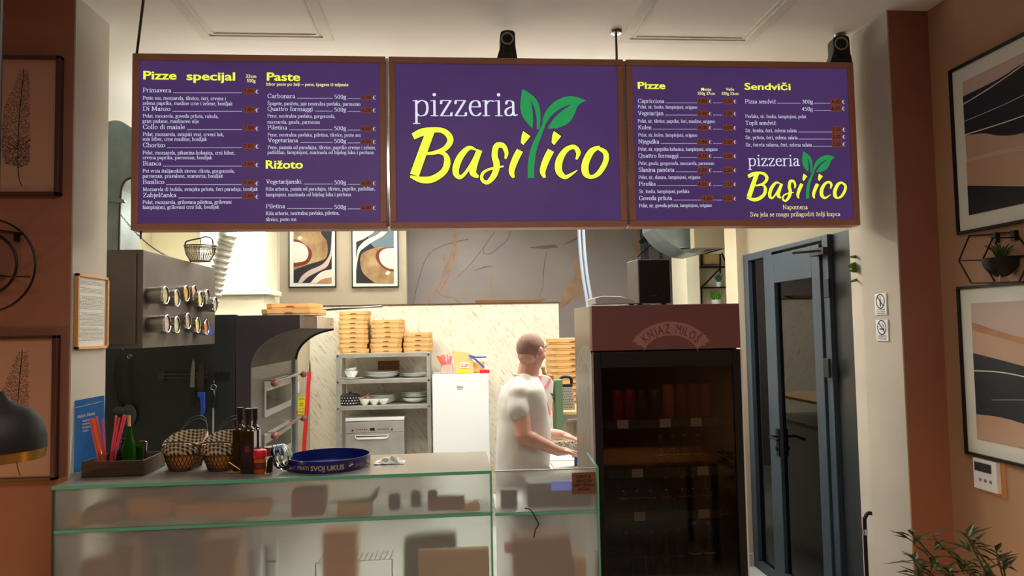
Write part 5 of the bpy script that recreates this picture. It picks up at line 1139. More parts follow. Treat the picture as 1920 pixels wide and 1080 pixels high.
# big galvanized duct, right
dcy = 6.0; D2 = lambda x, y, Y=dcy: P(1180+x/6.75, 420+y/6.75, Y=Y)
dc = thing('ventilation_duct', 'large curved galvanized ventilation duct under the ceiling at the right', 'duct', D2(800, 360))
lo = cat([(340, 40), (450, 180), (590, 290), (720, 355), (880, 378)], 5); hi = cat([(1110, 250), (980, 200), (860, 110), (790, 20)], 5)
b = B(); b.slab([D2(*p) for p in [(300, -760)]+lo+[(1060, 335), (1190, 290)]+[(1330, 262), (1240, 262)]+hi+[(760, -760)]], (0, .45, 0)); b.build('elbow', 'galvanized', dc, bevel=.01)
b = B(); b.slab([D2(*p)+Vector((0, -.02, 0)) for p in ((820, 362), (1050, 240), (1075, 250), (900, 375))], (0, .02, 0)); b.build('joint_band', 'steel_light', dc)
b = B(); b.tube([D2(960, 375, dcy-.06), D2(1340, 268, dcy-.06)], .006, 6); b.build('support_bar', 'steel_dark', dc)
for x in (1330, 1352, 1378): B().tube([Vector((D2(x, 270, dcy-.1).x, dcy-.1, ZC)), D2(x, 270, dcy-.1)], .006, 6).build('threaded_rod', 'steel', dc)
# round end of the duct (beige disc behind)
# ---------------------------------------------------------------- plant shelf on the niche wall
NY = 7.45; N2 = lambda x, y, Y=NY: P(1180+x/6.75, 420+y/6.75, Y=Y)
zsf = thing('zigzag_wall_shelf', 'black zigzag wire wall shelf with plants on the far right wall', 'shelf', N2(1080, 800))
b = B()
for a, c in (((915, 545), (1240, 545)), ((915, 805), (1240, 805)), ((915, 545), (915, 380)), ((1150, 545), (1150, 380)), ((1240, 545), (1240, 805)), ((915, 805), (915, 1050)), ((1150, 560), (920, 800)), ((1170, 365), (1240, 540)), ((1150, 545), (1150, 620))): b.bar(N2(*a), N2(*c), .014)
b.build('wire_frame', 'black_metal', zsf)
for y in (545, 805): a, c = N2(915, y), N2(1240, y); B().box(a.x, c.x, NY-.02, NY+.09, a.z-.006, a.z+.006).build('shelf_board', 'black_metal', zsf)
tag(B().box(N2(925, 0).x, N2(1140, 0).x, NY+.02, NY+.07, N2(0, 540).z+.02, N2(0, 385).z).build('framed_photo', 'art_gold'), 'small dark-framed picture on the top of the zigzag shelf', 'picture')
def shelf_plant(lb, x, yb, w_, h, leafm, lh, spiky):
    c = N2(x, yb, NY+.04); s = NY/F/6.75; t = thing('potted_plant', lb, 'plant', c)
    B().lathe([(0, 0), (w_*.42*s, 0), (w_*.5*s, h*s), (w_*.44*s, h*s), (w_*.4*s, h*s*.85), (0, h*s*.85)], c, 18).build('pot', 'porcelain', t, smooth='auto')
    b = B()
    for k in range(70):
        a = rnd.random()*6.28; r = rnd.random()*w_*.8*s; p0 = c+Vector((r*.3*math.cos(a), r*.2*math.sin(a), h*s*.9)); p1 = c+Vector((r*math.cos(a), r*.5*math.sin(a), h*s+lh*s*rnd.uniform(.5, 1)))
        b.tube([p0, (p0+p1)/2, p1], [.003, .008 if spiky else .004, .001], 4)
    b.build('foliage', leafm, t)
shelf_plant('small bluish-green plant in a white pot on the middle of the zigzag shelf', 1135, 795, 78, 62, 'leaf_blue', 120, 0)
shelf_plant('bright green grassy plant in a white pot at the bottom of the zigzag shelf', 1100, 1045, 130, 90, 'leaf_bright', 110, 1)
# hanging leaves behind the right jamb
hl = thing('trailing_plant', 'green leaves of a trailing plant peeking out behind the right jamb', 'plant', P(1608, 500, Y=4.2))
b = B()
for (x0, y0, x1, y1, wd) in ((1614, 481, 1590, 482, .010), (1614, 496, 1588, 500, .022), (1614, 505, 1592, 508, .016), (1616, 520, 1589, 530, .009)):
    a, c = P(x0+6, y0, Y=3.85), P(x1, y1, Y=3.75); d = (c-a); L = d.length; d.normalize(); s = Vector((0, .2, 1)).normalized()*wd
    b.add([a, a+d*L*.4+s, a+d*L*.75+s*.7, c, a+d*L*.75-s*.7, a+d*L*.4-s], [(0, 1, 5), (1, 2, 4, 5), (2, 3, 4)])
b.build('leaf', 'leaf', hl); q = P(1622, 500, Y=3.85); B().tube([(q.x, 3.85, ZC), (q.x, 3.85, q.z-.12)], .004, 5).build('stem', 'leaf_dark', hl)
hq = P(1632, 470, Y=4.3)
# ---------------------------------------------------------------- prep area behind the tall fridge
FY = 3.2                                       # front of the drinks fridge
fx0, fx1 = P(1110, 620, Y=FY).x, P(1388, 620, Y=FY).x
fyb = P(1079, 700, X=fx0).y
fz = P(1250, 571, Y=FY).z
tb_x0 = P(1030, 860, Y=4.35).x
TZ = .93
tbl = thing('prep_table', 'white-topped steel prep table the cook is working at', 'table', (tb_x0+.5, 4.5, 0))
B().box(tb_x0, tb_x0+.98, 4.12, 4.86, TZ-.03, TZ).build('table_top', 'white_plastic', tbl, bevel=.004)
for x in (tb_x0+.04, tb_x0+.94):
    for y in (4.16, 4.82): B().box(x-.02, x+.02, y-.02, y+.02, 0, TZ-.03).build('leg', 'steel', tbl)
B().box(tb_x0+.05, tb_x0+.96, 4.14, 4.17, TZ-.14, TZ-.03).build('front_rail', 'steel_dark', tbl)
gx0 = P(1033, 800, Y=5.2).x; GZ = .985
gr = thing('granite_counter', 'speckled granite counter behind the prep table', 'counter', (gx0+.6, 5.3, 0))
B().slab([(gx0-.08, 4.92, GZ-.03), (gx0+.98, 4.92, GZ-.03), (gx0+.98, 6.15, GZ-.03), (gx0+.28, 6.15, GZ-.03)], (0, 0, .03)).build('slab', 'granite', gr)
B().slab([(gx0-.05, 4.95, 0), (gx0+.96, 4.95, 0), (gx0+.96, 6.12, 0), (gx0+.3, 6.12, 0)], (0, 0, GZ-.03)).build('base_cabinet', 'white_plastic', gr)
q = P(1044, 771, Y=5.15); shz = q.z
sh = thing('wooden_shelf', 'pale wooden shelf board carrying the box grater', 'shelf', (q.x+.4, 5.4, shz-.022))
B().box(q.x, q.x+.92, 5.1, 6.1, shz-.022, shz).build('board', 'wood_light', sh, bevel=.003)
for x, y in ((q.x+.35, 5.25), (q.x+.86, 5.2), (q.x+.35, 6.0), (q.x+.86, 6.0)): B().box(x-.015, x+.015, y-.015, y+.015, GZ, shz-.022).build('leg', 'steel', sh)
# box grater
q = P(1062, 770, Y=5.25); s = 5.25/F; w0 = 15*s
g = thing('box_grater', 'steel box grater with black handle standing on the pale wooden shelf', 'grater', (q.x, 5.25, shz+.001))
hg = 46*s; b = B()
v = [(-w0, -w0*.8, 0), (w0, -w0*.8, 0), (w0, w0*.8, 0), (-w0, w0*.8, 0)]; tp = [(x*.72, y*.72, hg) for x, y, _ in v]
b.add([(q.x+x, 5.25+y, shz+.001+z) for x, y, z in v+tp], [(0, 1, 5, 4), (1, 2, 6, 5), (2, 3, 7, 6), (3, 0, 4, 7), (4, 5, 6, 7)]); b.build('body', 'steel_light', g)
b = B()
for r in range(8):
    for c_ in range(5):
        z = shz+.02+r*hg*.105; f = 1-.28*(z-shz)/hg; x = q.x+(-.62+c_*.31+(r % 2)*.12)*w0*f; y = 5.25-w0*.8*f-.001
        if abs(x-q.x) < w0*f*.8: b.ball((x, y, z), (.0045, .004, .0032), 6)
b.build('teeth', 'steel_dark', g)
B().tube(cat([(q.x-w0*.72, 5.25, shz+hg), (q.x-w0*.66, 5.25, shz+hg+.045), (q.x, 5.25, shz+hg+.058), (q.x+w0*.66, 5.25, shz+hg+.045), (q.x+w0*.72, 5.25, shz+hg)], 4), .011, 8).build('handle', 'black_plastic', g, smooth=True)
B().box(q.x-w0*.74, q.x+w0*.74, 5.25-w0*.6, 5.25+w0*.6, shz+hg-.016, shz+hg+.004).build('collar', 'black_plastic', g, bevel=.002)
t = tag(B().lathe([(0, 0), (.03, 0), (.034, .10), (.028, .13), (0, .14)], (q.x+.135, 5.3, shz+.001), 18).build('black_jar', 'black_plastic', smooth='auto'), 'small black jar beside the box grater', 'jar')
# pizza box stack on the shelf, right
by0, hb0 = 5.62, 11.2*5.62/F; xl_, xr_ = P(1034, 690, Y=by0).x, P(1034, 690, Y=by0).x+.36
rnd = random.Random(8)
nb = int((P(1060, 628, Y=by0).z-shz)/hb0)
for k in range(nb):
    pizza_box('kraft pizza box in the stack behind the grater, %s' % ORD[nb-1-k], (xl_+xr_)/2+rnd.uniform(-.008, .008)+(0 if k > 2 else .02), by0+.18, shz+.001+k*hb0, .36, .36, hb0*.95, rnd.uniform(-.03, .03), 'pizza boxes in the stack behind the grater')
# striped cloth bag and tub behind the cook
Yb = 5.0; Bq = lambda x, y, Y=Yb: P(980+x/4.5, 660+y/4.5, Y=Y)
gb = thing('striped_bag', 'white bag with pink stripes standing behind the cook', 'bag', Vector((Bq(190, 600).x, Yb, GZ)))
zg = GZ+.001
def bp(pts, Y=Yb): return [Vector((p.x, Y, zg if y > 600 else max(p.z, zg))) for (x, y), p in zip(pts, [Bq(x, y, Y) for x, y in pts])]
B().slab(bp([(90, 640), (110, 215), (150, 190), (235, 210), (262, 260), (255, 420), (240, 520), (245, 660)]), (0, .09, 0)).build('bag_body', 'paper', gb, bevel=.01)
b = B()
for pts in ([(120, 205), (160, 200), (155, 315), (130, 315)], [(228, 220), (245, 228), (205, 300), (190, 315), (188, 290)], [(190, 430), (210, 430), (240, 530), (200, 520)], [(195, 470), (185, 400), (205, 400), (215, 470)]): b.slab(bp(pts, Yb-.004), (0, .003, 0))
b.build('pink_stripe', 'pink_cloth', gb)
b = B()
for k in range(7): a = Bq(235+k*5, 350+k*12, Yb-.01); b.bar(a, a+Vector((.03-.004*k, 0, .01*(k % 3-1))), .006)
b.build('print', 'wood_dark', gb)
gt_ = tag(B().box(Bq(262, 0).x, Bq(335, 0).x, 5.01, 5.09, GZ+.001, Bq(0, 235, 5.05).z).build('green_tub', 'green_tub', bevel=.01), 'grey-green tub behind the striped bag', 'tub')
tag(B().tube(cat([tuple(Bq(x, y, 5.3)) for x, y in ((170, 120), (185, 190), (215, 200), (250, 215), (255, 300))], 4), [.010+.008*math.sin(i*1.3)**2 for i in range(17)], 8).tube([Bq(255, 300, 5.3), Vector((Bq(255, 0, 5.3).x, 5.3, GZ))], .01, 8).build('bread_twist', 'wood', smooth=True), 'brown twisted bread stick leaning behind the striped bag', 'bread')
wb = Bq(250, 590, 4.9)
# paper sheets, cloth on the prep table
tag(B().box(tb_x0+.02, tb_x0+.20, 4.2, 4.5, TZ+.001, TZ+.006).build('cutting_board', 'paper', bevel=.002), 'white cutting board under the hands of the cook', 'cutting board')
# ---------------------------------------------------------------- tall drinks fridge
t = thing('drinks_fridge', 'tall drinks fridge with brown header and black glass door', 'fridge', ((fx0+fx1)/2, (FY+fyb)/2, 0))
zh = P(1250, 657, Y=FY).z; th = .02
b = B(); b.box(fx0, fx0+th, FY+.05, fyb, .1, fz).box(fx1-th, fx1, FY+.05, fyb, .1, fz).box(fx0+th, fx1-th, FY+.05, fyb, fz-th, fz).box(fx0+th, fx1-th, FY+.05, fyb, .1, .14)
b.build('cabinet', 'fridge_side', t, bevel=.002)
B().box(fx0+th, fx1-th, fyb-.03, fyb-.005, .14, fz-th).build('inner_back', 'fridge_dark', t)
B().box(fx0+th, fx0+th+.01, FY+.06, fyb-.03, .14, zh).box(fx1-th-.01, fx1-th, FY+.06, fyb-.03, .14, zh).build('inner_lining', 'fridge_dark', t)
B().box(fx0+.01, fx1-.01, FY+.06, fyb-.02, 0, .1).build('plinth', 'black_plastic', t)
hd_ = B().box(fx0, fx1, FY, FY+.05, zh+.004, fz).build('header', 'fridge_header', t, bevel=.003)
# header print: arched lettering on a ribbon
cx, cy0 = 1258, 672; b = B(); b2 = B()
HP = lambda x, y, d=0: P(x, y, Y=FY-.0012-d)
def ringpt(r, a): return (cx+r*math.sin(a), cy0-r*.92*math.cos(a)+ 10)
A0 = 1.0
for k in range(24):
    a, c = -A0+2*A0*k/24, -A0+2*A0*(k+1)/24
    b.add([HP(*ringpt(86, a)), HP(*ringpt(86, c)), HP(*ringpt(58, c)), HP(*ringpt(58, a))], [(0, 1, 2, 3)])
for s_ in (-1, 1): b.poly([HP(cx+s_*x, y, -.0007) for x, y in ((48, 632), (68, 628), (60, 640), (66, 648), (48, 648), (52, 660), (40, 640))])
b.build('ribbon', 'header_print', hd_)
word = 'KNJAZ MILOŠ'; n = len(word); EM = .06; wds = [sans(c_, .03)[2]+.09 if c_ != ' ' else .42 for c_ in word]; tot = sum(wds); A1 = []; acc = 0
for q_ in wds: A1.append(-A0*.86+2*A0*.86*(acc+q_/2)/tot); acc += q_
for i, chh in enumerate(word):
    if chh == ' ': continue
    a = A1[i]; p = HP(*ringpt(63, a), .0008); u = (HP(*ringpt(61, a+.05), .0006)-HP(*ringpt(61, a-.05), .0006)).normalized(); up = Vector((-u.z, 0, u.x))
    if up.z < 0: up = -up
    kw = 2*A0*.86*61/tot*FY/F; b2 = B(); put(b2, 'sans', chh, p-u*(wds[i]-.09)*kw/2, u, up, (wds[i]-.09)*kw, EM*.92, off=.03); b2.build('letter', 'fridge_header', hd_)
b3 = B(); put(b3, 'sans', '1811', HP(1246, 627, .001), EX, EZ, .058, .042, off=.01); b3.build('year', 'header_print', hd_)
# door
dr = B(); dz0, dz1 = .12, zh-.002; fw_ = .038
dr.box(fx0+.004, fx0+fw_, FY, FY+.045, dz0, dz1).box(fx1-fw_, fx1-.004, FY, FY+.045, dz0, dz1).box(fx0+fw_, fx1-fw_, FY, FY+.045, dz1-.07, dz1).box(fx0+fw_, fx1-fw_, FY, FY+.045, dz0, dz0+.06)
do = dr.build('door', 'black_matte', t, bevel=.003)
B().box(fx0+fw_, fx1-fw_, FY+.008, FY+.014, dz0+.06, dz1-.07).build('glass', 'tinted_glass', do)
b = B(); put(b, 'sans', 'ALZAMANT', P(1148, 671, Y=FY-.001), EX, EZ, .075, .016, off=.02); b.build('lettering', 'steel_dark', do)
B().box(fx0-.006, fx0+.003, FY+.0, FY+.05, dz0, dz1-.01).build('edge_strip', 'steel_light', t)
B().box(fx1-.003, fx1+.004, FY+.0, FY+.05, dz0, dz1+.0).build('edge_strip', 'white_plastic', t)
# side print
Xs = fx0-.0008; b = B(); SP = lambda x, y: P(1060+x/3.175, 560+y/3.175, X=Xs)
rib = []
for k in range(11):
    a = -1.35+2.7*k/10; p0 = (118+46*math.sin(a), 440-155*math.cos(a)); p1 = (118+26*math.sin(a), 440-62*math.cos(a)); L, R = wstroke([(p0[0], p0[1], 3.2), (p1[0], p1[1], 3.2)], 1); b.poly([SP(*q) for q in L+R[::-1]])
for r1, r2 in ((48, 158), (26, 60)):
    L, R = wstroke([(118+r1*math.sin(a), 440-r2*math.cos(a), 3.5) for a in [-1.4+2.8*k/12 for k in range(13)]], 1)
    for i in range(len(L)-1): b.add([SP(*q) for q in (L[i], L[i+1], R[i+1], R[i])], [(0, 1, 2, 3)])
b.build('side_emblem', 'print_white', t)
b = B(); rnd = random.Random(4)
out = [(70, 520), (80, 480), (95, 520), (130, 545), (140, 535), (146, 490), (152, 545), (172, 560), (172, 960), (98, 900), (76, 800)]
for k in range(26):
    x = 78+k*3.6; yt = 500+30*abs(math.sin(k*.5))+(20 if 14 < k < 18 else 0)+rnd.uniform(0, 20); yb_ = 760+rnd.uniform(0, 160); wv = [(x+rnd.uniform(-1.5, 1.5), yt+(yb_-yt)*j/5, 1.7) for j in range(6)]
    L, R = wstroke(wv, 3)
    for i in range(len(L)-1): b.add([SP(*q) for q in (L[i], L[i+1], R[i+1], R[i])], [(0, 1, 2, 3)])
b.build('side_drawing', 'print_white', t)
# shelves, price strips and tags
zsh = [P(1230, y, Y=FY+.1).z for y in (795, 886, 966, 1085)]
b = None
for i, z in enumerate(zsh):
    B().box(fx0+th+.012, fx1-th-.012, FY+.07, fyb-.035, z-.004, z+.002).build('shelf', 'shelf_wire', t)
    sp_ = B().box(fx0+.07, fx1-.09, FY+.058, FY+.068, z-.012, z+.026).build('price_rail', 'olive_edge', t)
    for x in ((1158, 1238, 1296), (1183, 1306), (1185, 1305), (1190,))[i]:
        q = P(x, 800, Y=FY+.05).x; B().box(q, q+.05, FY+.054, FY+.057, z-.010, z+.028).build('price_tag', 'paper', sp_)
lampz = zsh[1]
def bottle(lb, x, y, z, r, h, m_, capm, nm='bottle', lab=None, group=None, nk=.36):
    o = thing(nm, lb, 'bottle', (x, y, z), group)
    B().lathe(cat([(r*.6, 0), (r, .006), (r, h*.5), (r*.85, h*.62), (r*nk, h*.78), (r*nk, h*.92)], 3), (x, y, z), 14).build('glass_body', m_, o, smooth='auto')
    B().lathe([(r*nk*1.15, h*.92), (r*nk*1.2, h), (0, h)], (x, y, z), 12).build('cap', capm, o, smooth='auto')
    if lab: B().lathe([(r*1.02, h*.14), (r*1.02, h*.42)], (x, y, z), 14).build('label', lab, o)
    return o
def row(shelf, xs, y, r, h, m_, cap_, lab, lbf, gp, kind='bottle'):
    n = len(xs); first = None
    for i, px in enumerate(xs):
        x = P(px, 900, Y=y).x; pos = ['leftmost', 'second', 'third', 'fourth', 'fifth', 'sixth', 'seventh', 'eighth'][i]
        lb = lbf % pos
        if first is None:
            first = bottle(lb, x, y, zsh[shelf]+.003, r, h, m_, cap_, 'bottle', lab, gp); x00 = x
        else: dup(first, (x-x00, 0, 0), lb)
row(3, (1170, 1195, 1219, 1244, 1268), FY+.16, .026, .20, 'dark_bottle', 'can_red', 'label_red', 'dark cola bottle on the lowest visible fridge shelf, %s from the left', 'dark bottles on the lowest visible fridge shelf')
row(3, (1298, 1325), FY+.14, .030, .235, 'oil_glass', 'cap_gold', 'label_cream', 'cream-capped bottle at the right of the lowest visible shelf, %s', 'cream-capped bottles on the lowest visible shelf')
row(2, (1168, 1193, 1219), FY+.17, .026, .16, 'dark_bottle', 'black_matte', 'label_cream', 'small dark bottle on the third fridge shelf, %s from the left', 'small dark bottles on the third fridge shelf')
row(2, (1248, 1278, 1298, 1324), FY+.17, .026, .16, 'oil_glass', 'cap_gold', 'juice_orange', 'juice bottle with round orange label on the third fridge shelf, %s', 'orange-labelled bottles on the third fridge shelf')
row(1, (1240, 1264, 1285, 1310), FY+.2, .026, .15, 'dark_bottle', 'cap_gold', 'label_cream', 'bottle behind the second price rail of the fridge, %s from the left', 'bottles on the second fridge shelf')
def can(lb, x, y, z, r, h, m_, gp):
    o = B().lathe([(r*.8, 0), (r, .008), (r, h-.01), (r*.82, h), (0, h-.003)], (x, y, z), 16).build('drink_can', m_, smooth='auto'); return tag(o, lb, 'can', gp)
for i, px in enumerate((1158, 1181, 1203, 1228)): can('drink can in the left group on the top fridge shelf, %s' % ['leftmost', 'second', 'third', 'rightmost'][i], P(px, 760, Y=FY+.18).x, FY+.18, zsh[0]+.003, .027, .15, ['can_red', 'can_red', 'can_dark', 'can_dark'][i], 'cans at the left of the top fridge shelf')
for i, px in enumerate((1253, 1277, 1300, 1322)): can('drink carton in the right group on the top fridge shelf, %s' % ['leftmost', 'second', 'third', 'rightmost'][i], P(px, 760, Y=FY+.18).x, FY+.18, zsh[0]+.003, .028, .17, ['juice_orange', 'can_red', 'can_red', 'can_red'][i], 'cartons at the right of the top fridge shelf')
# loudspeaker and bag on top of the fridge
sx, Ys_ = P(1197, 530, Y=FY+.16).x, FY+.16; sx1_ = P(1258, 530, Y=FY+.16).x
ls = thing('loudspeaker', 'black loudspeaker standing on top of the drinks fridge', 'loudspeaker', ((sx+sx1_)/2, Ys_+.1, fz))
zt_ = P(1226, 486, Y=Ys_).z; M = Matrix.Translation((sx, Ys_, fz+.012)) @ Matrix.Rotation(.0, 4, 'Z')
xl_s = P(1176, 530, Y=Ys_+.14).x
b = B(); pts = [(sx, Ys_), (sx1_, Ys_+.012), (sx1_+.0, Ys_+.14), (min(xl_s, sx-.01), Ys_+.14)]
b.slab([(x, y, fz+.012) for x, y in pts], (0, 0, zt_-fz-.012)); b.build('cabinet', 'speaker_grey', ls, bevel=.003)
b = B(); b.slab([(sx+.003, Ys_-.006, fz+.016), (sx1_-.002, Ys_+.006, fz+.016), (sx1_-.002, Ys_+.011, fz+.016), (sx+.003, Ys_-.001, fz+.016)], (0, 0, zt_-fz-.02)); b.build('front_grille', 'black_matte', ls, bevel=.002)
b = B(); b.box(sx+.05, sx+.085, Ys_-.006, Ys_-.001, fz+.045, fz+.049); b.build('badge', 'dark_grey_plastic', ls)
for x in (sx+.02, sx1_-.02, sx-.02): B().cyl((x, Ys_+.06, fz), (x, Ys_+.06, fz+.013), .012, n=10).build('foot', 'black_plastic', ls)
bgc = P(1125, 565, Y=FY+.2)
tag(B().slab([(P(1064+x, y, Y=FY+.22).x, FY+.12, max(fz+.002, P(1110, y, Y=FY+.22).z)) for x, y in ((44, 560), (58, 557), (90, 558), (112, 564), (118, 571.5), (46, 571.5))], (0, .2, 0)).build('white_bag', 'plastic_film', bevel=.006, seg=3), 'crumpled white plastic bag lying on the fridge left of the loudspeaker', 'bag')
b = B(); px_ = [P(x, y, Y=FY+.3) for x, y in ((1077, 559), (1084, 556), (1108, 558), (1112, 566), (1106, 572), (1096, 574), (1086, 568))]
# ---------------------------------------------------------------- glass counter
CZ = 1.1875
A_, B_ = P(98, 912, Z=CZ), P(922, 882, Z=CZ); C_, D_ = P(927, 883, Z=CZ), P(1118, 877, Z=CZ)
ct = thing('glass_display_counter', 'long frosted glass display counter in the foreground, left section', 'counter', ((A_.x+B_.x)/2, 3.1, 0))
nv = (B_-A_); nv.z = 0; LN = nv.length; nv.normalize(); pv = Vector((-nv.y, nv.x, 0))
fp = lambda u, d, z: A_*1+nv*u+pv*d-Vector((0, 0, A_.z-z))
yb_c = P(760, 851, Z=CZ).y
top = [fp(0, 0, CZ-.012), fp(LN, 0, CZ-.012), Vector((B_.x, yb_c, CZ-.012)), Vector((XL+.012, yb_c, CZ-.012)), Vector((XL+.012, YF-.006, CZ-.012)), Vector((A_.x, YF-.006, CZ-.012))]
B().slab(top, (0, 0, .012)).build('counter_top', 'laminate_top', ct)
zm = P(520, 976, Y=2.93).z; zA, zB_ = P(105, 992, Y=A_.y).z, P(922, 963, Y=B_.y).z; zm = (zA+zB_)/2
def slab_c(par, za, zb, d0, d1, u0, u1, nm, m_, f=fp):
    return B().slab([f(u0, d0, za), f(u1, d0, za), f(u1, d1, za), f(u0, d1, za)], (0, 0, zb-za)).build(nm, m_, par)
slab_c(ct, zm-.012, zm, .012, .24, .006, LN-.006, 'glass_shelf', 'frosted_glass')
slab_c(ct, CZ-.0125, CZ+.0006, -.004, .0, 0, LN, 'glass_edge', 'green_glass_edge')
slab_c(ct, zm-.012, zm, -.004, .0, .01, LN, 'glass_edge', 'green_glass_edge')
slab_c(ct, zm+.0, CZ-.0125, .002, .01, .008, LN-.006, 'front_pane', 'frosted_glass')
slab_c(ct, .1, zm-.012, .002, .01, .008, LN-.006, 'front_pane', 'frosted_glass')
slab_c(ct, 0, CZ-.0125, -.002, .235, 0, .008, 'side_pane', 'olive_edge')
slab_c(ct, 0, CZ-.0125, -.004, .012, LN-.008, LN, 'glass_edge', 'green_glass_edge')
slab_c(ct, 0, .1, .0, .2, 0, LN, 'plinth', 'steel_dark')
slab_c(ct, .1, .13, .012, .3, .01, LN-.01, 'bottom_shelf', 'white_plastic')
c2_ = thing('glass_display_counter', 'right glass section of the counter holding the cash register', 'counter', ((C_.x+D_.x)/2, 3.1, 0))
nv2 = D_-C_; nv2.z = 0; LN2 = nv2.length; nv2.normalize(); pv2 = Vector((-nv2.y, nv2.x, 0))
fq = lambda u, d, z: C_*1+nv2*u+pv2*d-Vector((0, 0, C_.z-z))
zm2 = P(1020, 959, Y=C_.y).z
slab_c(c2_, zm2, CZ-.003, .002, .01, .004, LN2, 'front_pane', 'frosted_glass', fq); slab_c(c2_, .1, zm2-.012, .002, .01, .004, LN2, 'front_pane', 'frosted_glass', fq)
slab_c(c2_, CZ-.004, CZ, -.001, .01, 0, LN2, 'glass_edge', 'steel_light', fq); slab_c(c2_, zm2-.01, zm2, -.003, .0, 0, LN2, 'glass_edge', 'green_glass_edge', fq)
slab_c(c2_, zm2-.012, zm2, .011, .34, .004, LN2-.006, 'register_shelf', 'white_plastic', fq)
sg = [fq(LN2, -.004, .1), fq(LN2, .24, .1), fq(LN2, .24, CZ+.015), fq(LN2, -.004, CZ)]
B().slab(sg, nv2*.006).build('side_pane', 'clear_glass', c2_)
B().slab([fq(LN2, -.006, .1), fq(LN2, .002, .1), fq(LN2, .002, CZ+.001), fq(LN2, -.006, CZ)], nv2*.008).build('glass_edge', 'green_glass_edge', c2_)
a_, c_ = fq(LN2+.003, 0, CZ+.002), fq(LN2+.003, .25, CZ+.018); B().bar(a_, c_, .008, .006).build('glass_edge', 'green_glass_edge', c2_)
slab_c(c2_, 0, .1, .0, .3, 0, LN2, 'plinth', 'steel_dark', fq)
# notice on the right pane
def plate_px(x0, y0, x1, y1, Y): return R4(x0, y0, x1, y1, Y)
yn_ = C_.y-.003; X0, X1, Z0, Z1 = R4(1072, 885, 1117, 924, yn_); X1 = min(X1, D_.x-.004)
nt2 = thing('notice_sticker', 'brown paper notice with lettering on the right glass pane of the counter', 'notice', ((X0+X1)/2, yn_, Z0))
yn_ = min(C_.y, D_.y)-.002
B().box(X0, X1, yn_-.001, yn_, Z0, Z1).build('sheet', 'cardboard_dark', nt2)
b = B()
for i, s_ in enumerate(('KUPAC JE', 'OBAVEZAN', 'UZETI FISKALNI', 'RAČUN')): wdt = (X1-X0)*(.6, .68, .9, .5)[i]; put(b, 'sans', s_, ((X0+X1)/2-wdt/2, yn_-.0015, Z1-.022-i*.0165), EX, EZ, wdt, .016, off=.03)
b.build('lettering', 'black_matte', nt2)
# things in the counter, blurred by the glass
cr = thing('cash_register', 'dark cash register with blue display behind the right glass pane', 'cash register', (0, 0, 0)); cr.location = (C_.x+.3, 3.06, zm2+.001); WL[cr.name] = Vector(cr.location)
x0_, x1_ = P(988, 920, Y=3.03).x, P(1108, 920, Y=3.03).x; z0_, z1_ = zm2+.001, P(1050, 902, Y=3.03).z
B().box(x0_, x1_, C_.y+.06, C_.y+.26, z0_, z1_).build('body', 'dark_grey_plastic', cr, bevel=.008)
X0, X1, Z0, Z1 = R4(1034, 902, 1072, 919, C_.y+.055); B().box(X0, X1, C_.y+.052, C_.y+.06, Z0, Z1).build('display', 'lcd_blue', cr)
x0_, x1_ = P(938, 930, Y=3.05).x, P(969, 930, Y=3.05).x; z0r = zm2+.001
ts = thing('card_terminal', 'small dark card terminal left of the cash register behind the glass', 'card terminal', ((x0_+x1_)/2, C_.y+.1, z0r))
B().box(x0_, x1_, C_.y+.07, C_.y+.12, z0r, z0r+.075).build('body', 'dark_grey_plastic', ts, bevel=.006); B().box(x0_+.01, x1_-.01, C_.y+.066, C_.y+.071, z0r+.04, z0r+.068).build('screen', 'black_matte', ts)
pts = cat([tuple(P(x, y, Y=C_.y-.006)) for x, y in ((984, 953), (996, 957), (1006, 975), (1010, 983), (1004, 993), (1001, 1008))], 5)
tag(B().tube(pts, .0022, 6).build('black_cable', 'black_plastic', smooth=True), 'thin black cable hanging in front of the right glass pane', 'cable')
def inside(lb, nm, x0, y0, x1, y1, d, dp, m_, ct_, zfloor=None, bevel=.006):
    Y = A_.y+(B_.y-A_.y)*((x0+x1)/2-98)/824+d if x1 < 925 else C_.y+d
    X0, X1, Z0, Z1 = R4(x0, y0, x1, y1, Y)
    if zfloor is not None: Z0 = zfloor
    return tag(B().box(X0, X1, Y, Y+dp, Z0, Z1).build(nm, m_, bevel=bevel), lb, ct_)
zi = zm+.001
inside('small pale bread roll box at the far left behind the upper glass pane', 'cardboard_box', 122, 966, 152, 985, .03, .06, 'cardboard', 'box', zi)
inside('dark brown box second from the left behind the upper glass pane', 'cardboard_box', 160, 950, 226, 980, .06, .1, 'box_brown', 'box', zi)
tag(B().lathe([(0, 0), (.09, 0), (.125, .03), (.12, .09), (.08, .12), (0, .13)], (P(288, 950, Y=3.1).x, 3.13, zi), 20).build('bread_basket', 'box_orange', smooth='auto'), 'orange-brown round basket behind the upper glass pane, left half', 'basket')
inside('wide brown tray behind the upper glass pane under the gingham baskets', 'wooden_tray', 330, 944, 500, 978, .08, .1, 'box_orange', 'tray', zi)
inside('reddish-brown box below the blue tray behind the upper glass pane', 'cardboard_box', 546, 920, 606, 966, .05, .12, 'box_red', 'box', zi)
inside('kraft box standing close to the upper glass pane, centre', 'cardboard_box', 632, 946, 697, 968, .015, .05, 'cardboard', 'box', zi)
Y_ = 3.06; tag(B().slab([P(618, 945, Y=Y_), P(690, 938, Y=Y_), P(712, 912, Y=Y_), P(706, 935, Y=Y_), P(690, 946, Y=Y_)], (0, .06, 0)).build('plastic_bag', 'dark_grey_plastic', bevel=.004), 'grey slanted packet lying on the kraft box behind the upper pane', 'packet')
inside('dark jar in the middle of the upper compartment, left of two', 'jar', 728, 928, 750, 960, .08, .05, 'dark_grey_plastic', 'jar', zi, .012)
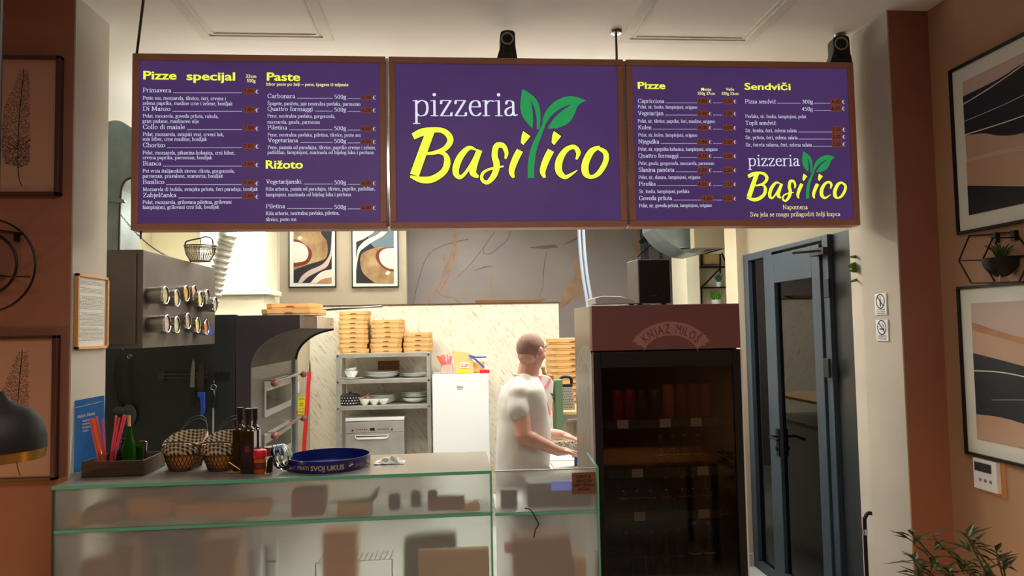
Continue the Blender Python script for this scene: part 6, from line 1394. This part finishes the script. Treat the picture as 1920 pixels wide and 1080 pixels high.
inside('dark jar in the middle of the upper compartment, right of two', 'jar', 770, 922, 790, 955, .11, .05, 'dark_grey_plastic', 'jar', zi, .012)
inside('small dark cube on a box at the right of the upper compartment', 'small_box', 802, 922, 820, 938, .05, .04, 'wood_dark', 'box', P(810, 942, Y=2.97).z)
inside('brown box with an orange side near the right end of the upper compartment', 'cardboard_box', 802, 938, 872, 962, .05, .1, 'box_red', 'box', zi)
Y_ = B_.y+.02; tag(B().slab([P(862, 960, Y=Y_), P(900, 958, Y=Y_), P(900, 948, Y=Y_), P(896, 940, Y=Y_), P(864, 955, Y=Y_)], (0, .05, 0)).build('leaning_box', 'cardboard_light', bevel=.003), 'pale tilted box at the right end behind the upper glass pane', 'box')
# lower compartment
zf = .131
bs_ = thing('wooden_stool', 'tall wooden stool seen blurred behind the lower pane, left', 'stool', (P(210, 1050, Y=3.3).x, 3.12, zf))
inside('brown crate seen blurred behind the lower pane, far left', 'brown_crate', 150, 1050, 215, 1080, .12, .06, 'box_brown', 'crate', zf)
C.objects.unlink(bs_); bpy.data.objects.remove(bs_)
inside('tall dark brown carton blurred behind the lower pane, left', 'carton', 224, 1018, 252, 1080, .2, .07, 'box_brown', 'carton', zf)
inside('olive carton blurred behind the lower pane, between two brown cartons', 'carton', 272, 1038, 300, 1080, .14, .08, 'olive_fabric', 'carton', zf)
inside('large brown carton blurred behind the lower pane left of the beer glasses', 'carton', 372, 1012, 438, 1080, .12, .16, 'box_brown', 'carton', zf)
inside('brownish carton blurred behind the lower pane right of the beer glasses', 'carton', 604, 998, 668, 1046, .16, .1, 'box_orange', 'carton', zf)
for i, (x0, x1, yt) in enumerate(((466, 492, 1032), (497, 522, 1024))):
    Y = A_.y+.045; q = P((x0+x1)/2, yt, Y=Y); r = (P(x1, yt, Y=Y).x-P(x0, yt, Y=Y).x)/2; h = .16
    g_ = thing('beer_glass', 'tall clear beer glass close behind the lower pane, %s of two' % ('left', 'right')[i], 'glass', (q.x, Y, q.z-h), 'beer glasses behind the lower pane')
    B().lathe([(r*.8, 0), (r*.86, .02), (r, h), (r*.93, h), (r*.78, .03), (0, .026)], (q.x, Y, q.z-h), 20).build('glass_body', 'clear_glass', g_, smooth='auto')
    if i: q2 = P(509, 1052, Y=Y-r); B().box(q2.x-.018, q2.x+.018, Y-r-.002, Y-r+.001, q2.z-.004, q2.z+.003).build('logo', 'label_red', g_)
zg_ = P(480, 1032, Y=A_.y+.045).z-.16
slab_c(ct, zg_-.012, zg_-.001, .012, .12, .7, 1.15, 'small_glass_shelf', 'clear_glass')
wr = thing('wire_rack', 'thin dark wire rack close behind the lower pane', 'rack', P(664, 1080, Y=B_.y+.03))
Yw = (A_.y+B_.y)/2+.02; a = P(592, 1056, Y=Yw); c = P(735, 1048, Y=Yw); b = B(); b.tube([(a.x, Yw, zf), a, c, (c.x, Yw, zf)], .0022, 5)
for k in range(15): p_ = a.lerp(c, (k+.5)/15); b.tube([p_, p_+Vector((.012, .05, .018))], .0015, 4)
b.build('wire', 'wood_dark', wr)
cb_ = thing('olive_chair', 'olive green upholstered chair back blurred behind the lower pane', 'chair', (P(806, 1040, Y=3.12).x, 3.15, zf))
q0_, q1_ = P(757, 1040, Y=3.1), P(860, 1040, Y=3.1); zt_ = P(806, 1004, Y=3.1).z; w_ = (q1_.x-q0_.x)/2; cx_ = (q0_.x+q1_.x)/2
B().slab([(cx_+w_*x, 3.1, z) for x, z in cat([(-1, .5), (-1, zt_-.05), (-.8, zt_-.012), (0, zt_), (.8, zt_-.0), (.93, zt_-.04), (1, .5)], 4)], (0, .05, 0)).build('backrest', 'olive_fabric', cb_, bevel=.01)
B().box(cx_-w_, cx_+w_, 3.02, 3.1, .45, .5).build('seat', 'olive_fabric', cb_, bevel=.01)
for x in (-.9, .9): B().box(cx_+w_*x-.012, cx_+w_*x+.012, 3.03, 3.06, zf, .45).build('leg', 'black_metal', cb_); 
inside('kraft carton with small holes close behind the lower pane, right end', 'carton', 784, 1031, 917, 1080, .014, .04, 'cardboard', 'carton', zf)
inside('large brown carton blurred behind the lower right pane', 'carton', 962, 1014, 1072, 1080, .10, .16, 'box_brown', 'carton', 0.101)
inside('small pink tub blurred behind the lower right pane', 'pink_tub', 946, 1020, 960, 1038, .08, .04, 'pink_cloth', 'tub', None)
inside('pale box lower right behind the right pane', 'carton', 1076, 1050, 1100, 1080, .12, .1, 'cardboard', 'carton', 0.101)
# ---------------------------------------------------------------- things on the counter
Zc = CZ+.0008
def on(px, py): return P(px, py, Z=Zc)
# brochure stand
q0_, q1_ = on(136, 896), on(196, 884)
bz = thing('brochure', 'bright blue leaflet standing upright against the left jamb', 'leaflet', (q0_.x, q0_.y, Zc))
yy = 3.215; a = P(137, 752, Y=yy); c = P(190, 742, Y=yy+.10); b = B()
xa, xb_ = P(138, 885, Y=yy).x, P(197, 878, Y=yy+.1).x
b.slab([(xa, yy, Zc), (xb_, yy+.10, Zc), (c.x, yy+.115, c.z), (a.x, yy+.015, a.z)], (.003, .006, 0)); b.build('sheet', 'brochure_blue', bz)
b = B(); base = Vector((a.x, yy+.013, a.z)); ex = (c-a); ex.y = .10; e_ = ex.normalized(); dn = Vector((xa-a.x, -.015, Zc-a.z)); dnn = -dn.normalized(); Wd = ex.length
off = Vector((0, -.003, 0))
put(b, 'sans', 'KNJIGA UTISAKA', base+off+e_*Wd*.12+dnn*(-.075), e_, dnn, Wd*.62, .016, off=.03)
for i, s_ in enumerate(('PRIJEDLOG', 'POHVALA', 'PRIMJEDBA', 'ŽALBA')): put(b, 'sans', s_, base+off+e_*Wd*.3+dnn*(-.095-.014*i), e_, dnn, Wd*.36*(1 if i < 3 else .6), .010, off=.02)
b.build('lettering', 'white_plastic', bz)
b = B(); b.bar(base+off+dnn*-.03, base+off+e_*Wd+dnn*-.025, .001, .002); b.build('line', 'white_plastic', bz)
# wooden tray box
tr = thing('wooden_box', 'grey-brown wooden box tray with straws and bottle at the left end of the counter', 'box', on(225, 893))
x0_, x1_ = on(160, 893).x, on(268, 893).x; y0_ = on(215, 894).y; y1_ = y0_+.22; h = .062; tk = .008
for (X0, X1, Y0, Y1) in ((x0_, x1_, y0_, y0_+tk), (x0_, x1_, y1_-tk, y1_), (x0_, x0_+tk, y0_+tk, y1_-tk), (x1_-tk, x1_, y0_+tk, y1_-tk)): B().box(X0, X1, Y0, Y1, Zc, Zc+h).build('side_board', 'wood_dark', tr, bevel=.001)
B().box(x0_+tk, x1_-tk, y0_+tk, y1_-tk, Zc, Zc+.006).build('bottom', 'wood_dark', tr)
zi_ = Zc+.007; Yt = y0_+.08
cup = P(200, 850, Y=Yt); cu = thing('straw_glass', 'clear glass holding the pink and orange straws', 'glass', (cup.x, Yt, zi_))
B().lathe([(.026, 0), (.033, .088), (.031, .088), (.024, .004), (0, .004)], (cup.x, Yt, zi_), 20).build('glass_body', 'clear_glass', cu, smooth='auto')
T6 = lambda x, y, Y=Yt: P(120+x/5.685, 720+y/5.685, Y=Y)
straws = [((275, 365), (400, 770), 'straw_pink'), ((300, 365), (425, 770), 'straw_orange'), ((320, 360), (440, 770), 'straw_orange'), ((345, 345), (450, 770), 'straw_pink'), ((412, 370), (455, 600), 'straw_pink'), ((560, 345), (480, 770), 'straw_pink'), ((590, 360), (490, 770), 'straw_pink'), ((640, 325), (500, 770), 'straw_pink'), ((660, 335), (508, 770), 'straw_pink'), ((555, 335), (520, 560), 'wood_light')]
for i, (a, c, m_) in enumerate(straws):
    p0 = T6(*a, Yt+.004*(i-5)); p1 = T6(*c, Yt+.004*(i-5)); p1.x = cup.x+max(-.018, min(.018, p1.x-cup.x)); p1.z = zi_+.006; o = B().cyl(p0, p1, .0042, n=8).build('drinking_straw', m_)
    tag(o, '%s drinking straw in the glass in the wooden box, %s' % ({'straw_pink': 'pink', 'straw_orange': 'orange', 'wood_light': 'pale wooden'}[m_], ['farthest left of all', 'left orange one', 'right orange one', 'left bundle, innermost', 'short one in the middle', 'right bundle, leftmost', 'right bundle, second', 'right bundle, third', 'right bundle, rightmost', 'with a flat top'][i]), 'straw', 'straws in the wooden box')
gx = T6(700, 0, y0_+.13).x; gb_ = thing('green_oil_bottle', 'small green glass bottle with a pourer in the wooden box', 'bottle', (gx, y0_+.13, zi_))
hB = T6(0, 470, y0_+.13).z-zi_
B().lathe(cat([(.024, 0), (.027, .006), (.026, hB*.45), (.012, hB*.8), (.0105, hB)], 4), (gx, y0_+.13, zi_), 18).build('glass_body', 'green_bottle', gb_, smooth='auto')
B().cyl((gx, y0_+.13, zi_+hB), (gx, y0_+.13, zi_+hB+.018), .007, .005, n=10).box(gx-.006, gx+.004, y0_+.126, y0_+.134, zi_+hB+.016, zi_+hB+.045).build('pourer', 'wood_light', gb_)
gx2 = T6(615, 0, y0_+.16).x; B0_ = bottle('dark bottle with a red label behind the green bottle in the box', gx2, y0_+.175, zi_, .022, .12, 'dark_bottle', 'black_plastic', 'sauce_bottle', 'label_red')
mh = thing('napkin_holder', 'small chrome holder at the back of the wooden box', 'holder', (T6(800, 0, y0_+.17).x, y0_+.17, zi_)); mx = T6(800, 0, y0_+.17).x
B().slab([(mx-.03, y0_+.165, zi_), (mx+.03, y0_+.165, zi_), (mx+.034, y0_+.165, zi_+.10), (mx-.028, y0_+.165, zi_+.10)], (0, .003, 0)).tube(cat([(mx+.03, y0_+.16, zi_+.02), (mx+.036, y0_+.16, zi_+.09), (mx+.03, y0_+.16, zi_+.108), (mx-.025, y0_+.16, zi_+.106)], 4), .003, 6).build('frame', 'chrome', mh, smooth='auto')
# gingham-lined baskets
def basket(lb, px, py, wpx, hpx, Y0, ln=.2, skew=.03):
    p = on(px, py); s = (p.y+.1*0)/F*1.0; bw = wpx*s/2; h = hpx*s; cx = p.x; cy = p.y+.05
    t = thing('bread_basket', lb, 'basket', (cx, cy, Zc), 'gingham-lined wire baskets on the counter')
    def ringp(r, z, dy=0, ax=1.0, n=28, wav=0): return [(cx+r*math.cos(k*2*math.pi/n)*ax+skew*max(0, math.sin(k*2*math.pi/n)), cy+.06+dy+r*1.15*math.sin(k*2*math.pi/n), z+wav*math.sin(k*2*math.pi/n*3)+.35*h*max(0, math.sin(k*2*math.pi/n))*(z-Zc)/h) for k in range(n)]
    n = 28; lv = [(bw*.66, Zc+.003), (bw*.80, Zc+h*.25), (bw*.93, Zc+h*.52), (bw*1.0, Zc+h*.72)]
    b = B(); vs_ = []; 
    for r, z in lv: vs_ += ringp(r*.985, z)
    fs = [(i*n+k, i*n+(k+1) % n, (i+1)*n+(k+1) % n, (i+1)*n+k) for i in range(3) for k in range(n)]+[tuple(range(n))[::-1]]
    b.add(vs_, fs); b.build('lining_bowl', 'box_orange', t, smooth=True)
    b = B(); vs_ = ringp(bw*.98, Zc+h*.5)+ringp(bw*1.06, Zc+h*.62, wav=.004)+ringp(bw*1.04, Zc+h*.80, wav=.006)+ringp(bw*.98, Zc+h*.84, wav=.006)+ringp(bw*.8, Zc+h*.5)
    b.add(vs_, [(i*n+k, i*n+(k+1) % n, (i+1)*n+(k+1) % n, (i+1)*n+k) for i in range(4) for k in range(n)]); b.build('gingham_cloth', 'gingham', t, smooth=True)
    b = B()
    for k in range(n):
        for j in (0, 1):
            pts = [ringp(r*1.02, z)[(k+(i*(1 if j else -1))) % n] for i, (r, z) in enumerate(lv)]; b.tube(pts, .0016, 4)
    b.tube(ringp(bw*.68, Zc+.003), .0025, 5, closed=True).tube(ringp(bw*1.03, Zc+h*.72), .0025, 5, closed=True)
    q = ringp(bw*1.05, Zc+h*.72); k0 = int(n*.75)
    b.tube(cat([q[k0-5], tuple(Vector(q[k0-3])+Vector((0, -.01, .02))), tuple(Vector(q[k0])+Vector((0, -.015, .028))), tuple(Vector(q[k0+3])+Vector((0, -.01, .02))), q[k0+5 if k0+5 < n else 0]], 4), .003, 6)
    b.build('wire', 'wood_dark', t, smooth='auto')
    k0 = int(n*.25); q = ringp(bw*1.0, Zc+h*.8)
    b = B()
    for dz_ in (0, .012): b.tube(cat([q[k0-4], tuple(Vector(q[k0-2])+Vector((0, .01, .035+dz_))), tuple(Vector(q[k0])+Vector((0, .015, .045+dz_))), tuple(Vector(q[k0+2])+Vector((0, .01, .035+dz_))), q[k0+4]], 4), .002, 6)
    b.build('back_handle', 'dark_grey_plastic', t, smooth=True)
basket('gingham-lined wire bread basket on the counter, left of two', 325, 889, 70, 62, 3)
basket('gingham-lined wire bread basket on the counter, right of two', 400, 889, 70, 62, 3)
# oil bottles in a gold wire stand
ob = on(458, 884)
def oil(lb, px, py, zb, w_, ytop, neck, m_='oil_glass'):
    p = P(px, py, Z=zb); s = p.y/F; h = (py-ytop)*s; r = w_*s/2; t = thing('olive_oil_bottle', lb, 'bottle', (p.x, p.y, zb), 'olive oil bottles in the wire stand')
    b = B(); b.slab([(p.x-r, p.y-r, zb), (p.x+r, p.y-r, zb), (p.x+r, p.y+r, zb), (p.x-r, p.y+r, zb)], (0, 0, h*.66)); b.build('glass_body', m_, t, bevel=.006, seg=3)
    B().lathe(cat([(r*.95, h*.655), (r*.8, h*.69), (r*.42, h*.73), (r*.4, h*.80)], 3), (p.x, p.y, zb), 16).build('neck', m_, t, smooth='auto')
    B().lathe([(r*.52, h*.80), (r*.55, h*.98), (r*.5, h), (0, h)], (p.x, p.y, zb), 16).build('cap', 'black_plastic', t, smooth='auto')
    return t, p, r, h
oil('olive oil bottle in the gold stand, at the left', 450, 882, Zc+.004, 22, 769, 0)
t, p, r, h = oil('olive oil bottle with arched label in the gold stand, at the front', 466, 885, Zc+.004, 24, 771, 0)
b = B(); b.poly([(p.x+r*x, p.y-r-.0008, Zc+h*z) for x, z in ((-.55, .12), (.75, .12), (.75, .45), (.5, .48), (.3, .52), (.1, .54), (-.1, .52), (-.3, .48), (-.55, .45))]); b.build('label', 'can_dark', t)
b = B(); b.poly([(p.x+r*x, p.y-r-.0014, Zc+h*z) for x, z in ((-.25, .34), (.45, .34), (.45, .42), (.1, .45), (-.25, .42))]); b.build('label_print', 'label_red', t)
oil('olive oil bottle in the gold stand, behind at the right', 478, 876, Zc+.004, 18, 770, 0)
ws = thing('bottle_stand', 'gold wire stand around the olive oil bottles', 'stand', on(462, 888))
q0_, q1_ = on(428, 887), on(484, 886); ym = q0_.y-.004
b = B(); b.tube([(q0_.x, ym, Zc+.003), (q1_.x, ym, Zc+.003)], .0028, 6)
ax_ = P(455, 885, Y=ym-.004).x
for dx_ in (-.055, .0, .055): b.tube([(ax_, ym-.004, Zc+.006), (ax_+dx_, ym-.004, Zc+(.16 if dx_ == 0 else .045))], .0022, 6)
b.build('wire', 'gold_brass', ws, smooth='auto')
# spice jar, glasses case, tray
p = on(487, 887); sj = thing('seasoning_jar', 'small seasoning jar with red lid in front of the counter tray', 'jar', p); s = p.y/F
B().lathe([(.0, 0), (9*s, 0), (11*s, 4*s), (11*s, 24*s), (10*s, 28*s)], p, 20).build('body', 'juice_orange', sj, smooth='auto'); B().lathe([(12.5*s, 28*s), (12.5*s, 40*s), (11*s, 42*s), (0, 42*s)], p, 20).build('lid', 'red_plastic', sj, smooth='auto')
B().lathe([(11.2*s, 8*s), (11.2*s, 20*s)], p, 20).build('label', 'label_red', sj)
p = on(508, 872); s = p.y/F; rc = thing('red_lid_container', 'small container with dark red lid behind the seasoning jar', 'container', p)
B().lathe([(0, 0), (12*s, 0), (13*s, 18*s)], p, 18).build('body', 'clear_glass', rc, smooth='auto'); B().lathe([(14*s, 18*s), (14*s, 30*s), (12*s, 33*s), (0, 33*s)], p, 18).build('lid', 'label_red', rc, smooth='auto')
p = on(508, 888); s = p.y/F; le = thing('plastic_ladle_stack', 'shiny clear plastic dome lids leaning with a black handle beside the round tray', 'lids', p)
for i in range(3):
    c = Vector((p.x+(10+6*i)*s, p.y+.03+.01*i, Zc+26*s)); M = Matrix.Rotation(math.radians(70), 3, 'Y') @ Matrix.Rotation(.2, 3, 'X')
    B().lathe([(25*s, 0), (23*s, 3*s), (12*s, 7*s), (0, 8*s)], c, 20, M=M).build('dome_lid', 'clear_glass', le, smooth='auto')
b = B(); b.slab([P(x, y, Y=p.y) for x, y in ((498, 887), (509, 887), (512, 858), (507, 856), (501, 864))], (0, .02, 0)); b.build('black_handle', 'black_plastic', le, bevel=.002)
cT = P(611, 877, Z=Zc); ry = on(611, 851).y-on(611, 886).y
xl2, xr2 = P(533, 872, Y=3.12).x, P(691, 868, Y=3.12).x; rT = (xr2-xl2)/2; cT = Vector(((xl2+xr2)/2, on(611, 888).y+rT*.98, Zc))
tt = thing('round_tray', 'large round dark blue serving tray with printed rim on the counter', 'tray', cT); hT = .048
sy = min(1.0, (yb_c-.01-(cT.y-rT))/(2*rT)); 
B().lathe([(0, 0), (rT*.985, 0), (rT, .004), (rT, hT), (rT*.985, hT), (rT*.975, .006), (0, .005)], cT, 56).build('body', 'tray_blue', tt, smooth='auto')
b = B(); bw_ = B(); bo = B()
def around(bd, kind_, txt, a0, em, zz, **k):
    v, f, adv = sans(txt, k.get('off', .02)); vs_ = []
    for a, c, j in v: t_ = a0+(a*em)/(rT+.001); rr_ = rT+.0012+j*3e-5; vs_.append((cT.x+rr_*math.sin(t_), cT.y-rr_*math.cos(t_), Zc+zz+c*em))
    bd.add(vs_, f); return a0+adv*em/rT
e1 = around(bo, 0, 'PRATI', -.62, .021, .014, off=.03); e2 = around(bo, 0, 'SVOJ UKUS', e1+.05, .027, .012, off=.04)
e3 = around(bw_, 0, 'pepsi', e2+.30, .026, .014, off=.0); e4 = around(bo, 0, 'PRATI', e3+.10, .021, .016, off=.03); around(bo, 0, 'SVOJ UKUS', e4+.05, .027, .014, off=.04); around(bw_, 0, 'pepsi', -.98, .024, .013, off=0)
bo.build('rim_lettering', 'label_cream', tt); bw_.build('logo_lettering', 'header_print', tt)
# round emblem: red above, white wave, blue below
aE = e2+.17
def emb(mm, pts):
    b = B(); b.poly([(cT.x+(rT+.0016)*math.sin(aE+x*.012/rT), cT.y-(rT+.0016)*math.cos(aE+x*.012/rT), Zc+.024+z*.012) for x, z in pts]); b.build('emblem', mm, tt)
circ = lambda a, c, n=10: [(math.cos(a+(c-a)*i/n), math.sin(a+(c-a)*i/n)) for i in range(n+1)]
emb('red_plastic', circ(.3, math.pi-.0)+[(-.4, -.05), (.2, .35), (.6, .3)]); emb('porcelain', [(-1, -.05), (-.4, -.1), (.2, .3), (.6, .26), (.95, .25), (.98, .05), (.4, -.05), (-.2, -.4), (-.8, -.4)]); 
b = B()
put(b, 'sans', '03A', cT+Vector((-.02, -.06, .0065)), Vector((.9, .35, 0)), Vector((-.35, .9, 0)), .1, .07, off=.0); b.build('base_print', 'brochure_blue', tt)
# clear crumpled film right of the tray
b = B(); rnd = random.Random(9)
p0_, N_ = on(700, 872), 14
vv = [(p0_.x+.13*i/N_+rnd.uniform(-.004, .004), p0_.y+.075*j/N_+rnd.uniform(-.003, .003), Zc+.001+.03*max(0, math.sin(math.pi*i/N_))*max(0, math.sin(math.pi*j/N_))*(.55+.45*math.sin(i*1.7+j*.9))+rnd.uniform(0, .003)) for i in range(N_+1) for j in range(N_+1)]
b.add(vv, [(i*(N_+1)+j, (i+1)*(N_+1)+j, (i+1)*(N_+1)+j+1, i*(N_+1)+j+1) for i in range(N_) for j in range(N_)])
tag(b.build('paper_scrap', 'plastic_film', smooth=True), 'crumpled translucent wrapper lying right of the blue tray', 'wrapper')
# ---------------------------------------------------------------- the cook
def remesh(b, name, m_, parent, vox, it=6, disp=0):
    o = b.build('tmp', m_, None); md = o.modifiers.new('r', 'REMESH'); md.mode = 'VOXEL'; md.voxel_size = vox
    s = o.modifiers.new('s', 'SMOOTH'); s.factor = .5; s.iterations = it
    if disp:
        tx = bpy.data.textures.new('folds', 'CLOUDS'); tx.noise_scale = .13; tx.noise_depth = 1
        d = o.modifiers.new('d', 'DISPLACE'); d.texture = tx; d.strength = disp; d.mid_level = .5
    me = bpy.data.meshes.new_from_object(o.evaluated_get(bpy.context.evaluated_depsgraph_get()))
    off = o.location-WL[parent.name]; me.transform(Matrix.Translation(off)); me.shade_smooth()
    bpy.data.objects.remove(o); n = bpy.data.objects.new(name, me); C.objects.link(n); n.parent = parent; WL[n.name] = WL[parent.name]
    return n
PY = 4.45
Fd = Vector((.985, .17, 0)); Sd = Vector((.17, -.985, 0))
feet = P(978, 900, Y=PY)
man = thing('person', 'cook with buzzed hair, white t-shirt and grey trousers working at the prep table', 'person', (feet.x, PY, 0))
def rings(b, rs, n=28):
    vs_ = []
    for c, a, d, up in rs:
        for k in range(n):
            t = 2*math.pi*k/n; ct_, st_ = math.cos(t), math.sin(t); e = 2/2.4
            vs_.append(c+Sd*a*math.copysign(abs(ct_)**e, ct_)+Fd*d*math.copysign(abs(st_)**e, st_)+Vector((0, 0, up)))
    N = len(rs); fs = [(i*n+k, i*n+(k+1) % n, (i+1)*n+(k+1) % n, (i+1)*n+k) for i in range(N-1) for k in range(n)]+[tuple(range(n))[::-1], tuple(range((N-1)*n, N*n))]
    b.add(vs_, fs)
def tc(x, y): return P(x, y, Y=PY)
TR = [((979, 915), .165, .145), ((979, 885), .17, .155), ((980, 860), .172, .158), ((981, 835), .176, .160), ((982, 810), .18, .158), ((982, 785), .185, .148), ((979, 760), .212, .14), ((979, 742), .216, .13), ((980, 728), .205, .115), ((983, 716), .16, .094), ((986, 706), .085, .072)]
bodyb = B(); sh = B()
rings(bodyb, [(tc(*c), a*.93, d*.92, 0) for c, a, d in TR])
rings(sh, [(tc(*c), a, d, 0) for c, a, d in TR[1:]])
# legs (below the counter line) and hips
hip = tc(979, 915)
for s_ in (-1, 1):
    h0 = hip+Sd*s_*.085; kn = Vector((h0.x+.02, h0.y, .50)); an = Vector((h0.x-.01, h0.y, .09)); to = an+Fd*.15+Vector((0, 0, -.045))
    bodyb.capsule(h0, kn, .09, .06).capsule(kn, an, .058, .04).capsule(an, to, .042, .032)
# neck and head
nb, nt0 = P(986, 706, Y=PY), P(993, 684, Y=PY)
bodyb.capsule(nb+Vector((0, 0, -.04)), nt0, .07, .064)
hc_ = P(997, 657, Y=PY); Fh = Vector((.74, .67, 0)).normalized(); Sh = Vector((.67, -.74, 0)).normalized(); tilt = Matrix.Rotation(-.18, 3, Sh)
MH = Matrix((Fh, -Sh, Vector((0, 0, 1)))).transposed()   # local x = facing
MH = Matrix.Rotation(.16, 3, Sh*-1) @ MH
hd = lambda x, y, z: hc_+MH @ Vector((x, y, z))
bodyb.ball(hd(-.012, 0, .014), (.094, .077, .09), 22, M=MH).ball(hd(.02, 0, -.02), (.072, .066, .085), 20, M=MH).ball(hd(.03, 0, -.075), (.05, .05, .042), 16, M=MH).ball(hd(-.04, 0, -.03), (.055, .062, .06), 16, M=MH)
bodyb.capsule(hd(.088, 0, .012), hd(.103, 0, -.022), .009, .013).ball(hd(.087, 0, -.055), (.012, .022, .008), 12, M=MH).ball(hd(.084, 0, .03), (.014, .045, .012), 12, M=MH)
for s_ in (-1, 1):
    c = hd(-.008, s_*.082, -.012); bodyb.ball(c, (.019, .013, .033), 14, M=MH); bodyb.ball(hd(.05, s_*.045, -.03), (.025, .018, .022), 12, M=MH)
# arms
arms = []
def arm(sh_, el, wr, ha, fdir, side):
    bodyb.capsule(sh_, el, .062, .047).capsule(el, wr, .047, .030)
    bodyb.ball(el.lerp(wr, .25), .046, 14)
    d = (ha-wr).normalized(); up = Vector((0, 0, 1)); sd = d.cross(up).normalized()*side; nn = sd.cross(d).normalized()
    if nn.z < 0: nn = -nn
    Mh = Matrix((d, sd, nn)).transposed(); pc = wr+d*.055
    bodyb.ball(pc, (.052, .042, .018), 16, M=Mh).capsule(wr, pc, .028, .024)
    for i, (o_, L) in enumerate(((-.031, .066), (-.010, .078), (.011, .074), (.031, .060))):
        a = pc+d*.036+sd*o_; f1 = a+d*L*.45-nn*.006+sd*o_*.15; f2 = f1+d*L*.3-nn*L*.28; f3 = f2+d*L*.08-nn*L*.28
        bodyb.capsule(a, f1, .0098, .009, 10).capsule(f1, f2, .009, .0082, 10).capsule(f2, f3, .0082, .0072, 10)
    a = pc-d*.02-sd*.034; f1 = a-sd*.022+d*.03-nn*.008; f2 = f1+d*.03-nn*.012; bodyb.capsule(a, f1, .0125, .0105, 10).capsule(f1, f2, .0105, .009, 10)
rs_, re = P(974, 741, Y=4.29), P(981, 817, Y=4.20); rw = P(1047, 846, Y=4.26); rh = rw+Vector((.09, .05, -.012))
arm(rs_, re, rw, rh, None, -1)
ls_, le_ = P(985, 737, Y=4.62), P(1000, 812, Y=4.66); lw = P(1050, 815, Y=4.55); lh = lw+Vector((.09, -.01, -.028))
arm(ls_, le_, lw, lh, None, 1)
remesh(bodyb, 'body', 'skin', man, .0055, 5)
# shirt: torso shell and sleeves
sh.capsule(rs_+Vector((0, .01, .0)), P(971, 770, Y=4.24), .068, .066).capsule(ls_+Vector((0, -.01, 0)), P(985, 768, Y=4.66), .07, .07)
sh.capsule(P(984, 720, Y=4.41), rs_, .07, .072).capsule(P(985, 720, Y=4.5), ls_, .07, .072).capsule(P(976, 730, Y=4.4), P(974, 765, Y=4.3), .085, .07)
so = remesh(sh, 'shirt', 'white_cotton', man, .008, 18, .008)
ar = B(); neck = P(988, 703, Y=PY)
ar.tube([nb+Vector((0, 0, -.004))+Sd*.078*math.cos(k*math.pi/12)+Fd*(.074*math.sin(k*math.pi/12)+.0)+Vector((0, 0, -.018*math.sin(k*math.pi/12))) for k in range(24)], .008, 8, closed=True)
ar.build('collar', 'white_cotton', man, smooth=True)
# trousers
tr_ = B(); rings(tr_, [(tc(979, 925), .178, .155, 0), (tc(979, 905), .172, .152, 0), (tc(979, 885), .165, .146, 0)])
for s_ in (-1, 1):
    h0 = hip+Sd*s_*.085; kn = Vector((h0.x+.02, h0.y, .50)); an = Vector((h0.x-.01, h0.y, .10)); tr_.capsule(h0, kn, .108, .08).capsule(kn, an, .08, .062)
remesh(tr_, 'trousers', 'grey_denim', man, .011, 5)
for s_ in (-1, 1):
    h0 = hip+Sd*s_*.085; an = Vector((h0.x-.01, h0.y, .04)); b = B(); b.ball(an+Fd*.06+Vector((0, 0, .0)), (.135, .052, .042), 16, M=Matrix((Fd, -Sd, Vector((0, 0, 1)))).transposed()); b.build('shoe', 'black_plastic', man, smooth=True)
# hair: a thin buzzed cap following the skull
b = B(); n, h = 36, 20; vs_ = []; idx = {}
for i in range(h+1):
    a = -math.pi/2+math.pi*i/h
    for k in range(n):
        t = 2*math.pi*k/n; vs_.append((math.cos(a)*math.cos(t), math.cos(a)*math.sin(t), math.sin(a)))
def keep(v): x, y, z = v; return z > (.34 if x > .55 else -.05+.5*max(0, x) if x > -.1 else -.8)
fs = []
for i in range(h):
    for k in range(n):
        f = (i*n+k, i*n+(k+1) % n, (i+1)*n+(k+1) % n, (i+1)*n+k)
        c = [sum(vs_[j][q] for j in f)/4 for q in range(3)]
        if keep(c): fs.append(f)
b.add([hd(-.012+x*.0965, y*.0795, .014+z*.0925) for x, y, z in vs_], fs)
ho = b.build('hair', 'buzzed_hair', man, smooth=True); sm = ho.modifiers.new('s', 'SOLIDIFY'); sm.thickness = .003; sm.offset = -1
b = B()
for s_ in (-1, 1): b.ball(hd(.082, s_*.03, .012), .0125, 12)
b.build('eye', 'porcelain', man, smooth=True)
b = B()
for s_ in (-1, 1): b.ball(hd(.0925, s_*.03, .012), (.004, .006, .006), 8, M=MH); b.bar(hd(.090, s_*.015, .034), hd(.080, s_*.050, .036), .005)
b.build('brow_and_pupil', 'buzzed_hair', man)
B().ball(hd(.093, 0, -.054), (.006, .018, .004), 10, M=MH).build('mouth', 'pink_cloth', man, smooth=True)
kp = rw+Vector((.11, .05, -.03)); kn_ = thing('small_knife', 'small knife with blue handle in the right hand of the cook', 'knife', kp)
B().bar(kp, kp+Vector((.0, .01, -.07)), .018, .012).build('handle', 'blue_plastic', kn_); B().bar(kp, kp+Vector((-.03, .05, .06)), .012, .003).build('blade', 'steel', kn_)
# ---------------------------------------------------------------- table added behind the camera for a warm reflection in the fridge door
for i, (x, y) in enumerate(((1.5, .75),)):
    t = thing('reflection_table', 'unseen wooden table added behind the camera for a warm fridge reflection', 'table', (x, y, 0)); B().box(x-.5, x+.5, y-.35, y+.35, .72, .75).build('table_top', 'wood', t, bevel=.004)
    for sx_ in (-1, 1):
        for sy_ in (-1, 1): B().box(x+sx_*.44-.02, x+sx_*.44+.02, y+sy_*.29-.02, y+sy_*.29+.02, 0, .72).build('leg', 'wood_dark', t)
